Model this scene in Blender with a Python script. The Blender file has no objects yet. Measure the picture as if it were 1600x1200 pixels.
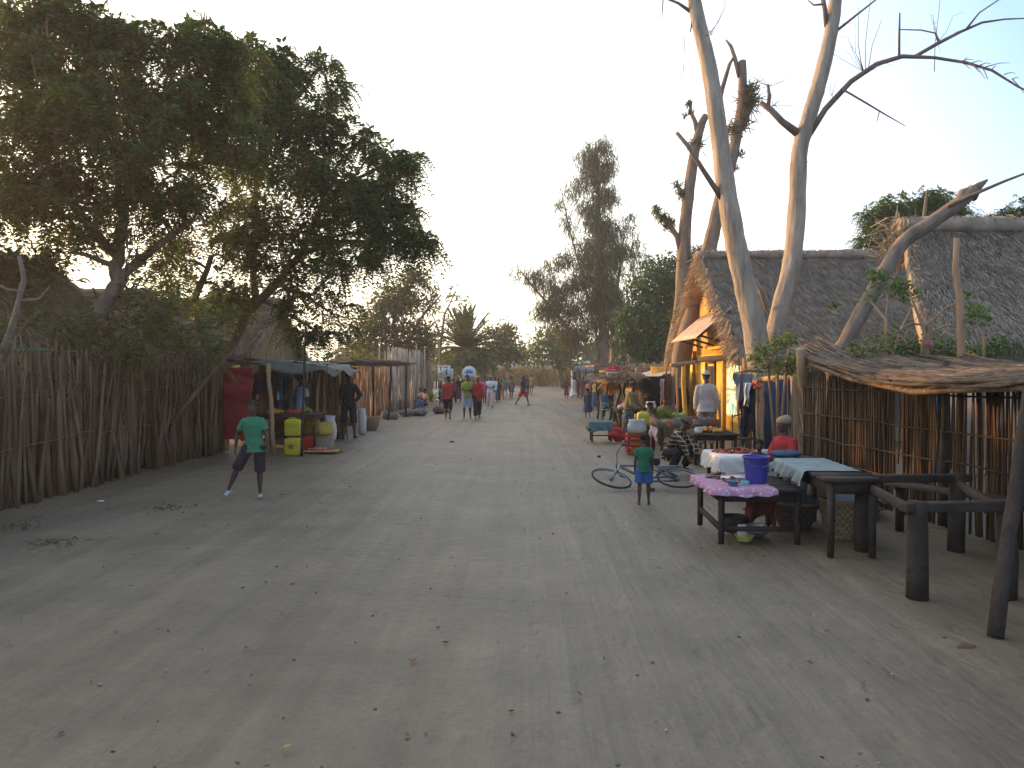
import bpy, math, random
import numpy as np
from mathutils import Vector, Matrix
R = math.radians
SC = bpy.context.scene
COL = SC.collection
rnd = random.Random(7)
NR = np.random.default_rng(7)

# ------------------------------------------------------------------ camera, sky, sun, exposure
CAMZ = 1.9
cam_d = bpy.data.cameras.new('camera'); cam = bpy.data.objects.new('camera', cam_d); COL.objects.link(cam)
cam.location = (0, 0, CAMZ); cam.rotation_euler = (R(90 - 1.098), 0, R(0.955))
cam_d.sensor_width = 36; cam_d.lens = 27.0; cam_d.clip_start = 0.05; cam_d.clip_end = 5000
SC.camera = cam
SUN_EL, SUN_AZ = 9.0, 58.0           # degrees above the horizon, degrees left of the road's direction
w = bpy.data.worlds.new("World"); SC.world = w; w.use_nodes = True
nt = w.node_tree; bg = nt.nodes['Background']
sky = nt.nodes.new('ShaderNodeTexSky'); sky.sky_type = 'NISHITA'; sky.sun_disc = False
sky.sun_elevation = R(SUN_EL); sky.sun_rotation = R(-SUN_AZ)
sky.air_density = 1.0; sky.dust_density = 3.0; sky.ozone_density = 1.0; sky.altitude = 0
nt.links.new(sky.outputs[0], bg.inputs[0]); bg.inputs[1].default_value = 0.07
# thin bright evening haze veil over the whole sky: whitest low and towards the sun, pale blue away from it
N_ = nt.nodes; tcw = N_.new('ShaderNodeTexCoord'); sx_ = N_.new('ShaderNodeSeparateXYZ'); nt.links.new(tcw.outputs['Generated'], sx_.inputs[0])
dt_ = N_.new('ShaderNodeVectorMath'); dt_.operation = 'DOT_PRODUCT'; dt_.inputs[1].default_value = (-0.77, 0.60, -0.55); nt.links.new(tcw.outputs['Generated'], dt_.inputs[0])
rw = N_.new('ShaderNodeValToRGB'); mrw = N_.new('ShaderNodeMapRange'); mrw.inputs[1].default_value = -1.2; mrw.inputs[2].default_value = 1.0; nt.links.new(dt_.outputs['Value'], mrw.inputs[0]); nt.links.new(mrw.outputs[0], rw.inputs[0])
ew = rw.color_ramp.elements; ew[0].color = (0.28, 0.40, 0.60, 1); ew[0].position = 0.25; ew[1].color = (1.65, 1.5, 1.15, 1); ew[1].position = 0.92
q_ = ew.new(0.50); q_.color = (0.32, 0.50, 0.78, 1); q_ = ew.new(0.66); q_.color = (1.02, 1.03, 1.03, 1)
bg2 = N_.new('ShaderNodeBackground'); bg2.inputs[1].default_value = 1.1; nt.links.new(rw.outputs[0], bg2.inputs[0])
ad_ = N_.new('ShaderNodeAddShader'); nt.links.new(bg.outputs[0], ad_.inputs[0]); nt.links.new(bg2.outputs[0], ad_.inputs[1]); nt.links.new(ad_.outputs[0], N_['World Output'].inputs[0])
sl = bpy.data.lights.new('sun', 'SUN'); sl.energy = 5.0; sl.angle = R(0.5); sl.color = (1.0, 0.54, 0.19)
so = bpy.data.objects.new('sun', sl); COL.objects.link(so); so.location = (-60, 50, 20)
sdir = Vector((-math.sin(R(SUN_AZ)) * math.cos(R(SUN_EL)), math.cos(R(SUN_AZ)) * math.cos(R(SUN_EL)), math.sin(R(SUN_EL))))
so.rotation_euler = sdir.to_track_quat('Z', 'Y').to_euler()
SC.view_settings.view_transform = 'Standard'; SC.view_settings.look = 'None'
SC.view_settings.exposure = 0.5; SC.view_settings.gamma = 1.0

# ------------------------------------------------------------------ helpers
CR = Matrix.Rotation(R(0.955), 3, 'Z') @ Matrix.Rotation(R(90 - 1.098), 3, 'X')
def ray(px, py): return CR @ Vector(((px - 800) / 1200, -(py - 600) / 1200, -1))
def at(px, py, D):
    d = ray(px, py); return Vector((0, 0, CAMZ)) + d * (D / d.y)
def gnd(px, py, z=0.0):
    d = ray(px, py); return Vector((0, 0, CAMZ)) + d * ((z - CAMZ) / d.z)
WM = {}
def tag(o, label=None, cat=None, group=None, kind=None):
    if label: o['label'] = label
    if cat: o['category'] = cat
    if group: o['group'] = group
    if kind: o['kind'] = kind
    return o
def thing(name, label, cat, loc=(0, 0, 0), rz=0.0, group=None):
    o = bpy.data.objects.new(name, None); COL.objects.link(o)
    o.empty_display_size = 0.1
    o.location = loc; o.rotation_euler = (0, 0, rz)
    WM[o] = Matrix.Translation(Vector(loc)) @ Matrix.Rotation(rz, 4, 'Z')
    return tag(o, label, cat, group)
def kids(o): return [c for c in ALLK.get(o, [])]
ALLK = {}
def link(o, parent):
    COL.objects.link(o)
    if parent is not None:
        o.parent = parent; ALLK.setdefault(parent, []).append(o)
def copy_tree(o, loc=None, rz=None, label=None, parent=None, scale=None):
    c = o.copy()
    if label: c['label'] = label
    link(c, parent)
    if loc is not None: c.location = loc
    if rz is not None: c.rotation_euler = (0, 0, rz)
    if scale is not None: c.scale = scale
    for k in kids(o): copy_tree(k, parent=c)
    return c

class MB:
    """collects geometry, then links it as one mesh object"""
    def __init__(s): s.V = []; s.F = []; s.NP = []
    def add(s, vs, fs):
        b = len(s.V); s.V.extend([tuple(v) for v in vs]); s.F.extend([tuple(i + b for i in f) for f in fs]); return s
    def quads(s, arr):      # arr: (n,4,3)
        if len(arr): s.NP.append(np.asarray(arr, dtype=np.float32))
        return s
    def box(s, c, size, rz=0, m=None):
        x, y, z = [k / 2 for k in size]
        vs = [Vector(p) for p in ((-x,-y,-z),(x,-y,-z),(x,y,-z),(-x,y,-z),(-x,-y,z),(x,-y,z),(x,y,z),(-x,y,z))]
        M = Matrix.Rotation(rz, 3, 'Z') if m is None else m
        return s.add([Vector(c) + M @ v for v in vs], [(0,3,2,1),(4,5,6,7),(0,1,5,4),(1,2,6,5),(2,3,7,6),(3,0,4,7)])
    def beam(s, a, b, w, h):
        a = Vector(a); b = Vector(b); d = b - a
        q = d.to_track_quat('X', 'Z').to_matrix()
        return s.box((a + b) / 2, (d.length, w, h), m=q)
    def loft(s, pts, ra, rb=None, side=(1, 0, 0), n=10, cap=True):
        pts = [Vector(p) for p in pts]; k = len(pts)
        if not hasattr(ra, '__len__'): ra = [ra] * k
        if rb is None: rb = ra
        if not hasattr(rb, '__len__'): rb = [rb] * k
        vs = []; side = Vector(side)
        for i, p in enumerate(pts):
            t = (pts[min(i + 1, k - 1)] - pts[max(i - 1, 0)])
            t = t.normalized() if t.length > 1e-9 else Vector((0, 0, 1))
            u = side - t * side.dot(t)
            if u.length < 1e-3: u = Vector((0, 1, 0)) - t * t.y
            u.normalize(); v = t.cross(u)
            for j in range(n):
                a = 2 * math.pi * j / n
                vs.append(p + u * (ra[i] * math.cos(a)) + v * (rb[i] * math.sin(a)))
        fs = [(i*n+j, i*n+(j+1) % n, (i+1)*n+(j+1) % n, (i+1)*n+j) for i in range(k-1) for j in range(n)]
        if cap:
            fs.append(tuple(range(n-1, -1, -1))); fs.append(tuple((k-1)*n + j for j in range(n)))
        return s.add(vs, fs)
    def tube(s, pts, r, n=6, cap=True, rough=0.0):
        if rough:
            if not hasattr(r, '__len__'): r = [r] * len(pts)
            r = [q * (1 + rnd.uniform(-rough, rough)) for q in r]
        return s.loft(pts, r, None, (0.7, 0.71, 0.1), n, cap)
    def ell(s, c, r, n=10, m=7, rot=None, jit=0.0):
        c = Vector(c); vs = []; 
        for i in range(1, m):
            th = math.pi * i / m
            for j in range(n):
                a = 2 * math.pi * j / n; k = 1 + rnd.uniform(-jit, jit)
                v = Vector((r[0]*math.sin(th)*math.cos(a)*k, r[1]*math.sin(th)*math.sin(a)*k, r[2]*math.cos(th)*k))
                vs.append(c + (rot @ v if rot else v))
        t = Vector((0, 0, r[2])); b = Vector((0, 0, -r[2]))
        vs.append(c + (rot @ t if rot else t)); vs.append(c + (rot @ b if rot else b))
        fs = [(i*n+(j+1) % n, i*n+j, (i+1)*n+j, (i+1)*n+(j+1) % n) for i in range(m-2) for j in range(n)]
        T = len(vs) - 2; B = T + 1
        fs += [(j, (j+1) % n, T) for j in range(n)] + [((m-2)*n+(j+1) % n, (m-2)*n+j, B) for j in range(n)]
        return s.add(vs, fs)
    def sheet(s, fn, nu, nv, thick=0.0):
        """fn(u,v)->point, u,v in 0..1; thick>0 gives a closed slab offset along z"""
        P = [[Vector(fn(i / nu, j / nv)) for j in range(nv + 1)] for i in range(nu + 1)]
        vs = [p for row in P for p in row]; W = nv + 1
        fs = [(i*W+j, (i+1)*W+j, (i+1)*W+j+1, i*W+j+1) for i in range(nu) for j in range(nv)]
        s.add(vs, fs)
        if thick:
            n = Vector(P[nu][0]-P[0][0]).cross(Vector(P[0][nv]-P[0][0])); n.normalize()
            s.add([p - n * thick for p in vs], [tuple(reversed(f)) for f in fs])
            b = len(s.V) - 2 * len(vs); L = len(vs)
            rim = [i*W for i in range(nu+1)] + [nu*W+j for j in range(1, nv+1)] + [i*W+nv for i in range(nu-1, -1, -1)] + [j for j in range(nv-1, 0, -1)]
            for q in range(len(rim)):
                a, c = rim[q], rim[(q+1) % len(rim)]
                s.F.append((b+c, b+a, b+L+a, b+L+c))
        return s
    def lathe(s, c, prof, n=16, closed=True):
        c = Vector(c); vs = []; k = len(prof)
        for (r, z) in prof:
            for j in range(n):
                a = 2 * math.pi * j / n; vs.append(c + Vector((r*math.cos(a), r*math.sin(a), z)))
        fs = [(i*n+j, i*n+(j+1) % n, (i+1)*n+(j+1) % n, (i+1)*n+j) for i in range(k-1) for j in range(n)]
        if closed: fs.append(tuple(range(n-1, -1, -1))); fs.append(tuple((k-1)*n+j for j in range(n)))
        return s.add(vs, fs)
    def torus(s, c, Rr, r, m=None, n=28, k=6):
        c = Vector(c); m = m or Matrix.Identity(3); vs = []
        for i in range(n):
            a = 2*math.pi*i/n
            for j in range(k):
                b = 2*math.pi*j/k; q = Rr + r*math.cos(b)
                vs.append(c + m @ Vector((q*math.cos(a), q*math.sin(a), r*math.sin(b))))
        return s.add(vs, [(i*k+j, ((i+1) % n)*k+j, ((i+1) % n)*k+(j+1) % k, i*k+(j+1) % k) for i in range(n) for j in range(k)])
    def mesh(s, name, M=None):
        V = np.array(s.V, dtype=np.float32).reshape(-1, 3); nv0 = len(V)
        Q = np.concatenate(s.NP).reshape(-1, 3) if s.NP else np.zeros((0, 3), np.float32)
        A = np.concatenate([V, Q]); nq = len(Q) // 4
        if M is not None:
            m = np.array(M, dtype=np.float32); A = A @ m[:3, :3].T + m[:3, 3]
        idx = [i for f in s.F for i in f]; tot = [len(f) for f in s.F]
        L = np.concatenate([np.array(idx, dtype=np.int32), np.arange(nv0, nv0 + 4*nq, dtype=np.int32)])
        T = np.concatenate([np.array(tot, dtype=np.int32), np.full(nq, 4, dtype=np.int32)])
        S = np.concatenate([[0], np.cumsum(T)[:-1]]).astype(np.int32) if len(T) else T
        me = bpy.data.meshes.new(name)
        me.vertices.add(len(A)); me.vertices.foreach_set('co', A.astype(np.float32).ravel())
        me.loops.add(len(L)); me.loops.foreach_set('vertex_index', L)
        me.polygons.add(len(T)); me.polygons.foreach_set('loop_start', S)
        me.update(calc_edges=True); me.validate()
        return me
    def build(s, name, mat, parent=None, smooth=False, label=None, cat=None, group=None, kind=None, bevel=0):
        if parent is None:
            A = [v for v in s.V]; lo = hi = None
            if s.V:
                a = np.array(s.V); lo = a.min(0); hi = a.max(0)
            for q in s.NP:
                b = q.reshape(-1, 3); l2 = b.min(0); h2 = b.max(0)
                lo = l2 if lo is None else np.minimum(lo, l2); hi = h2 if hi is None else np.maximum(hi, h2)
            org = Vector((float(lo[0]+hi[0])/2, float(lo[1]+hi[1])/2, float(lo[2])))
            if kind == 'structure': org = Vector((0, 0, 0))
            M = Matrix.Translation(org)
        else: M = WM[parent]
        me = s.mesh(name, M.inverted())
        o = bpy.data.objects.new(name, me); link(o, parent)
        if parent is None: o.location = M.to_translation()
        WM[o] = M
        if mat: me.materials.append(mat)
        if smooth: me.polygons.foreach_set('use_smooth', [True]*len(me.polygons))
        if bevel:
            bm = o.modifiers.new('bevel', 'BEVEL'); bm.width = bevel; bm.segments = 2; bm.limit_method = 'ANGLE'
        return tag(o, label, cat, group, kind)

# ------------------------------------------------------------------ materials
MATS = {}
def mat(name, col, rough=0.85, var=0.25, scale=6.0, bump=0.0, bscale=40.0, island=0.0, trans=0.0, stretch=None, metal=0.0, hue=None, spec=0.3, coord='Object'):
    key = name
    if key in MATS: return MATS[key]
    m = bpy.data.materials.new(name); m.use_nodes = True; MATS[key] = m
    n = m.node_tree.nodes; l = m.node_tree.links; p = n['Principled BSDF']
    p.inputs['Roughness'].default_value = rough; p.inputs['Metallic'].default_value = metal
    p.inputs['Specular IOR Level'].default_value = spec
    tc = n.new('ShaderNodeTexCoord'); mp = n.new('ShaderNodeMapping'); l.new(tc.outputs[coord], mp.inputs[0])
    if stretch: mp.inputs['Scale'].default_value = stretch
    nz = n.new('ShaderNodeTexNoise'); nz.inputs['Scale'].default_value = scale; nz.inputs['Detail'].default_value = 5; nz.inputs['Roughness'].default_value = 0.65
    l.new(mp.outputs[0], nz.inputs['Vector'])
    ramp = n.new('ShaderNodeValToRGB'); l.new(nz.outputs['Fac'], ramp.inputs[0])
    e = ramp.color_ramp.elements; e[0].position = 0.3; e[1].position = 0.7
    c2 = hue if hue else [min(1, c * (1 + var)) for c in col]
    e[0].color = (*[c * (1 - var) for c in col], 1); e[1].color = (*c2, 1)
    out = ramp.outputs[0]
    if island:
        g = n.new('ShaderNodeNewGeometry'); mr = n.new('ShaderNodeMapRange'); l.new(g.outputs['Random Per Island'], mr.inputs[0])
        mr.inputs[3].default_value = 1 - island; mr.inputs[4].default_value = 1 + island
        vm = n.new('ShaderNodeVectorMath'); vm.operation = 'SCALE'; l.new(out, vm.inputs[0]); l.new(mr.outputs[0], vm.inputs['Scale']); out = vm.outputs[0]
    l.new(out, p.inputs['Base Color'])
    if bump:
        b2 = n.new('ShaderNodeTexNoise'); b2.inputs['Scale'].default_value = bscale; b2.inputs['Detail'].default_value = 4; l.new(mp.outputs[0], b2.inputs['Vector'])
        bp = n.new('ShaderNodeBump'); bp.inputs['Strength'].default_value = bump; bp.inputs['Distance'].default_value = 0.02
        l.new(b2.outputs['Fac'], bp.inputs['Height']); l.new(bp.outputs[0], p.inputs['Normal'])
    if trans:
        tr = n.new('ShaderNodeBsdfTranslucent'); mx = n.new('ShaderNodeMixShader'); mx.inputs[0].default_value = trans
        hs = n.new('ShaderNodeVectorMath'); hs.operation = 'MULTIPLY'; hs.inputs[1].default_value = (1.5, 1.5, 0.6); l.new(out, hs.inputs[0]); l.new(hs.outputs[0], tr.inputs[0])
        l.new(p.outputs[0], mx.inputs[1]); l.new(tr.outputs[0], mx.inputs[2]); l.new(mx.outputs[0], n['Material Output'].inputs[0])
    return m

def mat_pattern(name, kind, c1, c2, scale=10.0, c3=None):
    if name in MATS: return MATS[name]
    m = mat(name, c1, rough=0.9, bump=0.15, bscale=30); n = m.node_tree.nodes; l = m.node_tree.links; p = n['Principled BSDF']
    tc = n.new('ShaderNodeTexCoord'); mp = n.new('ShaderNodeMapping'); l.new(tc.outputs['Object'], mp.inputs[0])
    mx = n.new('ShaderNodeMix'); mx.data_type = 'RGBA'; mx.inputs[6].default_value = (*c1, 1); mx.inputs[7].default_value = (*c2, 1)
    if kind == 'plaid':
        s = n.new('ShaderNodeSeparateXYZ'); l.new(mp.outputs[0], s.inputs[0]); vals = []
        for ax in (0, 2):
            a = n.new('ShaderNodeMath'); a.operation = 'MULTIPLY'; a.inputs[1].default_value = scale; l.new(s.outputs[ax], a.inputs[0])
            f = n.new('ShaderNodeMath'); f.operation = 'FRACT'; l.new(a.outputs[0], f.inputs[0])
            g = n.new('ShaderNodeMath'); g.operation = 'LESS_THAN'; g.inputs[1].default_value = 0.15; l.new(f.outputs[0], g.inputs[0]); vals.append(g)
        mxx = n.new('ShaderNodeMath'); mxx.operation = 'MAXIMUM'; l.new(vals[0].outputs[0], mxx.inputs[0]); l.new(vals[1].outputs[0], mxx.inputs[1]); l.new(mxx.outputs[0], mx.inputs[0])
    elif kind == 'blobs':
        t = n.new('ShaderNodeTexVoronoi'); t.inputs['Scale'].default_value = scale; l.new(mp.outputs[0], t.inputs['Vector'])
        g = n.new('ShaderNodeMath'); g.operation = 'LESS_THAN'; g.inputs[1].default_value = 0.33; l.new(t.outputs['Distance'], g.inputs[0]); l.new(g.outputs[0], mx.inputs[0])
    elif kind == 'camo':
        t = n.new('ShaderNodeTexNoise'); t.inputs['Scale'].default_value = scale; l.new(mp.outputs[0], t.inputs['Vector'])
        r = n.new('ShaderNodeValToRGB'); r.color_ramp.interpolation = 'CONSTANT'; e = r.color_ramp.elements
        e[0].color = (*c1, 1); e[1].color = (*c2, 1); e[1].position = 0.5; q = e.new(0.6); q.color = (*(c3 or c1), 1)
        l.new(t.outputs['Fac'], r.inputs[0]); l.new(r.outputs[0], p.inputs['Base Color']); return m
    elif kind == 'weave':
        t = n.new('ShaderNodeTexChecker'); t.inputs['Scale'].default_value = scale; l.new(mp.outputs[0], t.inputs['Vector']); l.new(t.outputs['Fac'], mx.inputs[0])
    elif kind == 'stripes':
        t = n.new('ShaderNodeTexWave'); t.bands_direction = 'Z'; t.inputs['Scale'].default_value = scale; t.inputs['Distortion'].default_value = 1.0; l.new(mp.outputs[0], t.inputs['Vector']); l.new(t.outputs['Fac'], mx.inputs[0])
    l.new(mx.outputs[2], p.inputs['Base Color'])
    return m

M_sand = mat('sand', (0.156, 0.112, 0.066), rough=0.95, var=0.12, scale=0.35, bump=0.6, bscale=9, coord='Object', hue=(0.192, 0.143, 0.088))
def _sand():
    m = M_sand; n = m.node_tree.nodes; l = m.node_tree.links; p = n['Principled BSDF']
    base = p.inputs['Base Color'].links[0].from_socket
    tc = n.new('ShaderNodeTexCoord'); mp = n.new('ShaderNodeMapping'); l.new(tc.outputs['Object'], mp.inputs[0]); mp.inputs['Scale'].default_value = (2.6, 0.10, 1)
    nz = n.new('ShaderNodeTexNoise'); nz.inputs['Scale'].default_value = 1.6; nz.inputs['Detail'].default_value = 6; nz.inputs['Roughness'].default_value = 0.6; l.new(mp.outputs[0], nz.inputs['Vector'])
    mr = n.new('ShaderNodeMapRange'); mr.inputs[1].default_value = 0.3; mr.inputs[2].default_value = 0.7; mr.inputs[3].default_value = 0.80; mr.inputs[4].default_value = 1.16; l.new(nz.outputs['Fac'], mr.inputs[0])
    # dark mottling and small grit
    n3 = n.new('ShaderNodeTexNoise'); n3.inputs['Scale'].default_value = 0.9; n3.inputs['Detail'].default_value = 8; n3.inputs['Roughness'].default_value = 0.7; l.new(tc.outputs['Object'], n3.inputs['Vector'])
    m3 = n.new('ShaderNodeMapRange'); m3.inputs[1].default_value = 0.35; m3.inputs[2].default_value = 0.65; m3.inputs[3].default_value = 0.76; m3.inputs[4].default_value = 1.12; l.new(n3.outputs['Fac'], m3.inputs[0])
    n4 = n.new('ShaderNodeTexNoise'); n4.inputs['Scale'].default_value = 30; n4.inputs['Detail'].default_value = 3; l.new(tc.outputs['Object'], n4.inputs['Vector'])
    m4 = n.new('ShaderNodeMapRange'); m4.inputs[1].default_value = 0.3; m4.inputs[2].default_value = 0.7; m4.inputs[3].default_value = 0.88; m4.inputs[4].default_value = 1.1; l.new(n4.outputs['Fac'], m4.inputs[0])
    a = n.new('ShaderNodeMath'); a.operation = 'MULTIPLY'; l.new(mr.outputs[0], a.inputs[0]); l.new(m3.outputs[0], a.inputs[1])
    b = n.new('ShaderNodeMath'); b.operation = 'MULTIPLY'; l.new(a.outputs[0], b.inputs[0]); l.new(m4.outputs[0], b.inputs[1])
    vo = n.new('ShaderNodeTexVoronoi'); vo.feature = 'SMOOTH_F1'; vo.inputs['Scale'].default_value = 3.2; vo.inputs['Randomness'].default_value = 1.0; mv = n.new('ShaderNodeMapping'); mv.inputs['Scale'].default_value = (1.4, 0.8, 1); l.new(tc.outputs['Object'], mv.inputs[0])
    nd = n.new('ShaderNodeTexNoise'); nd.inputs['Scale'].default_value = 2.0; l.new(mv.outputs[0], nd.inputs['Vector']); mxv = n.new('ShaderNodeVectorMath'); mxv.operation = 'ADD'; l.new(mv.outputs[0], mxv.inputs[0]); l.new(nd.outputs['Color'], mxv.inputs[1]); l.new(mxv.outputs[0], vo.inputs['Vector'])
    mh_ = n.new('ShaderNodeMapRange'); mh_.inputs[1].default_value = 0.05; mh_.inputs[2].default_value = 0.3; l.new(vo.outputs['Distance'], mh_.inputs[0])
    old = p.inputs['Normal'].links[0].from_node; b3 = n.new('ShaderNodeBump'); b3.inputs['Strength'].default_value = 0.28; b3.inputs['Distance'].default_value = 0.035; l.new(mh_.outputs[0], b3.inputs['Height']); l.new(b3.outputs[0], old.inputs['Normal'])
    b4 = n.new('ShaderNodeBump'); b4.inputs['Strength'].default_value = 0.6; b4.inputs['Distance'].default_value = 0.05; l.new(nz.outputs['Fac'], b4.inputs['Height']); l.new(b4.outputs[0], b3.inputs['Normal'])
    vm = n.new('ShaderNodeVectorMath'); vm.operation = 'SCALE'; l.new(base, vm.inputs[0]); l.new(b.outputs[0], vm.inputs['Scale']); l.new(vm.outputs[0], p.inputs['Base Color'])
_sand()
M_sand.node_tree.nodes['Principled BSDF'].inputs['Roughness'].default_value = 0.62; M_sand.node_tree.nodes['Principled BSDF'].inputs['Specular IOR Level'].default_value = 0.55
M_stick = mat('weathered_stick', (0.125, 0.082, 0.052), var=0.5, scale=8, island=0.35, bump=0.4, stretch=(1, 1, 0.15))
M_sticklit = mat('lit_brown_stick', (0.30, 0.19, 0.115), var=0.3, scale=8, island=0.35, bump=0.4, stretch=(1, 1, 0.15))  # lit copy of M_stick: sunlit warmth put into the colour
M_reed = mat('reed', (0.36, 0.22, 0.11), var=0.3, scale=5, island=0.4, stretch=(1, 1, 0.2))
M_goldreed = mat('golden_reed', (0.42, 0.27, 0.11), var=0.3, scale=3, island=0.35)
M_thatch = mat('grey_thatch', (0.30, 0.235, 0.175), var=0.35, scale=3, island=0.45, bump=0.5, bscale=25)
M_thatchw = mat('brown_thatch', (0.24, 0.17, 0.115), var=0.35, scale=3, island=0.45, bump=0.5, bscale=25)
M_wood = mat('old_wood', (0.075, 0.055, 0.040), var=0.35, scale=5, bump=0.5, bscale=30, stretch=(1, 1, 1))
M_dwood = mat('dark_wood', (0.045, 0.033, 0.026), var=0.4, scale=5, bump=0.5, bscale=30)  # dark wood, albedo lowered further to carry the shelter's shade
M_post = mat('peeled_pole', (0.34, 0.22, 0.13), var=0.25, scale=6, bump=0.3, bscale=30)
M_bark = mat('pale_bark', (0.36, 0.285, 0.215), var=0.48, scale=4.5, bump=1.0, bscale=14, stretch=(1, 1, 0.25), hue=(0.46, 0.375, 0.29))
M_bark2 = mat('brown_bark', (0.20, 0.14, 0.10), var=0.4, scale=5, bump=0.6, bscale=14, stretch=(1, 1, 0.3))
M_twig = mat('twig', (0.17, 0.12, 0.10), var=0.3, scale=5)
M_leafA = mat('feathery_leaf', (0.075, 0.105, 0.040), var=0.35, scale=0.8, island=0.5, trans=0.38, rough=0.6)
M_pod = mat('brown_pod', (0.13, 0.065, 0.045), var=0.3, scale=0.8, island=0.4, trans=0.2)
M_leafB = mat('olive_leaf', (0.10, 0.105, 0.042), var=0.3, scale=0.6, island=0.45, trans=0.35, rough=0.6)
M_leafC = mat('deep_green_leaf', (0.045, 0.085, 0.028), var=0.35, scale=0.6, island=0.5, trans=0.25, rough=0.55)
M_leafD = mat('bright_green_leaf', (0.10, 0.145, 0.04), var=0.3, scale=0.8, island=0.4, trans=0.35, rough=0.55)
M_needle = mat('needle_foliage', (0.085, 0.085, 0.042), var=0.3, scale=0.6, island=0.5, trans=0.3)
M_frond = mat('palm_frond', (0.075, 0.10, 0.05), var=0.3, scale=0.5, island=0.35, trans=0.25, rough=0.5)
M_dry = mat('dry_leaf', (0.14, 0.115, 0.06), var=0.3, scale=0.6, island=0.4, trans=0.3)

# ------------------------------------------------------------------ leaf-sized geometry (numpy)
def unit(a): return a / np.maximum(np.linalg.norm(a, axis=-1, keepdims=True), 1e-9)
def cards(P, D, L, W, twist=None):
    """rhombus leaves: base P, direction D, length L, width W"""
    n = len(P); D = unit(D); r = NR.normal(size=(n, 3)); S = unit(np.cross(D, r))
    L = np.broadcast_to(L, (n,))[:, None]; W = np.broadcast_to(W, (n,))[:, None]
    return np.stack([P, P + D*L*0.45 + S*W*0.5, P + D*L, P + D*L*0.45 - S*W*0.5], axis=1)
def strips(P, D, L, W):
    n = len(P); D = unit(D); r = NR.normal(size=(n, 3)); S = unit(np.cross(D, r))
    L = np.broadcast_to(L, (n,))[:, None]; W = np.broadcast_to(W, (n,))[:, None]
    return np.stack([P - S*W*0.5, P + S*W*0.5, P + D*L + S*W*0.3, P + D*L - S*W*0.3], axis=1)
def fronds(P, D, L, leaf, K=7, droop=0.5, wid=0.30):
    """feathery leaves: K leaflet pairs along a drooping axis"""
    n = len(P); D = unit(D); up = np.array([0, 0, 1.0]); S = np.cross(D, up); S = unit(S + NR.normal(size=(n, 3))*0.25)
    L = np.broadcast_to(L, (n,))[:, None]; out = []
    for k in range(K):
        t = (k + 0.5) / K
        Q = P + D*L*t - up*(L*droop*t*t)
        for s in (-1, 1):
            d = unit(S*s + D*0.55 - up*0.25*t); ll = leaf*(1.15 - 0.7*abs(t - 0.4))
            nn = unit(np.cross(d, D + NR.normal(size=(n, 3))*0.4)); ws = leaf*wid
            e = unit(np.cross(d, nn))
            out.append(np.stack([Q, Q + d*ll*0.5 + e*ws*0.5, Q + d*ll, Q + d*ll*0.5 - e*ws*0.5], axis=1))
    return np.concatenate(out)
def blob_points(blobs, nclump, per, sig):
    """blobs (x,y,z,r): clump centres inside each, 'per' points around each centre"""
    C = []
    for b in blobs:
        r = b[3]; k = max(3, int(nclump * r * r * (b[4] if len(b) > 4 else 1)))
        v = unit(NR.normal(size=(k, 3))) * (NR.random((k, 1)) ** 0.45) * r
        v[:, 1] *= 0.85
        C.append(v + np.array(b[:3]))
    C = np.concatenate(C)
    P = np.repeat(C, per, axis=0) + NR.normal(size=(len(C)*per, 3)) * sig
    return C, P
def limb(mb, a, b, r0, r1, sag=0.1, seg=5, n=6):
    a = Vector(a); b = Vector(b); L = (b - a).length; pts = []; rr = []
    off = Vector((rnd.uniform(-1, 1), rnd.uniform(-1, 1), rnd.uniform(-0.3, 1))) * L * sag
    for i in range(seg + 1):
        t = i / seg; p = a.lerp(b, t) + off * math.sin(math.pi * t) + Vector((rnd.gauss(0, 1), rnd.gauss(0, 1), rnd.gauss(0, 1))) * L * 0.012 * (0 < i < seg)
        pts.append(p); rr.append(r0 + (r1 - r0) * t)
    mb.tube(pts, rr, n=n); return pts
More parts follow.
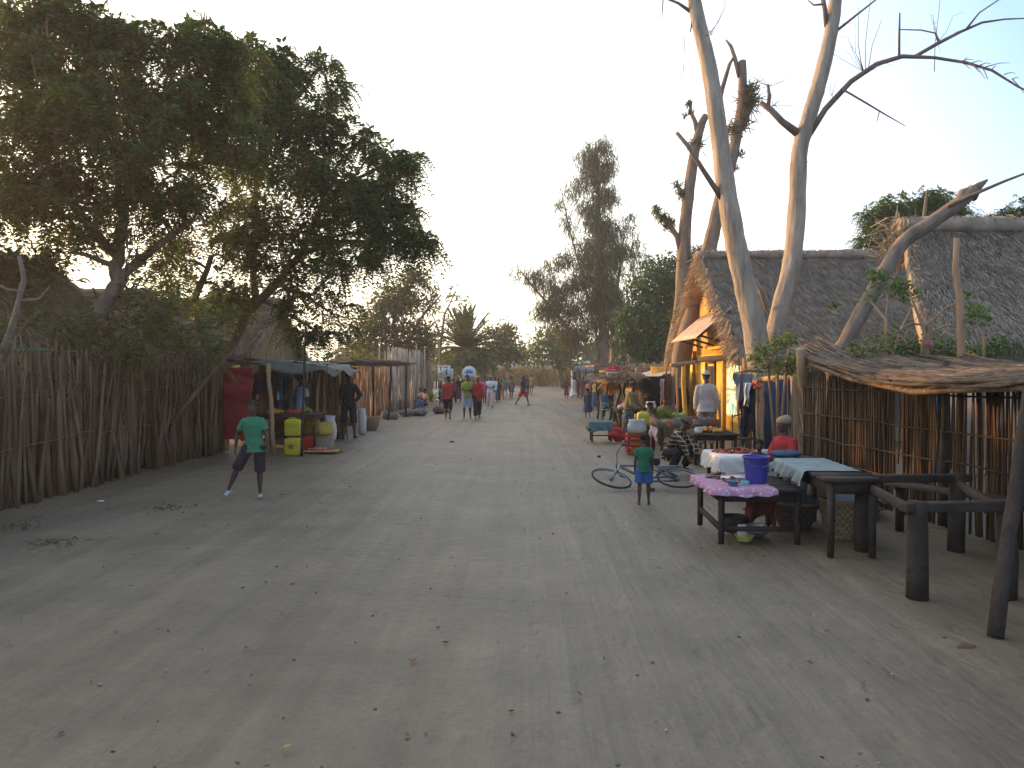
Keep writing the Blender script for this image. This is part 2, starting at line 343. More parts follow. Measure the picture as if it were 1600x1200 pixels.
def tree(name, label, base, trunks, blobs, leaf='leaf', mleaf=None, mbark=None, nclump=8, per=14, sig=0.25, L=0.2, group='trees', cat='tree', W=0.07, pods=0, twigs=True, rt=0.14, droop=0.5, K=6):
    """trunks: list of (points, r0, r1); blobs in world coords"""
    base = Vector(base); t = thing(name, label, cat, (base.x, base.y, 0), 0, group)
    mb = MB(); nodes = []
    for pts, r0, r1 in trunks:
        k = len(pts); dense = []; rr = []
        for i in range(k - 1):
            for j in range(4):
                u = j / 4; dense.append(Vector(pts[i]).lerp(Vector(pts[i+1]), u) + Vector((rnd.gauss(0, r0*.12), rnd.gauss(0, r0*.12), 0))); rr.append(r0 + (r1 - r0) * ((i + u) / (k - 1)))
        dense.append(Vector(pts[-1])); rr.append(r1)
        mb.tube(dense, rr, n=9, rough=0.06); nodes += [(p, r) for p, r in zip(dense[3:], rr[3:])]
    C, P = blob_points(blobs, nclump, per, sig)
    for b in blobs:
        c = Vector(b[:3]); p, r = min(nodes, key=lambda q: (q[0] - c).length + (0.6 * max(0, q[0].z - c.z)))
        pts = limb(mb, p, c, min(r * 0.6, rt), 0.02, sag=0.12, seg=6)
        if twigs:
            for _ in range(int(3 + 4 * b[3])):
                q = pts[rnd.randint(2, 6)]; v = Vector((rnd.gauss(0, 1), rnd.gauss(0, 1), rnd.gauss(0, 1))).normalized() * b[3] * rnd.uniform(0.5, 1.0)
                limb(mb, q, c + v, 0.015, 0.005, sag=0.1, seg=4, n=4)
    mb.build('trunk', mbark or M_bark2, t, smooth=True)
    cb = MB(); n = len(P)
    D = NR.normal(size=(n, 3))
    if leaf == 'frond':
        D = (P - np.repeat(C, per, axis=0))*2.5/sig + D*.6; D[:, 2] = D[:, 2]*0.6 + .1
        cb.quads(fronds(P, D, L * NR.uniform(0.7, 1.3, n), L * 0.36, K=K, droop=droop))
    elif leaf == 'needle':
        D = D*[.38, .38, .3] - [0, 0, .75]; cb.quads(strips(P, D, L * NR.uniform(0.6, 1.4, n), W))
    elif leaf == 'tuft':
        D = P - np.repeat(C, per, axis=0); P = P - D*0.6; cb.quads(strips(P, D + NR.normal(size=(n, 3))*0.02, L * NR.uniform(0.6, 1.4, n), W))
    else:
        D[:, 2] -= 0.3; cb.quads(cards(P, D, L * NR.uniform(0.6, 1.4, n), W * NR.uniform(0.7, 1.3, n)))
    cb.build('crown', mleaf or M_leafB, t)
    if pods:
        i = NR.choice(len(P), pods); pb = MB(); k = 9
        Q = np.repeat(P[i], k, axis=0) + NR.normal(size=(pods*k, 3))*0.07; d = NR.normal(size=(pods*k, 3))*0.25; d[:, 2] -= 1
        pb.quads(strips(Q, d, NR.uniform(0.12, 0.24, pods*k), 0.028)); pb.build('seed_pods', M_pod, t)
    return t
# ================================================================== THE SETTING
def ground():
    xs = list(np.concatenate([[-400, -300, -120, -60, -30], np.arange(-16, 16.01, 0.16), [30, 60, 120, 300, 400]]))
    ys = list(np.concatenate([[-60, -20, -5], np.arange(0, 34, 0.18), np.arange(34, 90, 0.8), [110, 150, 250, 400, 600]]))
    X, Y = np.meshgrid(np.array(xs), np.array(ys), indexing='ij')
    Z = 0.012*np.sin(X*2.1 + np.sin(Y*0.35)*1.5) + 0.010*np.sin(Y*1.3 + X*0.7) + 0.008*np.sin(X*5.3 + Y*0.6) + NR.normal(size=X.shape)*0.003
    Z *= np.clip(1 - (np.abs(X) - 10)/6, 0, 1); Z -= 0.02
    Z += np.clip((np.abs(X) - 5.6)/6, 0, 1)*0.02
    nx, ny = X.shape; m = MB(); m.V = [tuple(p) for p in np.stack([X, Y, Z], -1).reshape(-1, 3).tolist()]
    m.F = [(i*ny+j, (i+1)*ny+j, (i+1)*ny+j+1, i*ny+j+1) for i in range(nx-1) for j in range(ny-1)]
    m.build('ground', M_sand, smooth=True, kind='structure')
ground()

# ------------------------------------------------------------------ stick fences
def stakes(m, a, b, h, dens=22, r=(0.014, 0.034), layers=2, hj=0.18, lean=0.05, thick=0.1, seg=4, gap=0.0, nside=5):
    a = Vector(a); b = Vector(b); L = (b - a).length; d = (b - a).normalized(); nrm = Vector((-d.y, d.x, 0))
    for k in range(int(L * dens)):
        if rnd.random() < gap: continue
        s = rnd.random() * L; rr = rnd.uniform(*r); hh = h * (1 + rnd.uniform(-hj, hj * 0.6)); o = rnd.uniform(-thick, thick)
        p = a + d * s + nrm * o; pts = []; lx = rnd.gauss(0, lean); ly = rnd.gauss(0, lean*0.5)
        ph = rnd.uniform(0, 6); am = rnd.uniform(0.0, 0.05) if rnd.random() < .8 else .09
        for i in range(seg + 1):
            t = i / seg; pts.append(p + d * (lx*hh*t + am*math.sin(ph + 5*t)) + nrm * (ly*hh*t + am*math.cos(ph + 4*t)) + Vector((0, 0, hh*t - 0.03)))
        m.tube(pts, [rr*1.1, rr, rr*0.95, rr*0.85, rr*0.6][:seg+1], n=nside, rough=0.1)
def wobble(a, b, n=8, amp=0.03):
    a = Vector(a); b = Vector(b); return [a.lerp(b, i/n) + Vector((rnd.gauss(0, amp), rnd.gauss(0, amp*0.4), rnd.gauss(0, amp))) for i in range(n+1)]

f1 = thing('stick_fence', 'long grey brown palisade of crooked sticks filling the left side of the road', 'fence', (-7.2, 12, 0))
m = MB(); stakes(m, (-7.15, 6.0, 0), (-7.2, 18.0, 0), 2.12, dens=32, r=(0.014, 0.036)); stakes(m, (-7.2, -4, 0), (-7.2, 6.0, 0), 2.2, dens=75, r=(0.02, 0.036)); stakes(m, (-7.05, 6.0, 0), (-7.1, 18.0, 0), 2.0, dens=7, r=(0.02, 0.045), lean=0.09, hj=0.25)  # out-of-view near stretch added and packed dense to block low sun streaks
stakes(m, (-7.3, 6.0, 0), (-7.35, 18.0, 0), 2.3, dens=16, r=(0.012, 0.028), hj=0.1)
stakes(m, (-7.42, -4, 0), (-7.42, 18, 0), 1.9, dens=55, r=(0.012, 0.024), hj=.1, thick=.03, nside=4)  # unseen backing layer added to stop sunbeams through the stick gaps
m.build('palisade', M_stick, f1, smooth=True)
for z in (0.8, 1.5): MB().tube(wobble((-7.0, 6.0, z), (-7.05, 18.0, z + 0.1), 16, 0.05), 0.011, n=5).build('rail', M_stick, f1, smooth=True)
m = MB()
for k in range(240):     # brushy forked twigs woven along the top and leaning on the face
    y = rnd.uniform(6.5, 18); z = rnd.uniform(1.2, 2.2); x = -7.02+rnd.uniform(-.1, .06); d = Vector((rnd.gauss(0, .05), rnd.gauss(0, .5), rnd.uniform(-.7, .8)))
    m.tube([(x, y, z), Vector((x, y, z))+d*.5+Vector((0, rnd.gauss(0, .05), 0)), Vector((x, y, z))+d], [.011, .008, .004], n=4)
m.build('brush', M_stick, f1, smooth=True)
M_greenpaint = mat('green_paint', (0.06, 0.22, 0.13), rough=0.6)
MB().tube(wobble((-7.28, 8.6, 2.16), (-7.32, 13.4, 2.2), 10, 0.012), 0.022, n=6).build('rail', M_greenpaint, f1, smooth=True, label='green painted top rail')
MB().tube([at(268, 662, 15.2), at(300, 620, 15.6), at(340, 575, 16), at(372, 540, 16.4)], [0.05, 0.045, 0.04, 0.035], n=7, rough=0.08).build('leaning_pole', M_stick, smooth=True,
    label='crooked pole leaning diagonally against the stick fence left of the red curtain', cat='pole')

# ------------------------------------------------------------------ thatch
def thatch(m, eL, eR, rR, rL, n, L=(0.25, 0.5), W=0.02, thick=0.22, lift=0.05, nu=40, nv=14, amp=0.03):
    """slope between eave (L,R) and ridge (L,R) as lumpy slab plus loose straws"""
    eL, eR, rR, rL = map(Vector, (eL, eR, rR, rL)); nrm = (eR - eL).cross(rL - eL).normalized()
    if nrm.z < 0: nrm = -nrm
    def fn(u, v):
        p = (eL.lerp(eR, u)).lerp(rL.lerp(rR, u), v)
        w_ = math.sin(u*17 + v*3)*0.5 + math.sin(u*41 + v*9)*0.3 + math.sin(v*23 + u*5)*0.4
        sag = math.sin(v*math.pi)*0.08
        return p + nrm*(amp*w_ - sag + rnd.gauss(0, amp*0.3)) + Vector((0, 0, -0.05*rnd.random() if v == 0 else 0))
    m.sheet(fn, nu, nv, thick=-thick if (eR-eL).cross(rL-eL).z < 0 else thick)
    u = NR.random(n); v = NR.random(n)*1.02 - 0.02
    E = np.array(eL)[None]*(1-u)[:, None] + np.array(eR)[None]*u[:, None]; G = np.array(rL)[None]*(1-u)[:, None] + np.array(rR)[None]*u[:, None]
    sag = np.sin(np.clip(v, 0, 1)*np.pi)*0.08
    P = E*(1-v)[:, None] + G*v[:, None] + np.array(nrm)[None]*(NR.random(n)*0.05 - sag + 0.02)[:, None]
    dn = unit(E - G) + NR.normal(size=(n, 3))*0.15 + np.array(nrm)[None]*NR.normal(0.06, 0.06, n)[:, None]
    dn = unit(dn); ll = NR.uniform(L[0], L[1], n)
    S = unit(np.cross(dn, np.array(nrm)[None] + NR.normal(size=(n, 3))*0.3)); W_ = NR.uniform(0.6, 1.4, n)[:, None]*W/2
    m.quads(np.stack([P - S*W_, P + S*W_, P + dn*ll[:, None] + S*W_*0.4, P + dn*ll[:, None] - S*W_*0.4], 1))
def ridge_cap(m, a, b, w=0.3, h=0.14, n=4500):
    a = Vector(a); b = Vector(b); k = 24
    pts = [a.lerp(b, i/k) + Vector((0, 0, rnd.gauss(0, 0.015))) for i in range(k+1)]
    m.loft(pts, [w*(1+rnd.gauss(0, .05)) for _ in pts], [h*(1+rnd.gauss(0, .08)) for _ in pts], side=(0, 1, 0) if abs((b-a).x) > abs((b-a).y) else (1, 0, 0), n=10)
    t = NR.random(n)[:, None]; P = np.array(a)[None]*(1-t) + np.array(b)[None]*t + NR.normal(size=(n, 3))*[0.02, w*.5, 0.03] + [0, 0, h*0.75]
    D = NR.normal(size=(n, 3))*[.35, 1, .3]; D[:, 2] = -np.abs(D[:, 2])-.25
    m.quads(strips(P, D, NR.uniform(0.1, 0.3, n), 0.015))

# ---- the big thatched house with the yellow gable on the right
GX, GD1, GD2, GDM = 5.75, 20.3, 28.4, 24.2
hz1 = thing('thatched_house', 'big thatched house with a sunlit yellow gable wall behind the two bare trees', 'house', (9, 24, 0))
zr = 5.42; ze = 2.35
m = MB(); thatch(m, (5.45, 19.7, ze-.15), (12.2, 19.7, ze-.15), (12.2, GDM, zr), (5.45, GDM, zr), 46000, W=0.014)
thatch(m, (12.2, 29, ze-.15), (5.45, 29, ze-.15), (5.45, GDM, zr), (12.2, GDM, zr), 3000)
ridge_cap(m, (5.35, GDM, zr+.02), (12.2, GDM, zr+.04), 0.34, 0.16)
m.build('roof', M_thatch, hz1)
# shaggy gable edge of the thatch, in sunlight
m = MB(); n = 1600
for side in (-1, 1):
    t = NR.random(n)[:, None]; yE = 19.7 if side < 0 else 29.0
    A = np.array([5.42, yE, ze-.15]); B = np.array([5.42, GDM, zr]); P = A*(1-t) + B*t + NR.normal(size=(n, 3))*[0.04, 0.05, 0.1]
    D = NR.normal(size=(n, 3))*0.4 + [-0.5, 0, -0.9]; m.quads(strips(P, D, NR.uniform(0.12, 0.38, n), 0.02))
m.build('roof_edge', mat('dry_straw', (0.42, 0.30, 0.18), island=0.35, var=0.25), hz1, label='shaggy straw edge of the gable')
M_yellow = mat('yellow_plaster', (0.85, 0.50, 0.075), var=0.25, scale=2.5, bump=0.15, rough=0.9)
M_orange = mat('orange_plaster', (0.62, 0.32, 0.07), var=0.3, scale=2, bump=0.15)
M_greywall = mat('weathered_board', (0.30, 0.27, 0.23), var=0.25, scale=3, bump=0.3, stretch=(1, 1, 0.3))
m = MB(); m.box((5.86, (20.25+28.3)/2, ze/2), (0.16, 8.05, ze))
m.build('gable_wall', M_yellow, hz1)
m = MB(); m.add([(5.80, 20.3, ze+.002), (5.80, 28.2, ze+.002), (5.80, GDM, zr-.25), (5.93, 20.3, ze+.002), (5.93, 28.2, ze+.002), (5.93, GDM, zr-.25)], [(0, 1, 2), (5, 4, 3), (0, 3, 4, 1), (1, 4, 5, 2), (2, 5, 3, 0)])
m.build('gable_boards', M_orange, hz1)
m = MB(); m.box((9, 20.5, ze/2-.05), (6.1, 0.16, ze-.1)); m.build('side_wall', M_greywall, hz1)
m = MB(); m.box((5.765, 23.9, 1.0), (0.03, 1.0, 2.0)); m.build('door', M_dwood, hz1)
m = MB()
for dy in (-0.56, 0.56): m.box((5.75, 23.9+dy, 1.04), (0.06, 0.09, 2.08))
m.box((5.75, 23.9, 2.12), (0.06, 1.21, 0.08)); m.build('door_frame', M_wood, hz1)
for yy in (20.34, 22.25, 26.2): MB().box((5.74, yy, ze/2+.1), (0.1, 0.13, ze+.15)).build('wall_post', mat('yellow_post', (0.6, 0.33, 0.06), var=0.15), hz1)
MB().box((5.72, 24.1, ze-.12), (0.09, 7.8, 0.16)).build('lintel', M_wood, hz1)
MB().box((5.72, 22.6, 2.62), (0.06, 2.9, 0.24)).build('lintel', M_yellow, hz1)
for k, (yy, zz, hh) in enumerate(((21.35, 0.95, 0.72), (21.35, 1.70, 0.72))):
    MB().sheet(lambda u, v: (5.755 + 0.006*math.sin(9*u+7*v), yy-.62+1.24*u, zz-hh/2+hh*v), 10, 8, thick=0.004).build('poster',
        mat_pattern('poster_print', 'camo', (0.75, 0.74, 0.68), (0.12, 0.42, 0.62), 3.0, (0.55, 0.62, 0.35)), hz1, label='blue and white poster')
# small tin awning high over the facade
aw = thing('awning', 'small tan awning sheet jutting out under the yellow gable', 'awning', (5.2, 23, 2.9))
M_tin = mat('rusty_tin', (0.42, 0.30, 0.20), var=0.3, scale=2.5, rough=0.6, metal=0.2)
m = MB(); m.sheet(lambda u, v: (5.73 - 1.0*v, 21.4 + 3.6*u, 3.62 - 0.85*v + 0.018*math.sin(u*95)), 60, 4, thick=0.012); m.build('roof_sheet', M_tin, aw)
for yy in (21.6, 23.2, 24.8):
    MB().beam((5.72, yy, 2.6), (4.92, yy, 2.84), 0.06, 0.06).build('bracket', M_wood, aw)
    MB().beam((5.70, yy+.05, 3.5), (4.86, yy+.05, 2.80), 0.05, 0.06).build('rafter', M_wood, aw)
# ---- second thatched house, right edge
h2 = thing('thatched_house', 'closer taller thatched roof at the right edge above the flowering shrubs', 'house', (11, 15, 0))
m = MB(); thatch(m, (6.9, 13.4, 2.42), (15.5, 13.4, 2.42), (15.5, 17.0, 4.98), (8.3, 17.0, 4.98), 44000, W=0.013, L=(0.2, 0.45))
thatch(m, (15.5, 18.8, 3.2), (9.5, 18.8, 3.2), (8.35, 17.0, 4.98), (15.5, 17.0, 4.98), 3000)
ridge_cap(m, (8.2, 17.0, 5.02), (15.5, 17.0, 5.0), 0.42, 0.2)
m.build('roof', M_thatch, h2)
m = MB(); m.box((11.4, 14.1, 1.16), (7.8, 0.14, 2.32)); m.build('wall', mat('pale_planks', (0.42, 0.40, 0.37), var=0.15, scale=3, stretch=(0.2, 1, 3)), h2)
m = MB(); V4 = [(7.55, 14.0, 0), (9.7, 18.7, 0), (9.7, 18.7, 3.1), (8.55, 17.0, 4.8), (7.3, 14.0, 2.35)]; m.add(V4 + [(x+.12, y-.03, z) for x, y, z in V4], [(4, 3, 2, 1, 0), (5, 6, 7, 8, 9)] + [(i, (i+1) % 5, 5+(i+1) % 5, 5+i) for i in range(5)]); m.build('gable_wall', M_stick, h2)
MB().box((7.42, 13.98, 1.2), (0.09, 0.09, 2.42)).build('corner_post', mat('blue_paint', (0.05, 0.20, 0.32), rough=0.6), h2)
# broken ridge straw of the first roof end
m = MB(); n = 500
P = np.array(at(1405, 385, 16.8))[None] + NR.normal(size=(n, 3))*[0.22, 0.15, 0.28]; D = NR.normal(size=(n, 3)) + [-.5, 0, .2]
m.quads(strips(P, D, NR.uniform(0.15, 0.45, n), 0.02)); 
m.build('straw', MATS['dry_straw'], h2)
for px, y0, y1 in ((1398, 330, 400), (1445, 298, 360)):
    MB().tube([at(px-4, y1, 17.2), at(px, (y0+y1)/2, 17.2), at(px+4, y0, 17.2)], [0.035, 0.04, 0.03], n=6, rough=.1).build('ridge_pole', M_bark2, h2, smooth=True)

# ---- dark thatched hut at the far left, behind the fence
h3 = thing('thatched_hut', 'dark rounded thatched hut at the far left behind the stick fence', 'hut', (-10.3, 14, 0))
m = MB(); zt = at(20, 383, 13).z
thatch(m, (-7.9, 11.2, 2.1), (-7.9, 16.8, 2.1), (-9.4, 15.0, zt-.05), (-9.4, 12.8, zt-.05), 5000, nu=16)
thatch(m, (-11.5, 11.0, 2.1), (-7.8, 11.2, 2.1), (-9.1, 12.9, zt-.1), (-10.3, 12.9, zt), 6000, nu=20)
ridge_cap(m, (-10.6, 12.9, zt), (-9.2, 12.9, zt-.08), 0.4, 0.25, 300)
m.build('roof', M_thatchw, h3); MB().box((-9.9, 14, 1.02), (3.6, 4.6, 2.04)).build('wall', M_reed, h3)
h4 = thing('thatched_hut', 'low thatched roof ridge showing over the stick fence under the big tree', 'hut', (-9.6, 18, 0))
m = MB(); thatch(m, (-12.5, 15.2, 2.0), (-8.0, 15.2, 2.0), (-8.6, 17.6, 3.6), (-12.5, 17.6, 3.6), 9000, nu=24)
thatch(m, (-8.0, 20, 2.0), (-12.5, 20, 2.0), (-12.5, 17.6, 3.6), (-8.6, 17.6, 3.6), 1500)
ridge_cap(m, (-12.5, 17.6, 3.62), (-8.6, 17.6, 3.62), 0.3, 0.14, 300); m.build('roof', M_thatchw, h4)
MB().box((-10.3, 17.6, 1.0), (4.2, 4.2, 2.0)).build('wall', M_reed, h4)
# ---- small hut with woven gable over the red-curtained stall
h5 = thing('thatched_hut', 'small hut with a tan woven reed gable behind the tarpaulin stall', 'hut', (-9, 22.6, 0))
zr5 = 3.98; ze5 = 2.3; m = MB()
thatch(m, (-11.5, 19.8, ze5-.05), (-7.15, 19.8, ze5-.05), (-7.15, 22.4, zr5), (-11.5, 22.4, zr5), 12000, W=0.02, nu=24)
thatch(m, (-7.15, 25.4, ze5-.05), (-11.5, 25.4, ze5-.05), (-11.5, 22.4, zr5), (-7.15, 22.4, zr5), 3000)
m.build('roof', M_thatchw, h5)
m = MB(); n = 1700
y = NR.uniform(20.1, 25.1, n); top = np.where(y < 22.4, ze5 + (y-20.1)/2.3*1.6, ze5 + (25.1-y)/2.7*1.6) - .12
P = np.stack([np.full(n, -7.4) + NR.normal(size=n)*0.012, y, NR.random(n)*(top-1.9) + 1.75], 1); D = NR.normal(size=(n, 3))*[.02, .05, .02] + [0, 0, 1]
Wd = 0.022; m.quads(np.stack([P - [0, Wd/2, 0], P + [0, Wd/2, 0], P + D*0.5 + [0, Wd/2, 0], P + D*0.5 - [0, Wd/2, 0]], 1))
m.add([(-7.42, 20.1, 0), (-7.42, 25.1, 0), (-7.42, 25.1, ze5), (-7.42, 22.4, zr5-.12), (-7.42, 20.1, ze5), (-7.5, 20.1, 0), (-7.5, 25.1, 0), (-7.5, 25.1, ze5), (-7.5, 22.4, zr5-.12), (-7.5, 20.1, ze5)],
      [(0, 1, 2, 3, 4), (9, 8, 7, 6, 5), (0, 5, 6, 1), (1, 6, 7, 2), (2, 7, 8, 3), (3, 8, 9, 4), (4, 9, 5, 0)])
m.build('gable_wall', mat('woven_reed', (0.40, 0.28, 0.16), island=0.3, var=0.25, scale=5, bump=0.4), h5)

# ---- further sheds and fences on the left
s1 = thing('reed_shed', 'grey reed shed with a flat board roof behind the man in black', 'shed', (-6.3, 24, 0))
m = MB(); a0 = Vector((-5.75, 21.6, 0)); 
stakes(m, (-7.3, 21.9, 0), (-6.0, 22.0, 0), 2.0, dens=60, r=(0.008, 0.016), hj=.05, thick=.04); stakes(m, (-6.0, 22.0, 0), (-5.95, 26.5, 0), 2.0, dens=46, r=(0.01, 0.02), hj=.05, thick=.04)
m.build('reed_wall', M_stick, s1, smooth=True)
m = MB()
for i in range(5): m.box((-6.65+rnd.uniform(-.05, .05), 21.8+i*.98, 2.12+.012*i), (1.75, 0.9, 0.035), rz=rnd.uniform(-.03, .03))
m.build('roof', M_greywall, s1)
s2 = thing('branch_shelter', 'low shelter roofed with loose branches left of the road before the tall palisade', 'shelter', (-5.4, 29, 0))
m = MB()
for i in range(120):
    y = rnd.uniform(25.5, 31.5); z = 2.02 + rnd.uniform(0, .16) + (y-25)*.006; L = rnd.uniform(0.7, 1.6); x = rnd.uniform(-6.2, -5.0)
    m.tube([(x-L/2, y, z), (x, y+rnd.gauss(0, .05), z+rnd.uniform(0, .06)), (x+L/2, y+rnd.gauss(0, .12), z-rnd.uniform(0, .08))], [0.014, 0.018, 0.008], n=4)
for i in range(60):
    y = rnd.uniform(25.5, 30); z = 2.1 + rnd.uniform(0, .1); x = rnd.uniform(-6.2, -4.7); m.tube([(x, y, z), (x+rnd.gauss(0, .1), y+1.3, z+.04)], [0.015, 0.01], n=4)
m.build('branch_roof', M_stick, s2)
for (x, y) in ((-5.05, 25.6), (-4.75, 30.6), (-5.0, 28.2)): MB().tube(wobble((x, y, 0), (x+rnd.gauss(0, .05), y, 2.1), 4, .02), 0.045, n=6).build('post', M_dwood, s2, smooth=True)
f2 = thing('stick_fence', 'upright stick wall with sunlit gaps behind the branch shelter', 'fence', (-6, 29, 0))
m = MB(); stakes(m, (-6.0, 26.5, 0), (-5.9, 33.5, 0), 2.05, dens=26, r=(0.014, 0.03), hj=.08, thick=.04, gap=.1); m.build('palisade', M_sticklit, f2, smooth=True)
f3 = thing('stick_fence', 'tall pale palisade of thick stakes on the left beyond the branch shelter', 'fence', (-6, 38, 0))
m = MB(); stakes(m, (-6.0, 33.5, 0), (-5.8, 47, 0), 2.75, dens=15, r=(0.025, 0.06), hj=.15, thick=.12); m.build('palisade', mat('pale_stake', (0.30, 0.245, 0.19), island=.3, var=.3, stretch=(1, 1, .15)), f3, smooth=True)
MB().tube([(-5.75, 33.6, 0), (-5.72, 33.6, 1.2), (-5.78, 33.6, 2.2)], .11, n=9).build('corner_post', mat('pale_post', (0.42, 0.37, 0.30)), f3, smooth=True)
for i, (px, y0) in enumerate(((592, 540), (650, 538), (663, 545), (601, 548))):
    b = at(px, 577, 36 + i); MB().tube([(b.x, b.y, 0), (b.x+.02, b.y, 1.6), tuple(at(px+1, y0, 36+i))], [.05, .045, .035], n=6).build('tall_stake', MATS['pale_stake'], f3, smooth=True)
MB().lathe((*at(620, 565, 37).xy, at(620, 566, 37).z), [(0.36, 0), (0.36, .05), (0.33, .08), (0.28, .42), (0.2, .5)], n=16).build('basin', mat('dark_blue_plastic', (0.03, 0.06, 0.12), rough=.5), smooth=True,
    label='dark blue upturned basin resting on top of the tall palisade', cat='basin')

# ---- far end of the street
f4 = thing('reed_fence', 'golden reed fence across the far end of the street', 'fence', (3, 84, 0))
m = MB(); stakes(m, (-4.5, 88, 0), (4.8, 85, 0), 2.1, dens=16, r=(0.02, 0.045), hj=.2, seg=2, nside=4); n = 2600
a = NR.random(n); P = np.stack([-4.5 + 9.3*a, 87.6 - 3*a + NR.normal(size=n)*.15, NR.random(n)*1.6], 1); m.quads(strips(P, NR.normal(size=(n, 3))*[.12, .12, .1] + [0, 0, 1], NR.uniform(.5, 1.1, n), .05))
m.build('reeds', M_goldreed, f4)
f5 = thing('reed_fence', 'dusky reed fence from the golden one to the far white hut', 'fence', (6, 80, 0))
m = MB(); stakes(m, (4.8, 85, 0), (5.4, 76, 0), 1.9, dens=14, r=(0.02, 0.045), seg=2, nside=4); stakes(m, (-11, 70, 0), (-4.5, 88, 0), 2.0, dens=10, r=(0.02, 0.05), seg=2, nside=4); m.build('reeds', M_stick, f5)
def far_house(name, label, x0, x1, y, ze_, zr_, dy, mroof, mwall, win=()):
    t = thing(name, label, 'house', ((x0+x1)/2, y, 0)); m = MB()
    m.sheet(lambda u, v: (x0-.3+(x1-x0+.6)*u, y-dy/2-.3+(dy/2+.3)*v, ze_-.1+(zr_-ze_+.1)*v + .03*math.sin(u*60)), 40, 4, thick=.06)
    m.sheet(lambda u, v: (x1+.3-(x1-x0+.6)*u, y+dy/2+.3-(dy/2+.3)*v, ze_-.1+(zr_-ze_+.1)*v + .03*math.sin(u*60)), 40, 4, thick=.06); m.build('roof', mroof, t)
    w_ = MB(); w_.box(((x0+x1)/2, y, ze_/2), (x1-x0, dy-.1, ze_))
    for xx in (x0, x1): w_.add([(xx, y-dy/2+.1, ze_), (xx, y+dy/2-.1, ze_), (xx, y, zr_-.08)], [(0, 1, 2)])
    w_.build('wall', mwall, t)
    for (xw, zw, ww, hw) in win:
        f = MB().box((xw, y-dy/2-.01, zw), (ww+.3, .1, hw+.3)).build('window', mat('white_frame', (.5, .5, .48)), t)
        MB().box((xw, y-dy/2-.07, zw), (ww, .04, hw)).build('pane', mat('dark_opening', (.02, .02, .02), rough=.4), f)
    return t
M_greyroof = mat('grey_sheet_roof', (0.30, 0.29, 0.30), var=.12, scale=1.5, rough=.6)
M_mud = mat('pale_mud_wall', (0.32, 0.27, 0.21), var=.15, scale=2)
far_house('long_house', 'long grey roofed house beyond the golden reed fence', -3.2, 3.6, 96, 2.1, 3.0, 5, M_greyroof, M_mud)
far_house('small_house', 'small far house with a white framed window at the end of the road', 4.9, 9.0, 80, 1.9, 2.75, 4.5, M_greyroof, M_mud, win=((5.3, 1.1, .8, 1.1),))
far_house('small_house', 'thatched far house with gable right of the white framed window', 7.2, 10.5, 70, 1.9, 2.75, 4, mat('far_thatch', (.26, .23, .2)), M_stick)
# ---- reed wall and market roofs on the right, middle distance
def flat_thatch_stall(name, label, x0, x1, y0, y1, z, posts, mroof=M_thatchw, tilt=0.1, n=900):
    t = thing(name, label, 'stall', ((x0+x1)/2, (y0+y1)/2, 0)); m = MB()
    thatch(m, (x0, y0, z-tilt), (x0, y1, z-tilt), (x1, y1, z+tilt), (x1, y0, z+tilt), n, thick=.12, nu=16, nv=8, W=.03)
    k = 300; P = np.stack([NR.uniform(x0-.05, x1, k), NR.choice([y0, y1], k)+NR.normal(size=k)*.05, z+(NR.random(k)-.5)*.15], 1); m.quads(strips(P, NR.normal(size=(k, 3))*[1, 1, .5]-[.2, .2, .5], NR.uniform(.15, .4, k), .025))
    m.build('thatch_roof', mroof, t)
    for (x, y, c) in posts: MB().tube([(x, y, 0), (x+c, y, z*.35), (x-c, y, z*.7), (x, y, z)], [.04, .035, .035, .03], n=6).build('post', M_dwood, t, smooth=True)
    return t
flat_thatch_stall('thatched_stall', 'rickety thatched stall roof on crooked poles beside the woman in olive', 2.65, 3.85, 24.8, 30, 1.66, ((2.75, 25.1, .08), (3.05, 25.2, -.1), (2.8, 29.5, .05), (3.65, 25.2, .06), (3.3, 25.1, .07)))
flat_thatch_stall('thatched_stall', 'wide low thatched stall roof behind the crooked pole stall', 3.95, 7.0, 32, 41, 1.98, ((4.0, 32.3, .04), (4.0, 37, .05), (4.1, 40.8, .03)), n=1800)
flat_thatch_stall('thatched_stall', 'distant brown thatched stall roof at the right bend of the road', 4.5, 8, 50, 60, 2.3, ((4.6, 50.5, .04), (4.7, 59, .03)), n=1500)
f6 = thing('reed_fence', 'shadowy stick fence behind the market stalls on the right', 'fence', (6.3, 50, 0))
m = MB(); stakes(m, (6.0, 29, 0), (6.6, 68, 0), 2.1, dens=9, r=(0.02, 0.05), seg=3, hj=.15); m.build('palisade', M_sticklit, f6)

# ---- tin-roofed lean-to left of the yellow house
lt = thing('tin_shed', 'lean-to with a sunlit corrugated roof edge and pale plank wall left of the yellow house', 'shed', (4.8, 27, 0))
A = at(994, 597, 26.0); B = at(1062, 579, 26.4)
m = MB(); m.sheet(lambda u, v: (A.x + (B.x-A.x)*u, 26.0 + 3.6*v, A.z+.0 + (B.z-A.z)*u + .10*v + 0.022*math.sin(v*75)), 4, 80, thick=0.014); m.build('corrugated_roof', mat('sunlit_tin', (0.5, 0.40, 0.30), rough=.5, metal=.15), lt)
MB().beam(A - Vector((.05, .03, .05)), B - Vector((0, .03, .05)), .07, .09).build('eave_beam', M_post, lt)
m = MB()
for i in range(11): m.box((A.x+.08+.0*i, 26.3+i*.3, A.z/2-.03), (.03, .285, A.z-.1))
m.box(((A.x+.12+A.x+.75)/2, 26.25, .95), (.64, .035, A.z-.15)); m.build('plank_wall', mat('pale_plank', (0.40, 0.31, 0.23), var=.25, scale=4, stretch=(1, 1, .3)), lt)
m = MB(); m.box((B.x-.35, 27.5, 1.0), (.9, .1, 2.0)); m.build('back_wall', M_orange, lt)
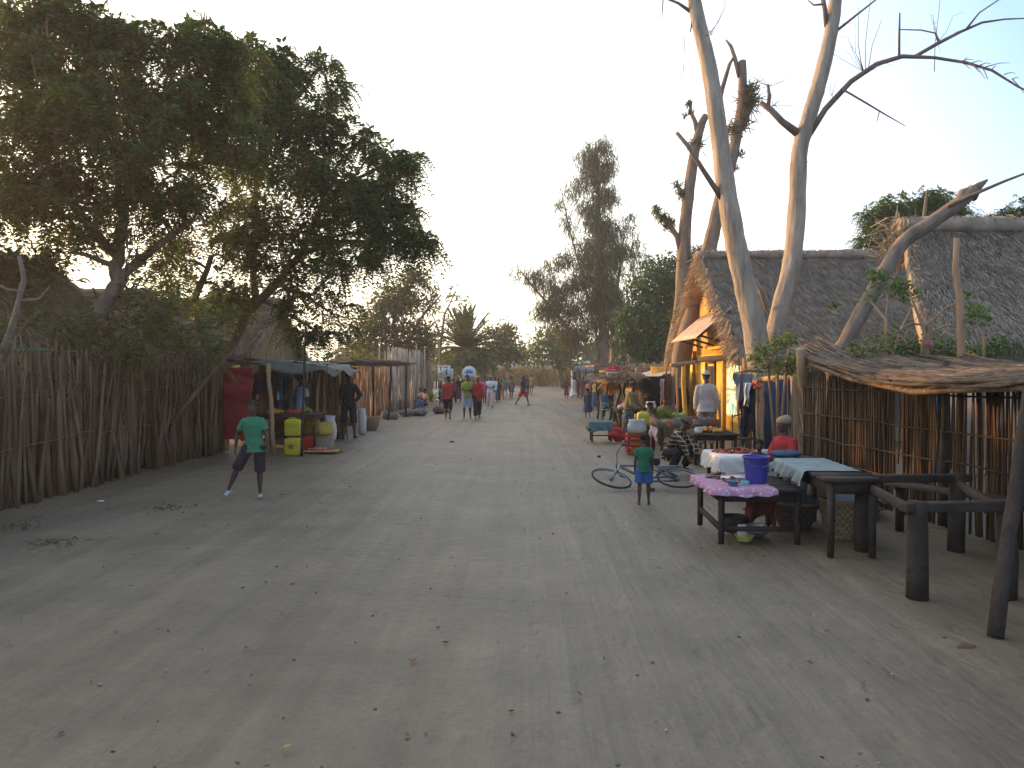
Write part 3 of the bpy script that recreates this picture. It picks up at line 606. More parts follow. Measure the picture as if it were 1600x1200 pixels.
for q in (A.x+.02, B.x-.02, (A.x+B.x)/2+.25): MB().tube([(q, 26.1, 0), (q+.02, 26.1, A.z*.5), (q, 26.1, 1.95)], .04, n=6).build('post', M_post, lt, smooth=True)

# ------------------------------------------------------------------ shelter with reed wall, right foreground
sh = thing('market_shelter', 'dark market shelter with a bundled branch roof and sunlit reed wall on the right', 'shelter', (4.9, 9, 0))
wallpts = [(4.7, 13.0, 0), (5.15, 9.4, 0), (5.55, 5.2, 0)]
def gapreeds(m, a, b, h, dens, r):
    a = Vector(a); b = Vector(b); L = (b-a).length; d = (b-a)/L; nr_ = Vector((-d.y, d.x, 0))
    for k in range(int(L*dens)):
        s = rnd.random()*L; g = math.sin(s*7.3)+math.sin(s*17.1+1)+math.sin(s*3.1)
        if g > 1.15 and rnd.random() < .8: continue
        hh = h*rnd.uniform(.93, 1.03); z0 = 0 if rnd.random() < .8 else rnd.uniform(0, .8)
        p = a+d*s+nr_*rnd.uniform(-.03, .03); q = p + d*rnd.gauss(0, .05)+nr_*rnd.gauss(0, .03); rr = rnd.uniform(*r)
        m.tube([p+Vector((0, 0, z0-.03)), p.lerp(q, .5)+Vector((rnd.gauss(0, .012), rnd.gauss(0, .012), hh*.5+z0*.5)), q+Vector((0, 0, hh))], [rr, rr, rr*.7], n=4)
m = MB()
for i in range(2): gapreeds(m, wallpts[i], wallpts[i+1], 1.84, 70, (.008, .019))
m.build('reed_wall', mat('shaded_reed', (0.085, 0.046, 0.022), var=0.35, scale=5, island=0.5, stretch=(1, 1, 0.2)), sh)  # reed darkened: the wall's shade is put into its colour
for z in (.45, .8, 1.17, 1.6):
    MB().tube(wobble(Vector(wallpts[0])+Vector((-.06, 0, z)), Vector(wallpts[1])+Vector((-.06, 0, z-.02)), 8, .01)+wobble(Vector(wallpts[1])+Vector((-.06, -.1, z-.02)), Vector(wallpts[2])+Vector((-.06, 0, z)), 8, .01), .012, n=5).build('rail', M_dwood, sh, smooth=True)
# branches of the roof run along the road, sagging in the middle
m = MB()
def roofz(x, y):     # front edge lower, dips in the middle
    f = (y-5)/(13-5); xf = 3.75+.95*f; t = (x-xf)/1.5
    return 1.90 - .834*f + 1.112*f*f + .14*t
for i in range(560):
    f0 = rnd.uniform(-.1, .75); L = rnd.uniform(.22, .45); t = abs(rnd.gauss(0, .45)); t = min(t, 1.15); r0 = rnd.uniform(.009, .026); pts = []; j = rnd.uniform(-.06, .06); jj = rnd.uniform(0, .075)
    for k in range(6):
        f = f0+L*k/5; y = 5+8*f; x = 3.72+.98*f+1.5*t + j*k/2 + .05*math.sin(6*f+i); pts.append((x, y, roofz(x, y)+jj*(.4+.6*math.sin(math.pi*min(1, max(0, f))))+rnd.gauss(0, .008)-.02*(t < .1)))
    m.tube(pts, [r0, r0, r0*.95, r0*.9, r0*.8, r0*.5], n=5)
for i in range(70):
    f = rnd.random(); y = 5+8*f; x0 = 3.72+.98*f; m.tube([(x0, y, roofz(x0, y)-.05), (x0+.8, y+rnd.gauss(0, .2), roofz(x0+.8, y)-.03), (x0+1.7, y+rnd.gauss(0, .3), roofz(x0+1.7, y)-.03)], [.015, .014, .01], n=4)
m.build('branch_roof', mat('dusky_branch', (0.10, 0.07, 0.048), var=0.5, island=.5, scale=8), sh, smooth=True)
def post(a, b, r0, r1, nm='post', par=None, mt=None, lab=None):
    a = Vector(a); b = Vector(b); pts = wobble(a, b, 5, r0*.25); pts[0] = a; pts[-1] = b
    return MB().tube(pts, [r0+(r1-r0)*i/5 for i in range(6)], n=9, rough=.05).build(nm, mt or M_wood, par, smooth=True, label=lab)
post(gnd(1272, 742), at(1252, 545, 12.7), .075, .085, par=sh, mt=M_sticklit)
post(gnd(1555, 995), at(1612, 596, 5.9), .055, .05, par=sh, mt=M_dwood)
post((5.1, 9.4, 0), (5.1, 9.4, 2.0), .05, .04, par=sh, mt=M_dwood); post((5.45, 5.8, 0), (5.45, 5.8, 2.0), .05, .04, par=sh, mt=M_dwood)
for f in (.12, .5, .9):
    y = 5+8*f; x0 = 3.72+.98*f; MB().tube(wobble((x0+.05, y, roofz(x0, y)-.09), (x0+1.7, y, roofz(x0+1.7, y)-.09), 5, .015), .035, n=6).build('roof_beam', M_dwood, sh, smooth=True)
MB().tube([(3.76, 5.2, 1.80), (4.16, 8.3, 1.66), (4.42, 10.4, 1.76), (4.68, 12.8, 2.0)], .035, n=6).build('roof_beam', M_stick, sh, smooth=True)

# little stick kiosk left of the shelter
kz = thing('stick_kiosk', 'small upright stick kiosk with a straw lintel left of the market shelter', 'kiosk', (5.0, 15.5, 0))
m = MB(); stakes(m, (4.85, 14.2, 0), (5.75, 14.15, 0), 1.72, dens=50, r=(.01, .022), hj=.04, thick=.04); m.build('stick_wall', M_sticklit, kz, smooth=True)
a_ = gnd(1206, 700); 
post(gnd(1190, 716), at(1190, 592, 16.4), .05, .05, par=kz, mt=M_post); post(gnd(1240, 728), at(1240, 585, 15.1), .07, .06, par=kz, mt=M_post)
MB().tube([at(1186, 593, 16.4), at(1210, 591, 15.8), at(1245, 590, 15.1)], .055, n=7, rough=.1).build('lintel', M_post, kz, smooth=True)
MB().box(tuple(at(1213, 650, 16.6)), (.62, .03, 1.7)).build('blue_board', mat('dark_blue_board', (.03, .05, .11)), kz)
# row of posts beside the yellow wall
MB().tube([gnd(1168, 702), at(1166, 640, 18), at(1164, 560, 18)], [.07, .065, .06], n=8).build('fence_post', M_post, smooth=True, label='tall pale post standing at the near corner of the yellow house', cat='post')
# ================================================================== TREES AND PLANTS
def B(px, py, r, D, dens=1.0):
    p = at(px, py, D); return (p.x, p.y, p.z, r * D / 1200, dens)
def T(*q): return [tuple(at(*a)) for a in q]
# the large feathery tree on the left: two trees whose crowns merge
tree('feathery_tree', 'large feathery tree with curved trunk leaning over the left fence, brown pods in its crown', (-7.9, 13.6, 0),
     [([(-8.0, 13.2, 0)] + T((130, 520, 13.4), (160, 482, 13.5), (183, 440, 13.6), (182, 395, 13.8), (195, 330, 14), (215, 260, 14)), .19, .07),
      (T((183, 440, 13.6), (240, 388, 14), (300, 345, 14.3)), .09, .05), (T((182, 400, 13.8), (120, 330, 13.5), (70, 250, 13)), .09, .05)],
     [B(20, 110, 85, 13), B(95, 60, 68, 13.4), B(95, 150, 88, 12.8), B(180, 110, 82, 14), B(30, 240, 95, 13), B(170, 220, 100, 13.4), B(270, 120, 78, 14.2), B(340, 105, 50, 14.6), B(40, 335, 75, 12.8, .8),
      B(120, 320, 80, 13.5, .8), B(230, 315, 80, 14, .8), B(320, 220, 92, 14.8), B(320, 320, 60, 14.5, .6), B(210, 400, 45, 13.8, .6), B(110, 395, 42, 13.4, .5), B(50, 30, 26, 13.4), B(140, 60, 32, 13.7), B(205, 70, 30, 14), B(265, 75, 28, 14), B(20, 410, 40, 13, .5), B(15, 30, 16, 13), B(75, 12, 15, 13.2), B(120, 22, 14, 13.5), B(178, 48, 13, 13.8), B(236, 56, 13, 14), B(300, 62, 15, 14.2), B(335, 52, 14, 14.6), B(365, 80, 14, 14.6)],
     leaf='frond', mleaf=M_leafA, mbark=M_bark2, nclump=23, per=16, sig=.08, L=.36, K=10, droop=1.0, pods=620, rt=.06, group='big feathery trees on the left')
tree('feathery_tree', 'large feathery tree whose dark crown overhangs the road above the small reed gable hut', (-7.9, 19.5, 0),
     [([(-8.4, 19.8, 0)] + T((352, 560, 19.6), (385, 490, 19.4), (430, 445, 19.2), (470, 395, 19), (500, 330, 18.8)), .17, .07), (T((400, 480, 19.4), (395, 400, 19.4), (400, 300, 19)), .1, .06), (T((330, 560, 20), (300, 480, 19), (330, 400, 18.5)), .12, .06)],
     [B(400, 150, 66, 18), B(450, 140, 52, 18.4), B(480, 190, 58, 18.3), B(410, 240, 88, 18), B(500, 270, 72, 18.2), B(470, 110, 30, 18.6), B(420, 90, 22, 18.6), B(520, 350, 78, 18.3), B(580, 300, 46, 18.5), B(595, 345, 38, 18.2), B(420, 350, 78, 18.8, .8),
      B(350, 400, 62, 18.5, .6), B(450, 430, 52, 18.6, .7), B(525, 430, 46, 18.4, .8), B(572, 388, 30, 18.2), B(635, 380, 24, 18), B(480, 490, 40, 18.8, .7), B(530, 500, 28, 18.6, .6), B(622, 256, 22, 18.6), B(585, 235, 26, 18.6), B(600, 280, 22, 18.4), B(300, 440, 50, 18.5, .6), B(260, 400, 50, 18, .5), B(345, 455, 40, 18.5, .8), B(380, 450, 40, 19, .5), B(635, 330, 16, 18.3), B(395, 72, 13, 18.4), B(440, 82, 14, 18.4), B(505, 98, 13, 18.6), B(518, 140, 15, 18.6), B(525, 200, 18, 18.5), B(572, 215, 13, 18.5), B(640, 252, 10, 18.6), B(648, 372, 11, 18), B(658, 385, 9, 18), B(612, 320, 14, 18.3), B(500, 520, 18, 18.6)],
     leaf='frond', mleaf=M_leafA, mbark=M_bark2, nclump=16, per=16, sig=.09, L=.42, K=10, droop=1.0, pods=520, rt=.055, group='big feathery trees on the left')
tree('shrub', 'dark shrubby growth rising behind the stick fence under the big tree', (-8.6, 14, 0),
     [([(-8.8, 14, 0), (-8.7, 14, 1.5)], .05, .03), ([(-8.2, 17, 0), (-8.3, 17, 2.0)], .05, .03)],
     [B(90, 505, 38, 12.2, 1.0), B(160, 500, 34, 12.8, .8), B(230, 500, 44, 13.2, 1.2), B(215, 465, 26, 13.5, .8), B(300, 505, 42, 14.2, 1.0), B(20, 525, 30, 11.6, .7), B(350, 500, 32, 16), B(270, 480, 32, 14, .8), B(210, 540, 30, 13.2), B(120, 540, 30, 12.4), B(330, 540, 26, 14.6)],
     leaf='frond', mleaf=M_leafA, nclump=32, per=12, sig=.13, L=.26, K=8, group='shrubs behind the fences', cat='shrub')
def bare(name, label, cat, limbs, mt, twigs=(), par=None):
    m = MB()
    for pts, r in limbs:
        k = len(pts); d = []; rr = []
        for i in range(k-1):
            for j in range(4):
                u = j/4; d.append(Vector(pts[i]).lerp(Vector(pts[i+1]), u) + Vector((rnd.gauss(0, .006), rnd.gauss(0, .006), 0))); rr.append(r[0]+(r[-1]-r[0])*(i+u)/(k-1))
        d.append(Vector(pts[-1])); rr.append(r[-1]); m.tube(d, rr, n=12 if r[0] > .08 else 7, rough=.035)
    return m
bt = thing('bare_tree', 'thin pale leafless sapling at the far left edge against the fence', 'tree', (*at(0, 577, 10.4).xy, 0))
bx = at(5, 577, 10.4)
m = bare('', '', '', [([(bx.x, bx.y, 0)] + T((5, 560, 10.4), (22, 500, 10.5), (38, 440, 10.5), (30, 400, 10.5)), (.06, .025)), (T((30, 470, 10.5), (60, 468, 10.6), (78, 448, 10.6)), (.03, .012)), (T((34, 455, 10.5), (10, 452, 10.4), (-10, 440, 10.4)), (.025, .012)), (T((28, 480, 10.5), (-5, 560, 10.2)), (.02, .012))], M_bark2)
m.build('trunk', mat('pale_twig', (.17, .13, .10)), bt, smooth=True)

# two tall bare pale trees on the right (one forked clump, two stems -> two trees rooted side by side)
def taper(pts, r0, r1, m): 
    P = [Vector(p) for p in pts]; k = len(P); d = []; rr = []
    for i in range(k-1):
        p0 = P[max(i-1, 0)]; p1 = P[i]; p2 = P[i+1]; p3 = P[min(i+2, k-1)]
        for j in range(6):
            u = j/6; q = 0.5*((2*p1) + (p2-p0)*u + (2*p0-5*p1+4*p2-p3)*u*u + (-p0+3*p1-3*p2+p3)*u**3); d.append(q); rr.append(r0+(r1-r0)*(i+u)/(k-1))
    d.append(P[-1]); rr.append(r1); k0 = len(m.V); m.tube(d, rr, n=28, rough=.035); ph = rnd.random()*6
    for i in range(len(d)):      # fluted, knotty bark
        for j in range(28):
            q = k0+i*28+j; a = 2*math.pi*j/28; v = Vector(m.V[q]); z = v.z
            f = .035*math.sin(3*a+ph+z*.5)+.03*math.sin(7*a-z*1.1)+.02*math.sin(11*a+z*2.3+ph)+.03*math.sin(z*5.1+2*a)*math.sin(z*1.7); m.V[q] = tuple(d[i]+(v-d[i])*(1+f))
def twigfan(m, base, n, L, up=0.6, r=.006):
    base = Vector(base)
    for _ in range(n):
        d = Vector((rnd.gauss(0, 1), rnd.gauss(0, .6), rnd.uniform(-.3, 1)*up*2)).normalized()*L*rnd.uniform(.5, 1.1); c = Vector((rnd.gauss(0, .12), 0, -rnd.random()*.25))*L
        m.tube([base, base+d*.35+c*.3, base+d*.7-c*.2, base+d+c], [r, r*.8, r*.55, r*.35], n=4)
t1 = thing('bare_tree', 'left stem of the two tall pale leafless trees before the thatched house', 'tree', (*at(1190, 577, 17.6).xy, 0), 0, 'bare pale trees before the thatched house')
m = MB(); p0 = at(1195, 577, 17.6)
taper([(p0.x, p0.y, -.1), (p0.x-.02, p0.y, 1.2)] + T((1180, 520, 17.6), (1166, 455, 17.6), (1148, 370, 17.6), (1133, 280, 17.6), (1121, 190, 17.6), (1106, 100, 17.6), (1090, 30, 17.6), (1080, -30, 17.6), (1070, -120, 17.6)), .295, .12, m)
m.build('trunk', M_bark, t1, smooth=True)
m = MB(); m.tube(T((1128, 310, 17.6), (1098, 265, 17.4), (1075, 228, 17.3), (1057, 207, 17.3)), [.075, .06, .055, .045], n=8, rough=.06); m.build('branch', M_bark2, t1, smooth=True)
m = MB(); m.tube(T((1082, 20, 17.6), (1060, 5, 17.6), (1035, -5, 17.6)), [.05, .035, .03], n=6); m.tube(T((1083, 18, 17.6), (1079, 50, 17.6)), [.03, .015], n=5); m.tube(T((1070, 57, 17.6), (1068, 110, 17.6), (1055, 150, 17.6), (1035, 180, 17.6)), [.009, .009, .006, .004], n=4)
m.tube(T((1036, 0, 17.6), (1034, 30, 17.6)), [.02, .01], n=4); twigfan(m, at(1110, 55, 17.6), 7, .9); m.tube(T((1109, 52, 17.6), (1122, 35, 17.6), (1133, 10, 17.6), (1132, -20, 17.6)), [.014, .012, .01, .008], n=4)
m.build('branch', M_twig, t1, smooth=True)
t2 = thing('bare_tree', 'right one of the two tall pale leafless trees, with a long arching branch', 'tree', (*at(1225, 577, 17.9).xy, 0), 0, 'bare pale trees before the thatched house')
m = MB(); p0 = at(1216, 577, 17.9)
taper([(p0.x, p0.y, -.1), (p0.x, p0.y, 1.2)] + T((1212, 530, 17.9), (1222, 475, 17.9), (1238, 410, 17.9), (1246, 320, 17.9), (1249, 240, 17.9), (1262, 190, 17.9), (1282, 120, 17.9), (1298, 50, 17.9), (1306, -10, 17.9), (1312, -100, 17.9)), .245, .13, m)
m.build('trunk', M_bark, t2, smooth=True)
m = MB(); m.tube(T((1200, 482, 17.8), (1190, 455, 17.8), (1177, 436, 17.8)), [.09, .07, .05], n=8); m.build('branch', M_bark, t2, smooth=True)
m = MB(); m.tube(T((1246, 208, 17.9), (1222, 190, 17.8), (1205, 172, 17.8), (1188, 160, 17.8)), [.1, .085, .07, .05], n=8, rough=.1); m.tube(T((1200, 168, 17.8), (1202, 150, 17.8), (1200, 132, 17.8)), [.05, .045, .03], n=7)
m.build('branch', M_bark2, t2, smooth=True)
m = MB(); m.tube(T((1258, 220, 17.9), (1290, 170, 17.8), (1330, 127, 17.6), (1370, 100, 17.4), (1410, 88, 17.3), (1460, 90, 17.1), (1510, 98, 17), (1550, 110, 16.9), (1590, 135, 16.8), (1640, 160, 16.7)), [.085, .07, .062, .055, .05, .035, .03, .026, .02, .012], n=8, rough=.05)
m.tube(T((1430, 88, 17.3), (1465, 68, 17.3), (1500, 50, 17.4), (1535, 35, 17.6), (1570, 30, 17.6), (1620, 28, 17.6)), [.045, .04, .034, .026, .018, .012], n=7, rough=.06)
m.tube(T((1510, 45, 17.4), (1530, 20, 17.6), (1560, 0, 17.6), (1600, -25, 17.6)), [.025, .018, .014, .01], n=5)
m.tube(T((1405, 86, 17.3), (1405, 55, 17.3), (1406, 20, 17.3)), [.028, .024, .016], n=6, rough=.1); m.tube(T((1406, 46, 17.3), (1440, 47, 17.3), (1462, 52, 17.3), (1468, 66, 17.3)), [.014, .016, .018, .02], n=5)
m.tube(T((1314, 138, 17.6), (1355, 162, 17.4), (1385, 180, 17.4), (1415, 197, 17.4)), [.03, .024, .016, .008], n=5, rough=.15); m.tube(T((1374, 174, 17.4), (1370, 190, 17.4)), [.014, .008], n=4)
m.tube(T((1300, 54, 17.9), (1340, 22, 17.9), (1368, 0, 17.9), (1385, -20, 17.9)), [.035, .024, .018, .012], n=6)
m.tube(T((1292, 42, 17.9), (1289, 15, 17.8), (1284, -10, 17.8)), [.06, .05, .045], n=6, rough=.1); m.tube(T((1288, 6, 17.8), (1272, 8, 17.8), (1262, 0, 17.8)), [.03, .02, .01], n=5)
for q, n_, L_ in (((1202, 135, 17.8), 8, 1.3), ((1208, 165, 17.8), 9, 1.1), ((1350, 112, 17.6), 6, 1.6), ((1465, 66, 17.3), 6, 1.0), ((1255, 260, 17.9), 3, .4), ((1300, 150, 17.8), 4, .6)): twigfan(m, at(*q), n_, L_, up=1.1, r=.007)
for (a, b, c) in ((1348, 1342, 10), (1352, 1360, 0), (1356, 1378, 30), (1460, 1470, -10)): m.tube(T((a, 112, 17.6), ((a+b)/2-4, 70, 17.6), (b, c, 17.6)), [.01, .008, .005], n=4)
for k in range(16):      # fine twigs at the drooping tips
    u = rnd.random(); q = Vector(at(1490+130*u, 96+55*u*u, 16.9)); d = Vector((rnd.uniform(.1, .9), 0, rnd.uniform(-.5, .25))); m.tube([q, q+d*.35, q+d*.6+Vector((0, 0, -.05))], [.012, .008, .004], n=4)
m.build('branch', M_twig, t2, smooth=True)
# leaning dead trunk
dt = thing('dead_tree', 'broken dead trunk leaning right over the thatched roofs', 'tree', (*at(1300, 577, 13.2).xy, 0))
m = MB(); b0 = at(1303, 577, 13.2)
taper([(b0.x-.15, b0.y, -.1), tuple(b0)] + T((1322, 535, 13.2), (1345, 490, 13.2), (1382, 425, 13.2), (1412, 378, 13.2), (1455, 348, 13.2), (1500, 316, 13.2), (1522, 296, 13.2)), .135, .105, m)
m.tube(T((1515, 306, 13.2), (1530, 290, 13.2), (1543, 281, 13.2)), [.12, .07, .015], n=8, rough=.2); m.tube(T((1500, 316, 13.2), (1505, 300, 13.2), (1520, 292, 13.2)), [.1, .08, .02], n=7, rough=.2)
m.build('trunk', mat('grey_bark', (.19, .14, .105), var=.4, scale=5, bump=.7, bscale=14, stretch=(1, 1, .3)), dt, smooth=True)
m = MB(); m.tube(T((1480, 322, 13.1), (1530, 300, 13), (1570, 283, 12.9), (1625, 262, 12.8)), [.035, .03, .024, .015], n=6); m.build('branch', M_bark2, dt, smooth=True)
# stakes with shoots beside it
st = thing('forked_stake', 'upright bare stake standing before the right thatched roof, pale and slightly crooked', 'stake', (*at(1500, 577, 11).xy, 0))
b0 = at(1502, 577, 11); MB().tube([(b0.x, b0.y, 0)] + T((1502, 545, 11), (1500, 470, 11), (1493, 420, 11), (1495, 372, 11)), [.06, .055, .05, .045, .04], n=8, rough=.05).build('stake', M_sticklit, st, smooth=True)

# pollarded casuarina-like trees behind the left stem
def tufts(pts, mt=M_needle):
    m = MB()
    for (px, py, r, D, n) in pts:
        c = np.array(at(px, py, D)); P = c + NR.normal(size=(n, 3))*r*D/1200*.3; d = NR.normal(size=(n, 3))+[0, 0, .1]; m.quads(strips(P, d, NR.uniform(.5, 1.1, n)*r*D/1200, .035))
    return m
c1 = thing('pollarded_tree', 'lopped tree left of the bare pair with small needle tufts on its stubs', 'tree', (*at(1050, 577, 29).xy, 0)); b0 = at(1048, 577, 29)
m = MB(); taper([(b0.x, b0.y, 0)] + T((1052, 560, 29), (1066, 480, 29), (1068, 420, 29), (1072, 340, 29), (1083, 250, 29), (1094, 200, 29), (1103, 180, 29)), .36, .12, m)
m.tube(T((1066, 395, 29), (1058, 370, 29), (1045, 350, 29), (1022, 330, 29)), [.16, .12, .1, .06], n=7, rough=.1); m.tube(T((1074, 315, 29), (1066, 300, 29), (1056, 288, 29)), [.12, .1, .05], n=7)
m.tube(T((1092, 225, 29), (1086, 190, 29), (1078, 172, 29), (1080, 158, 29)), [.1, .08, .07, .05], n=7, rough=.1); m.build('trunk', M_bark2, c1, smooth=True)
tufts([(1025, 328, 9, 29, 90), (1035, 340, 12, 29, 160), (1048, 347, 10, 29, 110), (1041, 355, 8, 29, 80), (1058, 290, 9, 29, 80), (1065, 304, 10, 29, 110), (1088, 225, 14, 29, 200), (1075, 163, 7, 29, 60), (1080, 175, 7, 29, 60), (1070, 180, 6, 29, 40), (1072, 405, 12, 29, 100),
       (1066, 500, 24, 29, 330), (1075, 520, 18, 29, 200), (1080, 410, 18, 29, 160), (1090, 395, 16, 29, 120)]).build('crown', M_needle, c1)
c2 = thing('pollarded_tree', 'rough leaning trunk behind the bare pair with a dense brown tuft near its top', 'tree', (*at(1060, 577, 26).xy, 0)); b0 = at(1058, 577, 26)
m = MB(); taper([(b0.x, b0.y, 0)] + T((1065, 555, 26), (1080, 500, 26), (1095, 450, 26), (1106, 400, 26), (1122, 330, 26), (1143, 250, 26), (1153, 200, 26), (1160, 150, 26), (1160, 95, 26)), .34, .12, m)
m.tube(T((1155, 200, 26), (1165, 180, 26), (1172, 140, 26)), [.16, .14, .06], n=7, rough=.1); m.tube(T((1156, 120, 26), (1148, 90, 26), (1142, 72, 26), (1134, 62, 26)), [.1, .08, .06, .03], n=7, rough=.12)
m.tube(T((1120, 180, 26), (1128, 140, 26), (1140, 100, 26), (1146, 90, 26)), [.08, .08, .06, .04], n=6); m.tube(T((1108, 380, 26), (1122, 362, 26), (1128, 345, 26)), [.1, .07, .03], n=6); m.build('trunk', M_bark2, c2, smooth=True)
tufts([(1170, 160, 20, 26, 330), (1172, 140, 14, 26, 160), (1162, 190, 16, 26, 200), (1150, 210, 12, 26, 120), (1158, 240, 9, 26, 60), (1150, 262, 7, 26, 40), (1142, 200, 12, 26, 90)], M_dry).build('crown', M_dry, c2)

# tall airy casuarina in the middle
D0 = 58; b0 = at(945, 577, D0)
tree('casuarina_tree', 'tall airy needle leaved tree rising over the middle of the road', (b0.x, b0.y, 0),
     [([(b0.x, b0.y, 0)] + T((943, 540, D0), (940, 450, D0), (936, 350, D0), (930, 230, D0)), .42, .07), ([(b0.x-.6, b0.y, 0)] + T((935, 540, D0), (915, 450, D0), (890, 360, D0), (878, 300, D0)), .13, .03),
      ([(b0.x+1, b0.y, 0)] + T((962, 540, D0), (965, 450, D0), (975, 370, D0)), .26, .06), ([(b0.x-1, b0.y, 0)] + T((935, 575, D0), (900, 530, D0), (860, 480, D0), (815, 425, D0)), .26, .05)],
     [B(935, 235, 22, D0), B(915, 250, 16, D0), B(950, 260, 18, D0), B(930, 280, 22, D0), B(905, 285, 13, D0, .6), B(945, 310, 24, D0), B(920, 330, 20, D0), B(938, 360, 30, D0, 1.2), B(935, 410, 34, D0, 1.3), B(938, 460, 38, D0, 1.3), B(935, 505, 38, D0, .6), B(978, 350, 16, D0, .7), B(985, 390, 20, D0, .8), B(990, 430, 18, D0, .6),
      B(1010, 400, 12, D0, .4), B(890, 300, 15, D0, .5), B(870, 320, 12, D0, .4), B(885, 350, 17, D0, .5), B(880, 400, 20, D0, .6), B(860, 410, 14, D0, .5), B(840, 430, 16, D0, .5), B(822, 435, 12, D0, .5), B(812, 425, 10, D0, .4), B(860, 450, 24, D0, .8), B(880, 480, 30, D0, 1), B(850, 485, 22, D0, .8), B(900, 440, 24, D0, .7), B(890, 520, 28, D0, .6), B(960, 480, 26, D0, .7), B(978, 500, 20, D0, .5), B(960, 400, 20, D0, .9), B(915, 380, 20, D0, .7)],
     leaf='needle', mleaf=M_needle, nclump=23, per=36, sig=.30, L=.5, W=.045, rt=.09, group='needle leaved trees at the road bend')
# other middle distance trees
for px, D, r in ((972, 62, .45), (987, 60, .5), (957, 66, .4)):
    b = at(px, 577, D); MB().tube([(b.x, b.y, 0), (b.x+.1, b.y, 3), tuple(at(px+2, 480, D))], [r, r*.8, r*.6], n=8, rough=.05).build('tree_trunk', M_bark2, smooth=True,
        label={972: 'thick bare lower trunk just right of the tall airy tree', 987: 'stout reddish trunk nearest the dark green tree', 957: 'slim far trunk behind the dome shaped red sign'}[px], cat='tree trunk', group='trunks behind the red dome sign')
b = at(1030, 577, 46)
tree('dark_tree', 'dense dark green round tree behind the lopped trunks on the right', (b.x, b.y, 0), [([(b.x, b.y, 0), (b.x, b.y, 3), tuple(at(1030, 460, 46))], .3, .12)],
     [B(1035, 440, 38, 46, 1.3), B(1005, 465, 30, 46, 1.3), B(1060, 470, 40, 46, 1.2), B(1015, 510, 42, 46, 1.3), B(1060, 530, 42, 46, 1.2), B(990, 540, 30, 46), B(1035, 560, 36, 46, 1.2), B(1095, 440, 34, 46), B(1100, 500, 40, 46), B(985, 500, 20, 46)],
     leaf='leaf', mleaf=M_leafC, nclump=14, per=70, sig=.3, L=.24, W=.13, rt=.1)
b = at(850, 577, 78)
tree('round_tree', 'round leafy green tree over the end of the road', (b.x, b.y, 0), [([(b.x+2, b.y, 0), tuple(at(865, 540, 78)), tuple(at(855, 520, 78))], .3, .12)],
     [B(850, 525, 20, 78), B(835, 540, 16, 78), B(870, 535, 24, 78), B(895, 540, 24, 78), B(860, 555, 20, 78), B(885, 560, 18, 78), B(912, 545, 20, 78), B(840, 560, 10, 78)],
     leaf='leaf', mleaf=M_leafD, nclump=3.2, per=70, sig=.5, L=.42, W=.25, rt=.1)
b = at(735, 577, 62)
tree('bush_tree', 'broad dark bushy tree hugging the date palm', (b.x, b.y, 0), [([(b.x+1, b.y, 0), (b.x+1, b.y, 3)], .25, .12)],
     [B(778, 545, 28, 63), B(800, 552, 20, 64), B(775, 525, 14, 63), B(740, 562, 20, 63), B(700, 566, 18, 61), B(680, 545, 18, 60, .7), B(785, 520, 14, 63, .7), B(730, 566, 20, 53), B(755, 570, 18, 53), B(705, 572, 16, 53), B(815, 560, 14, 66)],
     leaf='leaf', mleaf=M_leafB, nclump=5, per=80, sig=.45, L=.36, W=.2, rt=.1)
b = at(795, 577, 75)
tree('slender_tree', 'slender wispy sapling over the bush right of the date palm', (b.x, b.y, 0), [([(b.x, b.y, 0), tuple(at(792, 540, 75)), tuple(at(790, 505, 75))], .15, .05)],
     [B(790, 508, 9, 75, .8), B(782, 520, 9, 75, .7), B(798, 522, 9, 75, .7), B(800, 535, 9, 75, .7), B(786, 535, 8, 75, .8)], leaf='leaf', mleaf=M_leafB, nclump=5, per=26, sig=.3, L=.36, W=.16, rt=.05)
b = at(628, 577, 44)
tree('willowy_tree', 'loose sunlit gum like tree over the tall palisade on the left', (b.x, b.y, 0),
     [([(b.x, b.y, 0)] + T((628, 560, 44), (615, 510, 44), (625, 460, 44), (650, 425, 44)), .2, .05), (T((628, 560, 44), (655, 500, 44), (690, 460, 44)), .12, .04), (T((622, 540, 44), (600, 500, 44), (590, 470, 44)), .1, .04)],
     [B(650, 430, 18, 44), B(632, 445, 18, 44), B(618, 470, 22, 44), B(640, 480, 24, 44), B(668, 450, 15, 44, .8), B(600, 480, 22, 44), B(585, 510, 26, 44), B(620, 515, 28, 44), B(655, 515, 22, 44, .7), B(575, 535, 22, 44), B(640, 550, 26, 44), B(605, 550, 22, 44), B(675, 480, 13, 44, .5), B(600, 455, 10, 44, .5), B(560, 550, 18, 42), B(670, 540, 15, 44, .7)],
     leaf='leaf', mleaf=M_leafB, nclump=20, per=44, sig=.28, L=.34, W=.1, rt=.05)
b = at(690, 577, 48)
tree('wispy_tree', 'wispy sparse twiggy tree between the gum like tree and the date palm', (b.x, b.y, 0), [([(b.x, b.y, 0)] + T((688, 540, 48), (695, 490, 48), (712, 455, 48)), .12, .03), (T((690, 530, 48), (675, 490, 48)), .07, .03)],
     [B(712, 458, 10, 48, .6), B(722, 470, 9, 48, .5), B(700, 468, 9, 48, .5), B(690, 485, 10, 48, .5), B(700, 490, 10, 48, .4), B(678, 490, 8, 48, .4)], leaf='leaf', mleaf=M_leafB, nclump=5, per=14, sig=.25, L=.26, W=.09, rt=.03)
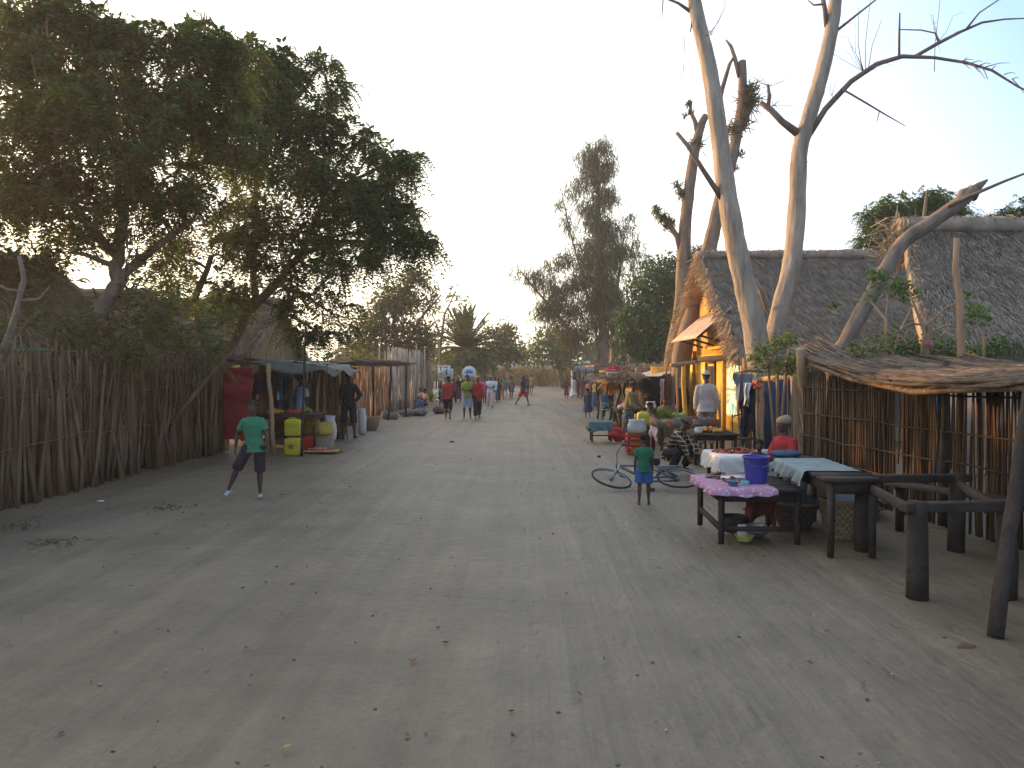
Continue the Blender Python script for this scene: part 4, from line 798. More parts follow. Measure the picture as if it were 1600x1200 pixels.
# date palm
def palm(px, py, D, label, n=34, L=2.9):
    c = Vector(at(px, py, D)); t = thing('date_palm', label, 'palm', (c.x, c.y, 0)); m = MB()
    m.tube([(c.x-.2, c.y, 0), (c.x, c.y, c.z*.5), (c.x, c.y, c.z)], [.36, .3, .32], n=10, rough=.08); m.build('trunk', M_twig, t, smooth=True)
    cr = MB()
    for i in range(n):
        a = rnd.uniform(0, 2*math.pi); el = rnd.uniform(.1, 1.45) if rnd.random() < .75 else rnd.uniform(-.3, .2); h = Vector((math.cos(a), math.sin(a), 0)); ll = L*rnd.uniform(.8, 1.1); pts = []
        for k in range(9):
            u = k/8; pts.append(c + h*(ll*u*math.cos(el)*(1-.05*u)) + Vector((0, 0, ll*(u*math.sin(el) - .34*u*u*(1.1-.45*math.sin(max(el, 0)))))))
        cr.tube(pts, [.035-.003*k for k in range(9)], n=4)
        P = []; Dd = []
        for k in range(8):
            for j in range(5):
                u = j/5; q = pts[k].lerp(pts[k+1], u); tn = (pts[k+1]-pts[k]).normalized(); s = tn.cross(Vector((0, 0, 1))).normalized()
                for sg in (-1, 1): P.append(q); Dd.append(s*sg*.8+tn*.8+Vector((0, 0, .15-.2*u)))
        P = np.array([tuple(p) for p in P]); Dd = np.array([tuple(p) for p in Dd]); cr.quads(cards(P, Dd, .55*NR.uniform(.8, 1.1, len(P)), .085))
    cr.build('crown', M_frond, t)
palm(727, 545, 54, 'spreading date palm with stiff arching fronds left of the road end', n=60, L=3.5)
# trees beyond the roofs on the right
b = at(1430, 577, 30)
tree('leafy_tree', 'bright leafy tree rising behind the gap between the thatched roofs', (b.x, b.y, 0), [([(b.x, b.y, 0), tuple(at(1430, 480, 30)), tuple(at(1430, 380, 30))], .3, .12)],
     [B(1375, 330, 20, 30), B(1400, 325, 20, 30), B(1355, 345, 15, 30), B(1375, 365, 26, 30), B(1430, 335, 26, 30, 1.2), B(1465, 325, 24, 30, 1.2), B(1440, 370, 32, 30, 1.2), B(1490, 345, 24, 30, 1.2), B(1395, 395, 26, 30), B(1350, 378, 13, 30), B(1455, 312, 14, 30), B(1510, 360, 18, 30), B(1345, 400, 12, 30)],
     leaf='frond', mleaf=M_leafD, nclump=60, per=14, sig=.09, L=.36, K=9, rt=.07, droop=.9, group='trees beyond the thatched roofs')
b = at(1575, 577, 30)
tree('leafy_tree', 'dark leafy tree top peeping over the thatched roof at the right edge', (b.x, b.y, 0), [([(b.x, b.y, 0), tuple(at(1580, 480, 30)), tuple(at(1580, 370, 30))], .25, .1)],
     [B(1575, 340, 16, 30), B(1600, 335, 20, 30), B(1555, 352, 12, 30), B(1620, 350, 26, 30), B(1580, 360, 20, 30)],
     leaf='frond', mleaf=M_leafC, nclump=60, per=14, sig=.09, L=.36, K=9, rt=.07, droop=.9, group='trees beyond the thatched roofs')
# flowering shrubs above the shelter roof
M_pink = mat('pink_petal', (.65, .16, .30), trans=.3)
def shrub(px, D, label, stems, leaves, flowers=()):
    b = at(px, 577, D); t = thing('flowering_shrub', label, 'shrub', (b.x, b.y, 0), 0, 'shrubs above the shelter roof'); m = MB()
    for s in stems: m.tube([(b.x, b.y, 0)] + [tuple(at(*q, D)) for q in s], [.03]*1 + [.026 - .02*i/len(s) for i in range(len(s))], n=6, rough=.1)
    m.build('stems', M_sticklit, t, smooth=True); l = MB()
    for (x, y, r, n) in leaves:
        c = np.array(at(x, y, D)); n *= 2; P = c + NR.normal(size=(n, 3))*r*D/1200*[.6, .6, .45]; d = NR.normal(size=(n, 3)); d[:, 2] = d[:, 2]*.6+.1; l.quads(cards(P, d, NR.uniform(.04, .10, n), .04))
    l.build('leaves', M_leafD, t)
    if flowers:
        f = MB()
        for (x, y) in flowers:
            c = Vector(at(x, y, D-.05))
            for k in range(6):
                a = k*math.pi/3; f.ell(c+Vector((math.cos(a)*.022, 0, math.sin(a)*.022)), (.022, .012, .022), 6, 4)
        f.build('flowers', M_pink, t)
shrub(1390, 11.6, 'shrub with bright leaves and pink flowers above the left part of the branch roof', [[(1385, 560), (1384, 500), (1388, 460)], [(1395, 560), (1405, 520), (1430, 470)], [(1384, 500), (1360, 470)]],
      [(1370, 432, 16, 60), (1395, 452, 16, 60), (1420, 460, 14, 50), (1345, 550, 20, 70), (1390, 535, 24, 110), (1420, 548, 24, 110), (1360, 465, 10, 20), (1305, 475, 8, 14), (1440, 550, 14, 50), (1410, 445, 12, 30)], [(1417, 449), (1409, 535), (1444, 533), (1396, 458)])
shrub(1450, 11.4, 'shrub of bent bare stems with leaves in front of the right thatched roof', [[(1440, 555), (1445, 510), (1480, 480), (1505, 470)], [(1445, 520), (1430, 480), (1420, 455)], [(1450, 520), (1480, 508), (1500, 512)], [(1450, 510), (1425, 505), (1400, 520)]],
      [(1475, 540, 18, 60), (1510, 462, 8, 16), (1525, 480, 10, 20), (1480, 555, 14, 50), (1520, 545, 16, 30)], [(1450, 536)])
shrub(1535, 11.0, 'small leafy shrub on a stub at the right edge above the branch roof', [[(1538, 560), (1536, 505)], [(1538, 530), (1555, 520)]], [(1530, 495, 16, 70), (1560, 535, 16, 60), (1545, 552, 14, 40), (1580, 545, 12, 30)])
shrub(1215, 14.2, 'green leafy shrub at the foot of the two bare pale trees', [[(1215, 570), (1210, 540)], [(1230, 560), (1235, 535)], [(1200, 570), (1190, 550)]], [(1215, 535, 16, 90), (1190, 548, 13, 70), (1235, 530, 12, 50), (1200, 570, 20, 140), (1235, 572, 20, 140), (1255, 560, 14, 70), (1262, 545, 10, 40), (1180, 560, 8, 30)], [(1200, 567)])
# a far tree line closes the horizon
def treeline(name, label, segs, mt):
    m = MB()
    for (x0, x1, y, h, n) in segs:
        a = NR.random(n); hh = h*(.7+.3*np.sin(a*23)+.15*np.sin(a*61)); P = np.stack([x0+(x1-x0)*a, y+NR.normal(size=n)*2, NR.random(n)*hh], 1); m.quads(cards(P, NR.normal(size=(n, 3)), NR.uniform(.6, 1.2, n), .7))
    return m.build(name, mt, label=label, cat='trees', kind='stuff')
treeline('distant_woods', 'hazy far line of trees closing the horizon', [(-60, -14, 90, 5, 9000), (-16, 8, 125, 4.5, 6000), (8, 75, 100, 6, 12000)], M_leafB)
# ================================================================== PEOPLE
def remesh(mb, voxel, mt, name, parent, smooth=2, wr=0.0, wscale=0.12):
    me = mb.mesh('tmp', WM[parent].inverted()); o = bpy.data.objects.new('tmp', me); COL.objects.link(o)
    r = o.modifiers.new('r', 'REMESH'); r.mode = 'VOXEL'; r.voxel_size = voxel
    if smooth: s = o.modifiers.new('s', 'SMOOTH'); s.iterations = smooth; s.factor = 0.5
    if wr:
        tx = bpy.data.textures.get('folds') or bpy.data.textures.new('folds', 'CLOUDS'); tx.noise_scale = wscale
        d = o.modifiers.new('d', 'DISPLACE'); d.texture = tx; d.strength = wr; d.mid_level = .35
    dg = bpy.context.evaluated_depsgraph_get(); e = o.evaluated_get(dg); m2 = bpy.data.meshes.new_from_object(e)
    COL.objects.unlink(o); bpy.data.objects.remove(o); bpy.data.meshes.remove(me)
    m2.name = name; m2.materials.clear(); m2.materials.append(mt); m2.polygons.foreach_set('use_smooth', [True]*len(m2.polygons))
    q = bpy.data.objects.new(name, m2); link(q, parent); WM[q] = WM[parent]; return q
SKIN = [mat('dark_skin', (0.085, 0.045, 0.03), var=.12, rough=.55), mat('brown_skin', (0.12, 0.065, 0.042), var=.12, rough=.55)]
M_hair = mat('black_hair', (0.012, 0.010, 0.010), rough=.9, bump=.5, bscale=80)
M_eye = mat('eye_white', (.22, .20, .18), rough=.3)
def cloth(name, col, **k): return mat(name + '_cloth', col, rough=.9, var=.12, scale=5, bump=.2, bscale=20, **k)
# poses: each vector is (outward, forward, up)
def P_(lean=(0, .03, 1), aL=((.12, .02, -1), (.05, .15, -1)), aR=((.12, .02, -1), (.05, .15, -1)), lL=((.06, .05, -1), (.02, -.05, -1)), lR=((.06, .0, -1), (.02, -.08, -1)), head=(0, .05, 1), z=None): return dict(lean=lean, arms=(aL, aR), legs=(lL, lR), head=head, z=z)
POSE = dict(
 stand=P_(),
 walk=P_(lL=((.03, .38, -1), (.02, .05, -1)), lR=((.03, -.25, -1), (.02, -.55, -1)), aL=((.12, -.3, -1), (.05, .1, -1)), aR=((.12, .3, -1), (.05, .6, -1))),
 walk2=P_(lL=((.03, -.22, -1), (.02, -.5, -1)), lR=((.03, .35, -1), (.02, .1, -1)), aL=((.12, .25, -1), (.05, .5, -1)), aR=((.12, -.25, -1), (.05, .05, -1))),
 stride=P_(lL=((.15, .55, -1), (.1, .15, -1)), lR=((.15, -.4, -1), (.1, -.65, -1)), aL=((.25, -.2, -1), (.15, .3, -1)), aR=((.2, .3, -1), (.1, .7, -1))),
 fold=P_(aL=((.15, .15, -1), (-.85, .8, .1)), aR=((.15, .15, -1), (-.85, .8, .25))),
 hands=P_(aL=((.2, .1, -1), (-.5, .8, -.05)), aR=((.2, .1, -1), (-.5, .8, -.05)), lL=((.03, .25, -1), (.02, .0, -1)), lR=((.03, -.15, -1), (.02, -.4, -1))),
 hips=P_(aL=((.6, -.1, -1), (-.5, .35, -.6)), aR=((.1, .05, -1), (-.2, .6, -.3)), lL=((.1, .05, -1), (.05, 0, -1)), lR=((.1, .02, -1), (.05, -.05, -1))),
 kick=P_(lean=(-.04, .03, 1), lL=((.02, .05, -1), (-.02, -.12, -1)), lR=((.55, .15, -1), (.42, -.1, -1)), aL=((.3, .1, -1), (.1, .2, -1)), aR=((.45, -.3, -.8), (.1, .2, -1))),
 reach=P_(lean=(0, .25, 1), aL=((.15, .35, -1), (.05, .9, -.55)), aR=((.2, .3, -1), (.1, .9, -.5)), lL=((.06, .1, -1), (.02, -.05, -1))),
 sit=P_(lean=(0, .12, 1), lL=((.22, 1, -.12), (.1, .1, -1)), lR=((.22, 1, -.12), (.1, .1, -1)), aL=((.15, .3, -1), (0, 1, -.3)), aR=((.15, .3, -1), (0, 1, -.3))),
 ground=P_(lean=(0, .2, 1), lL=((.5, 1, .25), (-.3, .35, -.9)), lR=((.5, 1, .25), (-.3, .35, -.9)), aL=((.2, .35, -1), (0, 1, -.3)), aR=((.2, .35, -1), (0, 1, -.3))),
 crouch=P_(lean=(.1, .62, 1), lL=((.3, 1, .35), (.05, -.55, -1)), lR=((.3, 1, .2), (.05, -.5, -1)), aL=((.15, .8, -1), (0, .6, -1)), aR=((.1, .9, -.8), (0, .5, -1)), head=(0, .5, 1)),
 bend=P_(lean=(0, .55, 1), lL=((.1, .25, -1), (.05, -.2, -1)), lR=((.1, .1, -1), (.05, -.2, -1)), aL=((.1, .7, -1), (0, .9, -.8)), aR=((.1, .7, -1), (0, .9, -.8)), head=(0, .5, 1)),
)
def person(label, px, feet, head, face=0, pose='stand', top=None, bot=None, hat=None, hair=True, skin=0, vox=.013, group=None, H=None, pos=None, near=False, hs=1.0, build=1.0, shoes=None, wrap=None, hatc=None, zoff=0.0):
    if pos is None: g = gnd(px, feet)
    else: g = Vector(pos)
    h = H or 1.9*(feet-head)/(feet-577)
    t = thing('person', label, 'person', (g.x, g.y, zoff), R(face), group); pz = POSE[pose] if isinstance(pose, str) else pose
    WT = WM[t]; S = SKIN[skin]
    def V(v, s): return Vector((s*v[0], -v[1], v[2])).normalized()
    hip0 = Vector((0, 0, 0)); hw = .052*h; legs = []
    for s, (a, b) in zip((1, -1), pz['legs']):
        hp = Vector((s*hw, 0, -.01*h)); kn = hp + V(a, s)*.245*h; an = kn + V(b, s)*.235*h; legs.append((hp, kn, an))
    low = min(min(l[2].z for l in legs) - .042*h, min(l[1].z for l in legs) - .05*h, -.085*h)
    base = Vector((0, 0, -low)); 
    up = Vector((pz['lean'][0], -pz['lean'][1], pz['lean'][2])).normalized(); X = Vector((1, 0, 0)); X = (X - up*X.dot(up)).normalized()
    pel = base; waist = pel + up*.1*h; chest = pel + up*.2*h; shl = pel + up*.295*h; neck = pel + up*.315*h
    hd = Vector((pz['head'][0], -pz['head'][1], pz['head'][2])).normalized(); Hh = .133*h*hs; chin = neck + hd*.028*h + Vector((0, -.012*h, 0))
    arms = []
    for s, (a, b) in zip((1, -1), pz['arms']):
        sh_ = shl + X*s*.094*h*build - up*.028*h; el = sh_ + V(a, s)*.165*h; wr = el + V(b, s)*.14*h; arms.append((sh_, el, wr, V(b, s), s))
    legs = [tuple(q + base for q in l) for l in legs]
    W = lambda m: m     # geometry is local: lift it to world through the thing's matrix
    def lift(mb): mb.V = [tuple(WT @ Vector(v)) for v in mb.V]; return mb
    b_ = build
    def torso(mb, e=0.0, hem=-.07, flare=0.0):
        rr = [(hem, .088+flare, .064+flare), (-.02, .096, .068), (.05, .088, .062), (.1, .078, .056), (.17, .09, .062), (.235, .096, .066), (.268, .092, .056), (.292, .066, .046), (.314, .042, .038)]
        pts = [pel + up*(q[0]*h) for q in rr]; mb.loft(pts, [(q[1]*h*b_+e) for q in rr], [(q[2]*h*b_+e) for q in rr], side=X, n=18)
    body = MB(); torso(body, -.006, hem=-.035)
    body.tube([shl, neck + hd*.03*h, chin + hd*.25*Hh], [.04*h, .033*h, .032*h], n=10)
    # head
    fwd = Vector((0, -1, 0)); fwd = (fwd - hd*fwd.dot(hd)).normalized()
    rings = [(0, .12, .12, .13), (.08, .2, .22, .1), (.22, .27, .33, .06), (.38, .31, .39, .02), (.52, .335, .42, 0), (.7, .345, .44, -.02), (.85, .29, .37, -.03), (.95, .18, .24, -.03), (1.0, .06, .08, -.03)]
    def headloft(mb, sc=1.0, t0=0.0, sh=0.0, n=16, dz=0.0, sx=1.0):
        q = [r_ for r_ in rings if r_[0] >= t0]; mb.loft([chin + hd*((r_[0]+dz)*Hh) + fwd*(r_[3]+sh)*Hh for r_ in q], [r_[1]*Hh*sc*sx for r_ in q], [r_[2]*Hh*sc for r_ in q], side=X, n=n)
    headloft(body)
    c = chin
    body.loft([c+hd*.56*Hh+fwd*.38*Hh, c+hd*.42*Hh+fwd*.45*Hh, c+hd*.34*Hh+fwd*.47*Hh, c+hd*.30*Hh+fwd*.36*Hh], [.03*Hh, .05*Hh, .085*Hh, .05*Hh], [.04*Hh, .07*Hh, .07*Hh, .04*Hh], side=X, n=8)
    body.ell(c+hd*.19*Hh+fwd*.39*Hh, (.12*Hh, .05*Hh, .05*Hh), 8, 5)
    for s in (1, -1): body.ell(c+hd*.45*Hh-fwd*.02*Hh+X*s*.335*Hh, (.035*Hh, .07*Hh, .11*Hh), 8, 5)
    for (sh_, el, wr, d, s) in arms:
        body.tube([sh_+X*(-s)*.02*h+up*.008*h, sh_, sh_.lerp(el, .35), sh_.lerp(el, .8), el, el.lerp(wr, .3), el.lerp(wr, .75), wr], [.026*h, .028*h, .027*h, .024*h, .0225*h, .0235*h, .0175*h, .0145*h], n=10)
        # hand: palm, four fingers, thumb
        pn = d.cross(Vector((0, -1, 0)) if abs(d.y) < .8 else Vector((0, 0, 1)));  sd = d.cross(pn).normalized(); pn = sd.cross(d).normalized()
        body.loft([wr, wr+d*.02*h, wr+d*.05*h], [.014*h, .022*h, .023*h], [.010*h, .010*h, .009*h], side=sd, n=8)
        inw = (pn if pn.dot(X*(-s)) > 0 else -pn)
        for k, L_ in enumerate((.034, .041, .038, .030)):
            o = wr + d*.048*h + sd*((k-1.5)*.0118*h); a_ = o + d*L_*.5*h + inw*.004*h; e_ = o + d*L_*.92*h + inw*.016*h
            body.tube([o-d*.006*h, a_, e_], [.0056*h, .0053*h, .0042*h], n=6)
        o = wr + d*.015*h - sd*.018*h; body.tube([o, o+d*.02*h-sd*.014*h+inw*.004*h, o+d*.038*h-sd*.018*h+inw*.012*h], [.0075*h, .0062*h, .0048*h], n=6)
    shoesm = MB()
    for (hp, kn, an), s in zip(legs, (1, -1)):
        body.tube([hp+Vector((0, 0, .03*h)), hp.lerp(kn, .2), hp.lerp(kn, .6), kn, kn.lerp(an, .3), kn.lerp(an, .7), an], [.05*h, .05*h, .04*h, .03*h, .0325*h, .0225*h, .018*h], n=12)
        fd = Vector((s*.18, -1, 0)).normalized(); lift_ = max(0, an.z - .05*h); tip = Vector((0, 0, -lift_*.5))
        sole = an - Vector((0, 0, .03*h)); 
        for mb_, e in ((body, 0), (shoesm, .005)):
            mb_.loft([sole-fd*.035*h+Vector((0, 0, .008*h)), sole-fd*.02*h, sole+fd*.03*h-Vector((0, 0, .002*h))+tip*.3, sole+fd*.075*h-Vector((0, 0, .006*h))+tip*.7, sole+fd*.105*h-Vector((0, 0, .007*h))+tip],
                 [.012*h+e, .02*h+e, .021*h+e, .024*h+e, .014*h+e], [.012*h+e, .017*h+e, .018*h+e, .010*h+e, .007*h+e], side=X, n=10)
            if mb_ is body: body.tube([an, sole+fd*.005*h], [.018*h, .019*h], n=8)
    remesh(lift(body), min(vox, .0068) if near else vox, S, 'body', t, smooth=1)
    if shoes: remesh(lift(shoesm), vox, shoes, 'shoes', t, smooth=1)
    if near:
        ey = MB()
        for s in (1, -1): ey.ell(c+hd*.5*Hh+fwd*.375*Hh+X*s*.145*Hh, (.062*Hh, .035*Hh, .032*Hh), 8, 5)
        lift(ey).build('eyes', M_eye, t, smooth=True)
    e = .012*h/1.7 + .004
    def sleeves(mb, frac):
        for (sh_, el, wr, d, s) in arms:
            L1 = frac/ .5 if frac < .5 else 1
            pts = [sh_-X*s*.035*h+up*.010*h, sh_-X*s*.008*h+up*.004*h, sh_.lerp(el, .35*L1), sh_.lerp(el, L1)]; rr = [.022*h+e, .029*h+e, .028*h+e, .029*h+e*1.3]
            if frac > .5: q = (frac-.5)*2; pts += [el.lerp(wr, q*.5), el.lerp(wr, q)]; rr += [.023*h+e*.8, .019*h+e*.8]
            mb.tube(pts, rr, n=12)
    def legsm(mb, frac, loose=.012):
        mb.loft([pel+up*.03*h, pel+up*.0*h, pel-up*.05*h], [.082*h*b_+e, .092*h*b_+e, .086*h*b_+e], [.058*h+e, .066*h+e, .064*h+e], side=X, n=16)
        for (hp, kn, an), s in zip(legs, (1, -1)):
            hp2 = hp + Vector((0, 0, .02*h))
            if frac <= .5: q = frac*2; pts = [hp2, hp2.lerp(kn, q*.5), hp2.lerp(kn, q)]; rr = [.052*h+e, .052*h+e+loose, .047*h+e+loose*2]
            else: q = (frac-.5)*2; pts = [hp2, hp2.lerp(kn, .5), kn, kn.lerp(an, q*.5), kn.lerp(an, q)]; rr = [.052*h+e, .048*h+e, .037*h+e+loose*.6, .035*h+e+loose*.6, .026*h+e+loose]
            mb.tube(pts, rr, n=12)
    def skirt(mb, frac, z1=.05, wide=1.0):
        kc = (legs[0][1]+legs[1][1])/2; ac = (legs[0][2]+legs[1][2])/2; ka = (legs[0][1]-legs[1][1]).length/2; aa = (legs[0][2]-legs[1][2]).length/2
        q = min(1, frac*2); pts = [pel+up*z1*h, pel, pel.lerp(kc, .5*q), pel.lerp(kc, q)]; ra = [.082*h+e, .1*h*b_+e, ka*.5+.085*h+e, ka*q+.062*h*wide+e]; rb = [.06*h+e, .072*h+e, .078*h+e, .075*h*wide+e]
        if frac > .5: q = (frac-.5)*2; pts += [kc.lerp(ac, q)]; ra += [ka*(1-q)+aa*q+.06*h*wide]; rb += [.085*h*wide+aa*.4]
        mb.loft(pts, ra, rb, side=X, n=18)
    if bot:
        kind, mt = bot; mb = MB()
        if kind == 'shorts': legsm(mb, .42, .010*h)
        elif kind == 'bermuda': legsm(mb, .58, .008*h)
        elif kind == 'wide': legsm(mb, .52, .013*h)
        elif kind == 'trousers': legsm(mb, .97, .006*h)
        elif kind == 'skirt': skirt(mb, .62)
        elif kind == 'longskirt': skirt(mb, .9)
        remesh(lift(mb), vox, mt, {'skirt': 'skirt', 'longskirt': 'skirt', 'trousers': 'trousers'}.get(kind, 'shorts'), t, smooth=2, wr=.010*h)
    if top:
        kind, mt = top; mb = MB()
        if kind == 'dress': torso(mb, e, hem=-.03); sleeves(mb, .25); skirt(mb, .62, .1, 1.15)
        elif kind == 'robe': torso(mb, e*1.3, hem=-.03); sleeves(mb, .9); skirt(mb, .93, .1, 1.2)
        elif kind == 'tunic': torso(mb, e*1.4, hem=-.13); sleeves(mb, .9)
        elif kind == 'shirt': torso(mb, e, hem=-.055, flare=.018); sleeves(mb, .95)
        elif kind == 'tee': torso(mb, e, hem=-.055, flare=.018); sleeves(mb, .3)
        elif kind == 'vest': torso(mb, e*.8, hem=-.045)
        remesh(lift(mb), vox, mt, {'dress': 'dress', 'robe': 'robe'}.get(kind, 'shirt'), t, smooth=2, wr=.012*h)
    if wrap:
        mb = MB(); rr = [(.02, .1, .08), (.1, .095, .078), (.2, .108, .08), (.27, .12, .08), (.3, .1, .065)]
        mb.loft([pel+up*q[0]*h for q in rr], [q[1]*h+e*1.5 for q in rr], [q[2]*h+e*1.5 for q in rr], side=X, n=16)
        remesh(lift(mb), vox, wrap, 'shawl', t, wr=.014*h)
    if hair and hat not in ('scarf', 'turban'):
        mb = MB(); headloft(mb, 1.12, .52, -.07, dz=.02)
        if near: remesh(lift(mb), .008, M_hair, 'hair', t, smooth=1, wr=.008, wscale=.03)
        else: lift(mb).build('hair', M_hair, t, smooth=True)
    if hat:
        mb = MB(); hc = hatc or M_hair
        if hat == 'cap': headloft(mb, 1.2, .7, -.03, dz=0.07); mb.loft([c+hd*.74*Hh+fwd*.3*Hh, c+hd*.72*Hh+fwd*.8*Hh], [.34*Hh, .2*Hh], [.03*Hh, .02*Hh], side=X, n=10); nm = 'cap'
        elif hat == 'brim': headloft(mb, 1.24, .62, -.02, dz=.1); mb.loft([c+hd*.70*Hh, c+hd*.66*Hh], [.62*Hh, .6*Hh], [.66*Hh, .64*Hh], side=X, n=18); nm = 'hat'
        elif hat == 'turban': headloft(mb, 1.3, .52, -.08, dz=.04); mb.ell(c+hd*.8*Hh-fwd*.3*Hh, (.36*Hh, .34*Hh, .3*Hh), 10, 7); nm = 'headscarf'
        elif hat == 'load': headloft(mb, 1.1, .6, -.05); mb.ell(c+hd*1.2*Hh, (.9*Hh, .8*Hh, .3*Hh), 12, 7, jit=.12); nm = 'head_load'
        else:
            headloft(mb, 1.16, .52, -.06, dz=.03); rr = [(.55, .37, .42, -.12), (.3, .36, .36, -.18), (.1, .38, .3, -.16), (-.1, .5, .36, -.05)]
            mb.loft([c+hd*q[0]*Hh+fwd*q[3]*Hh for q in rr], [q[1]*Hh for q in rr], [q[2]*Hh for q in rr], side=X, n=14); nm = 'headscarf'
        remesh(lift(mb), .010 if near else .014, hc, nm, t, smooth=1)
    return t
C = dict(
 red=cloth('red', (.36, .03, .035)), green=cloth('green', (.03, .20, .11)), dgreen=cloth('dark_green', (.02, .12, .06)), lime=cloth('olive_green', (.20, .27, .04)), navy=cloth('navy', (.018, .02, .04)), black=cloth('black', (.014, .014, .016)),
 blue=cloth('blue', (.03, .10, .24)), denim=cloth('light_denim', (.30, .38, .48)), lblue=cloth('pale_blue', (.30, .48, .60)), white=cloth('white', (.65, .63, .60)), pinkw=cloth('pink_white', (.6, .42, .42)), pink=cloth('pink', (.48, .10, .22)),
 yellow=cloth('yellow', (.50, .32, .05)), orange=cloth('orange', (.50, .16, .05)), turq=cloth('turquoise', (.06, .30, .30)), grey=cloth('grey', (.18, .18, .2)), beige=cloth('beige', (.42, .38, .35)), maroon=cloth('maroon', (.14, .03, .04)),
 olive=cloth('olive_brown', (.16, .13, .06)), slate=cloth('slate_blue', (.07, .09, .15)), teal=cloth('faded_teal', (.09, .16, .16)), peach=cloth('peach', (.55, .24, .15)), brown=cloth('brown', (.12, .07, .05)), dshort=cloth('dark_violet', (.028, .02, .028)))
M_camo = mat_pattern('camouflage_cloth', 'camo', (.34, .30, .26), (.15, .13, .11), 7, (.45, .42, .38))
M_plaid = mat_pattern('plaid_cloth', 'plaid', (.035, .018, .016), (.50, .36, .22), 13)
M_print = mat_pattern('flower_print_cloth', 'blobs', (.03, .04, .06), (.4, .38, .34), 30)
M_scarf = mat_pattern('striped_scarf_cloth', 'stripes', (.45, .12, .1), (.12, .28, .12), 9)

ppl = 'people walking along the village road'
# --- nearest figures
person('boy in faded green T-shirt and dark shorts kicking one leg out left of the road', 398, 776, 628, 8, 'kick', ('tee', mat_pattern('faded_green_print', 'camo', (.03, .20, .11), (.045, .17, .09), 9, (.12, .19, .10))), ('wide', C['dshort']), near=True, hs=1.1, vox=.009, shoes=mat('grey_rubber', (.3, .32, .36)))
person('small barefoot boy seen from behind in a green T-shirt and blue shorts before the bicycle', 1006, 788, 682, 172, P_(lL=((.05, .02, -1), (.02, -.1, -1)), lR=((.05, .12, -1), (.02, .0, -1)), aL=((.2, .0, -1), (.05, .3, -1)), aR=((.15, .05, -1), (.05, .1, -1))), ('tee', C['dgreen']), ('shorts', C['blue']), near=True, hs=1.22, vox=.009)
person('man in beige shirt, camouflage trousers and pale hat seen from behind', 1103, 700, 581, 176, 'stand', ('shirt', C['beige']), ('trousers', M_camo), 'brim', near=True, hatc=C['beige'], build=1.12, vox=.011, shoes=C['brown'])
person('man standing in black clothes with one foot forward beside the reed shed', 545, 684, 583, 20, 'hips', ('shirt', C['black']), ('bermuda', C['navy']), near=True, vox=.011, shoes=C['black'])
g_ = gnd(1226, 800)
person('seated woman in a red top and striped headscarf behind the blue bucket', 0, 0, 0, -62, 'sit', ('shirt', C['red']), ('longskirt', C['grey']), 'turban', near=True, H=1.6, pos=(g_.x+.12, g_.y+.25, 0), vox=.010, hatc=M_scarf)
g_ = gnd(1046, 745)
person('crouching person in a dark plaid shirt bent over the fallen bicycle', 0, 0, 0, 40, 'crouch', ('shirt', M_plaid), ('trousers', C['black']), 'cap', near=True, H=1.62, pos=(g_.x+.1, g_.y+.55, 0), vox=.010, hatc=C['brown'])
g_ = at(1190, 712, 10.2)
person('small child whose dark head shows behind the blue bucket', 0, 0, 0, -20, 'stand', ('tee', C['navy']), ('shorts', C['navy']), pos=(g_.x, 10.3, 0), H=.93, hs=1.25)
# --- left stall
person('man in a pale blue shirt standing in the tarpaulin stall', 470, 694, 588, 150, 'stand', ('tee', C['lblue']), ('trousers', C['navy']), near=True, vox=.012)
g_ = gnd(512, 676); person('dark haired seated vendor half hidden behind the white sack', 0, 0, 0, -60, 'ground', ('tee', C['maroon']), ('longskirt', C['slate']), pos=(g_.x, g_.y+.4, 0), H=1.6)
# --- the group in mid road
person('man in a red T-shirt and black knee shorts walking away beside the left verge', 700, 655, 587, 178, 'walk', ('tee', C['red']), ('bermuda', C['black']), group=ppl)
person('woman in an olive green top and pale denim knee shorts with folded arms', 730, 653, 586, 4, 'fold', ('tee', C['lime']), ('bermuda', C['denim']), group=ppl)
person('person in long red shirt, orange red cap and black trousers beside the folded arm woman', 746, 653, 587, 12, 'walk2', ('tunic', C['red']), ('trousers', C['black']), 'cap', hatc=C['orange'], group=ppl, shoes=C['grey'])
person('woman in white with a turquoise headscarf and pink trousers striding toward the camera', 766, 636, 587, 6, 'hands', ('tee', C['white']), ('trousers', C['pinkw']), 'scarf', hatc=C['turq'], group=ppl)
person('person in a bright pink shirt half hidden behind the red shirted walker', 757, 631, 589, -8, 'walk', ('tee', C['pink']), ('bermuda', C['brown']), group=ppl)
person('person in a white shirt just behind the turquoise headscarf woman', 773, 628, 589, 30, 'walk', ('tee', C['white']), ('trousers', C['slate']), group=ppl)
person('dark clothed person standing behind the woman in white', 778, 627, 592, 170, 'stand', ('shirt', C['black']), ('trousers', C['black']), group=ppl)
person('child in an orange dress behind the women in mid road', 783, 624, 594, 140, 'walk2', ('dress', C['orange']), None, group=ppl)
person('far person in a turquoise top near the golden reed fence', 789, 617, 590, 0, 'stand', ('tee', C['turq']), ('bermuda', C['slate']), group=ppl)
person('person in a grey vest and blue shorts walking beyond the orange dress', 799, 623, 588, 170, 'walk', ('vest', C['olive']), ('shorts', C['slate']), group=ppl)
person('man in red shorts and dark shirt striding across the far road', 817, 633, 587, 60, 'stride', ('tee', C['navy']), ('shorts', C['red']), group=ppl)
person('dark clothed far walker just behind the man in red shorts', 823, 617, 586, 175, 'walk2', ('tee', C['slate']), ('trousers', C['navy']), group=ppl)
person('person in a yellow top far up the road by the reed fence', 830, 616, 585, 170, 'walk', ('tee', C['yellow']), ('shorts', C['olive']), group=ppl)
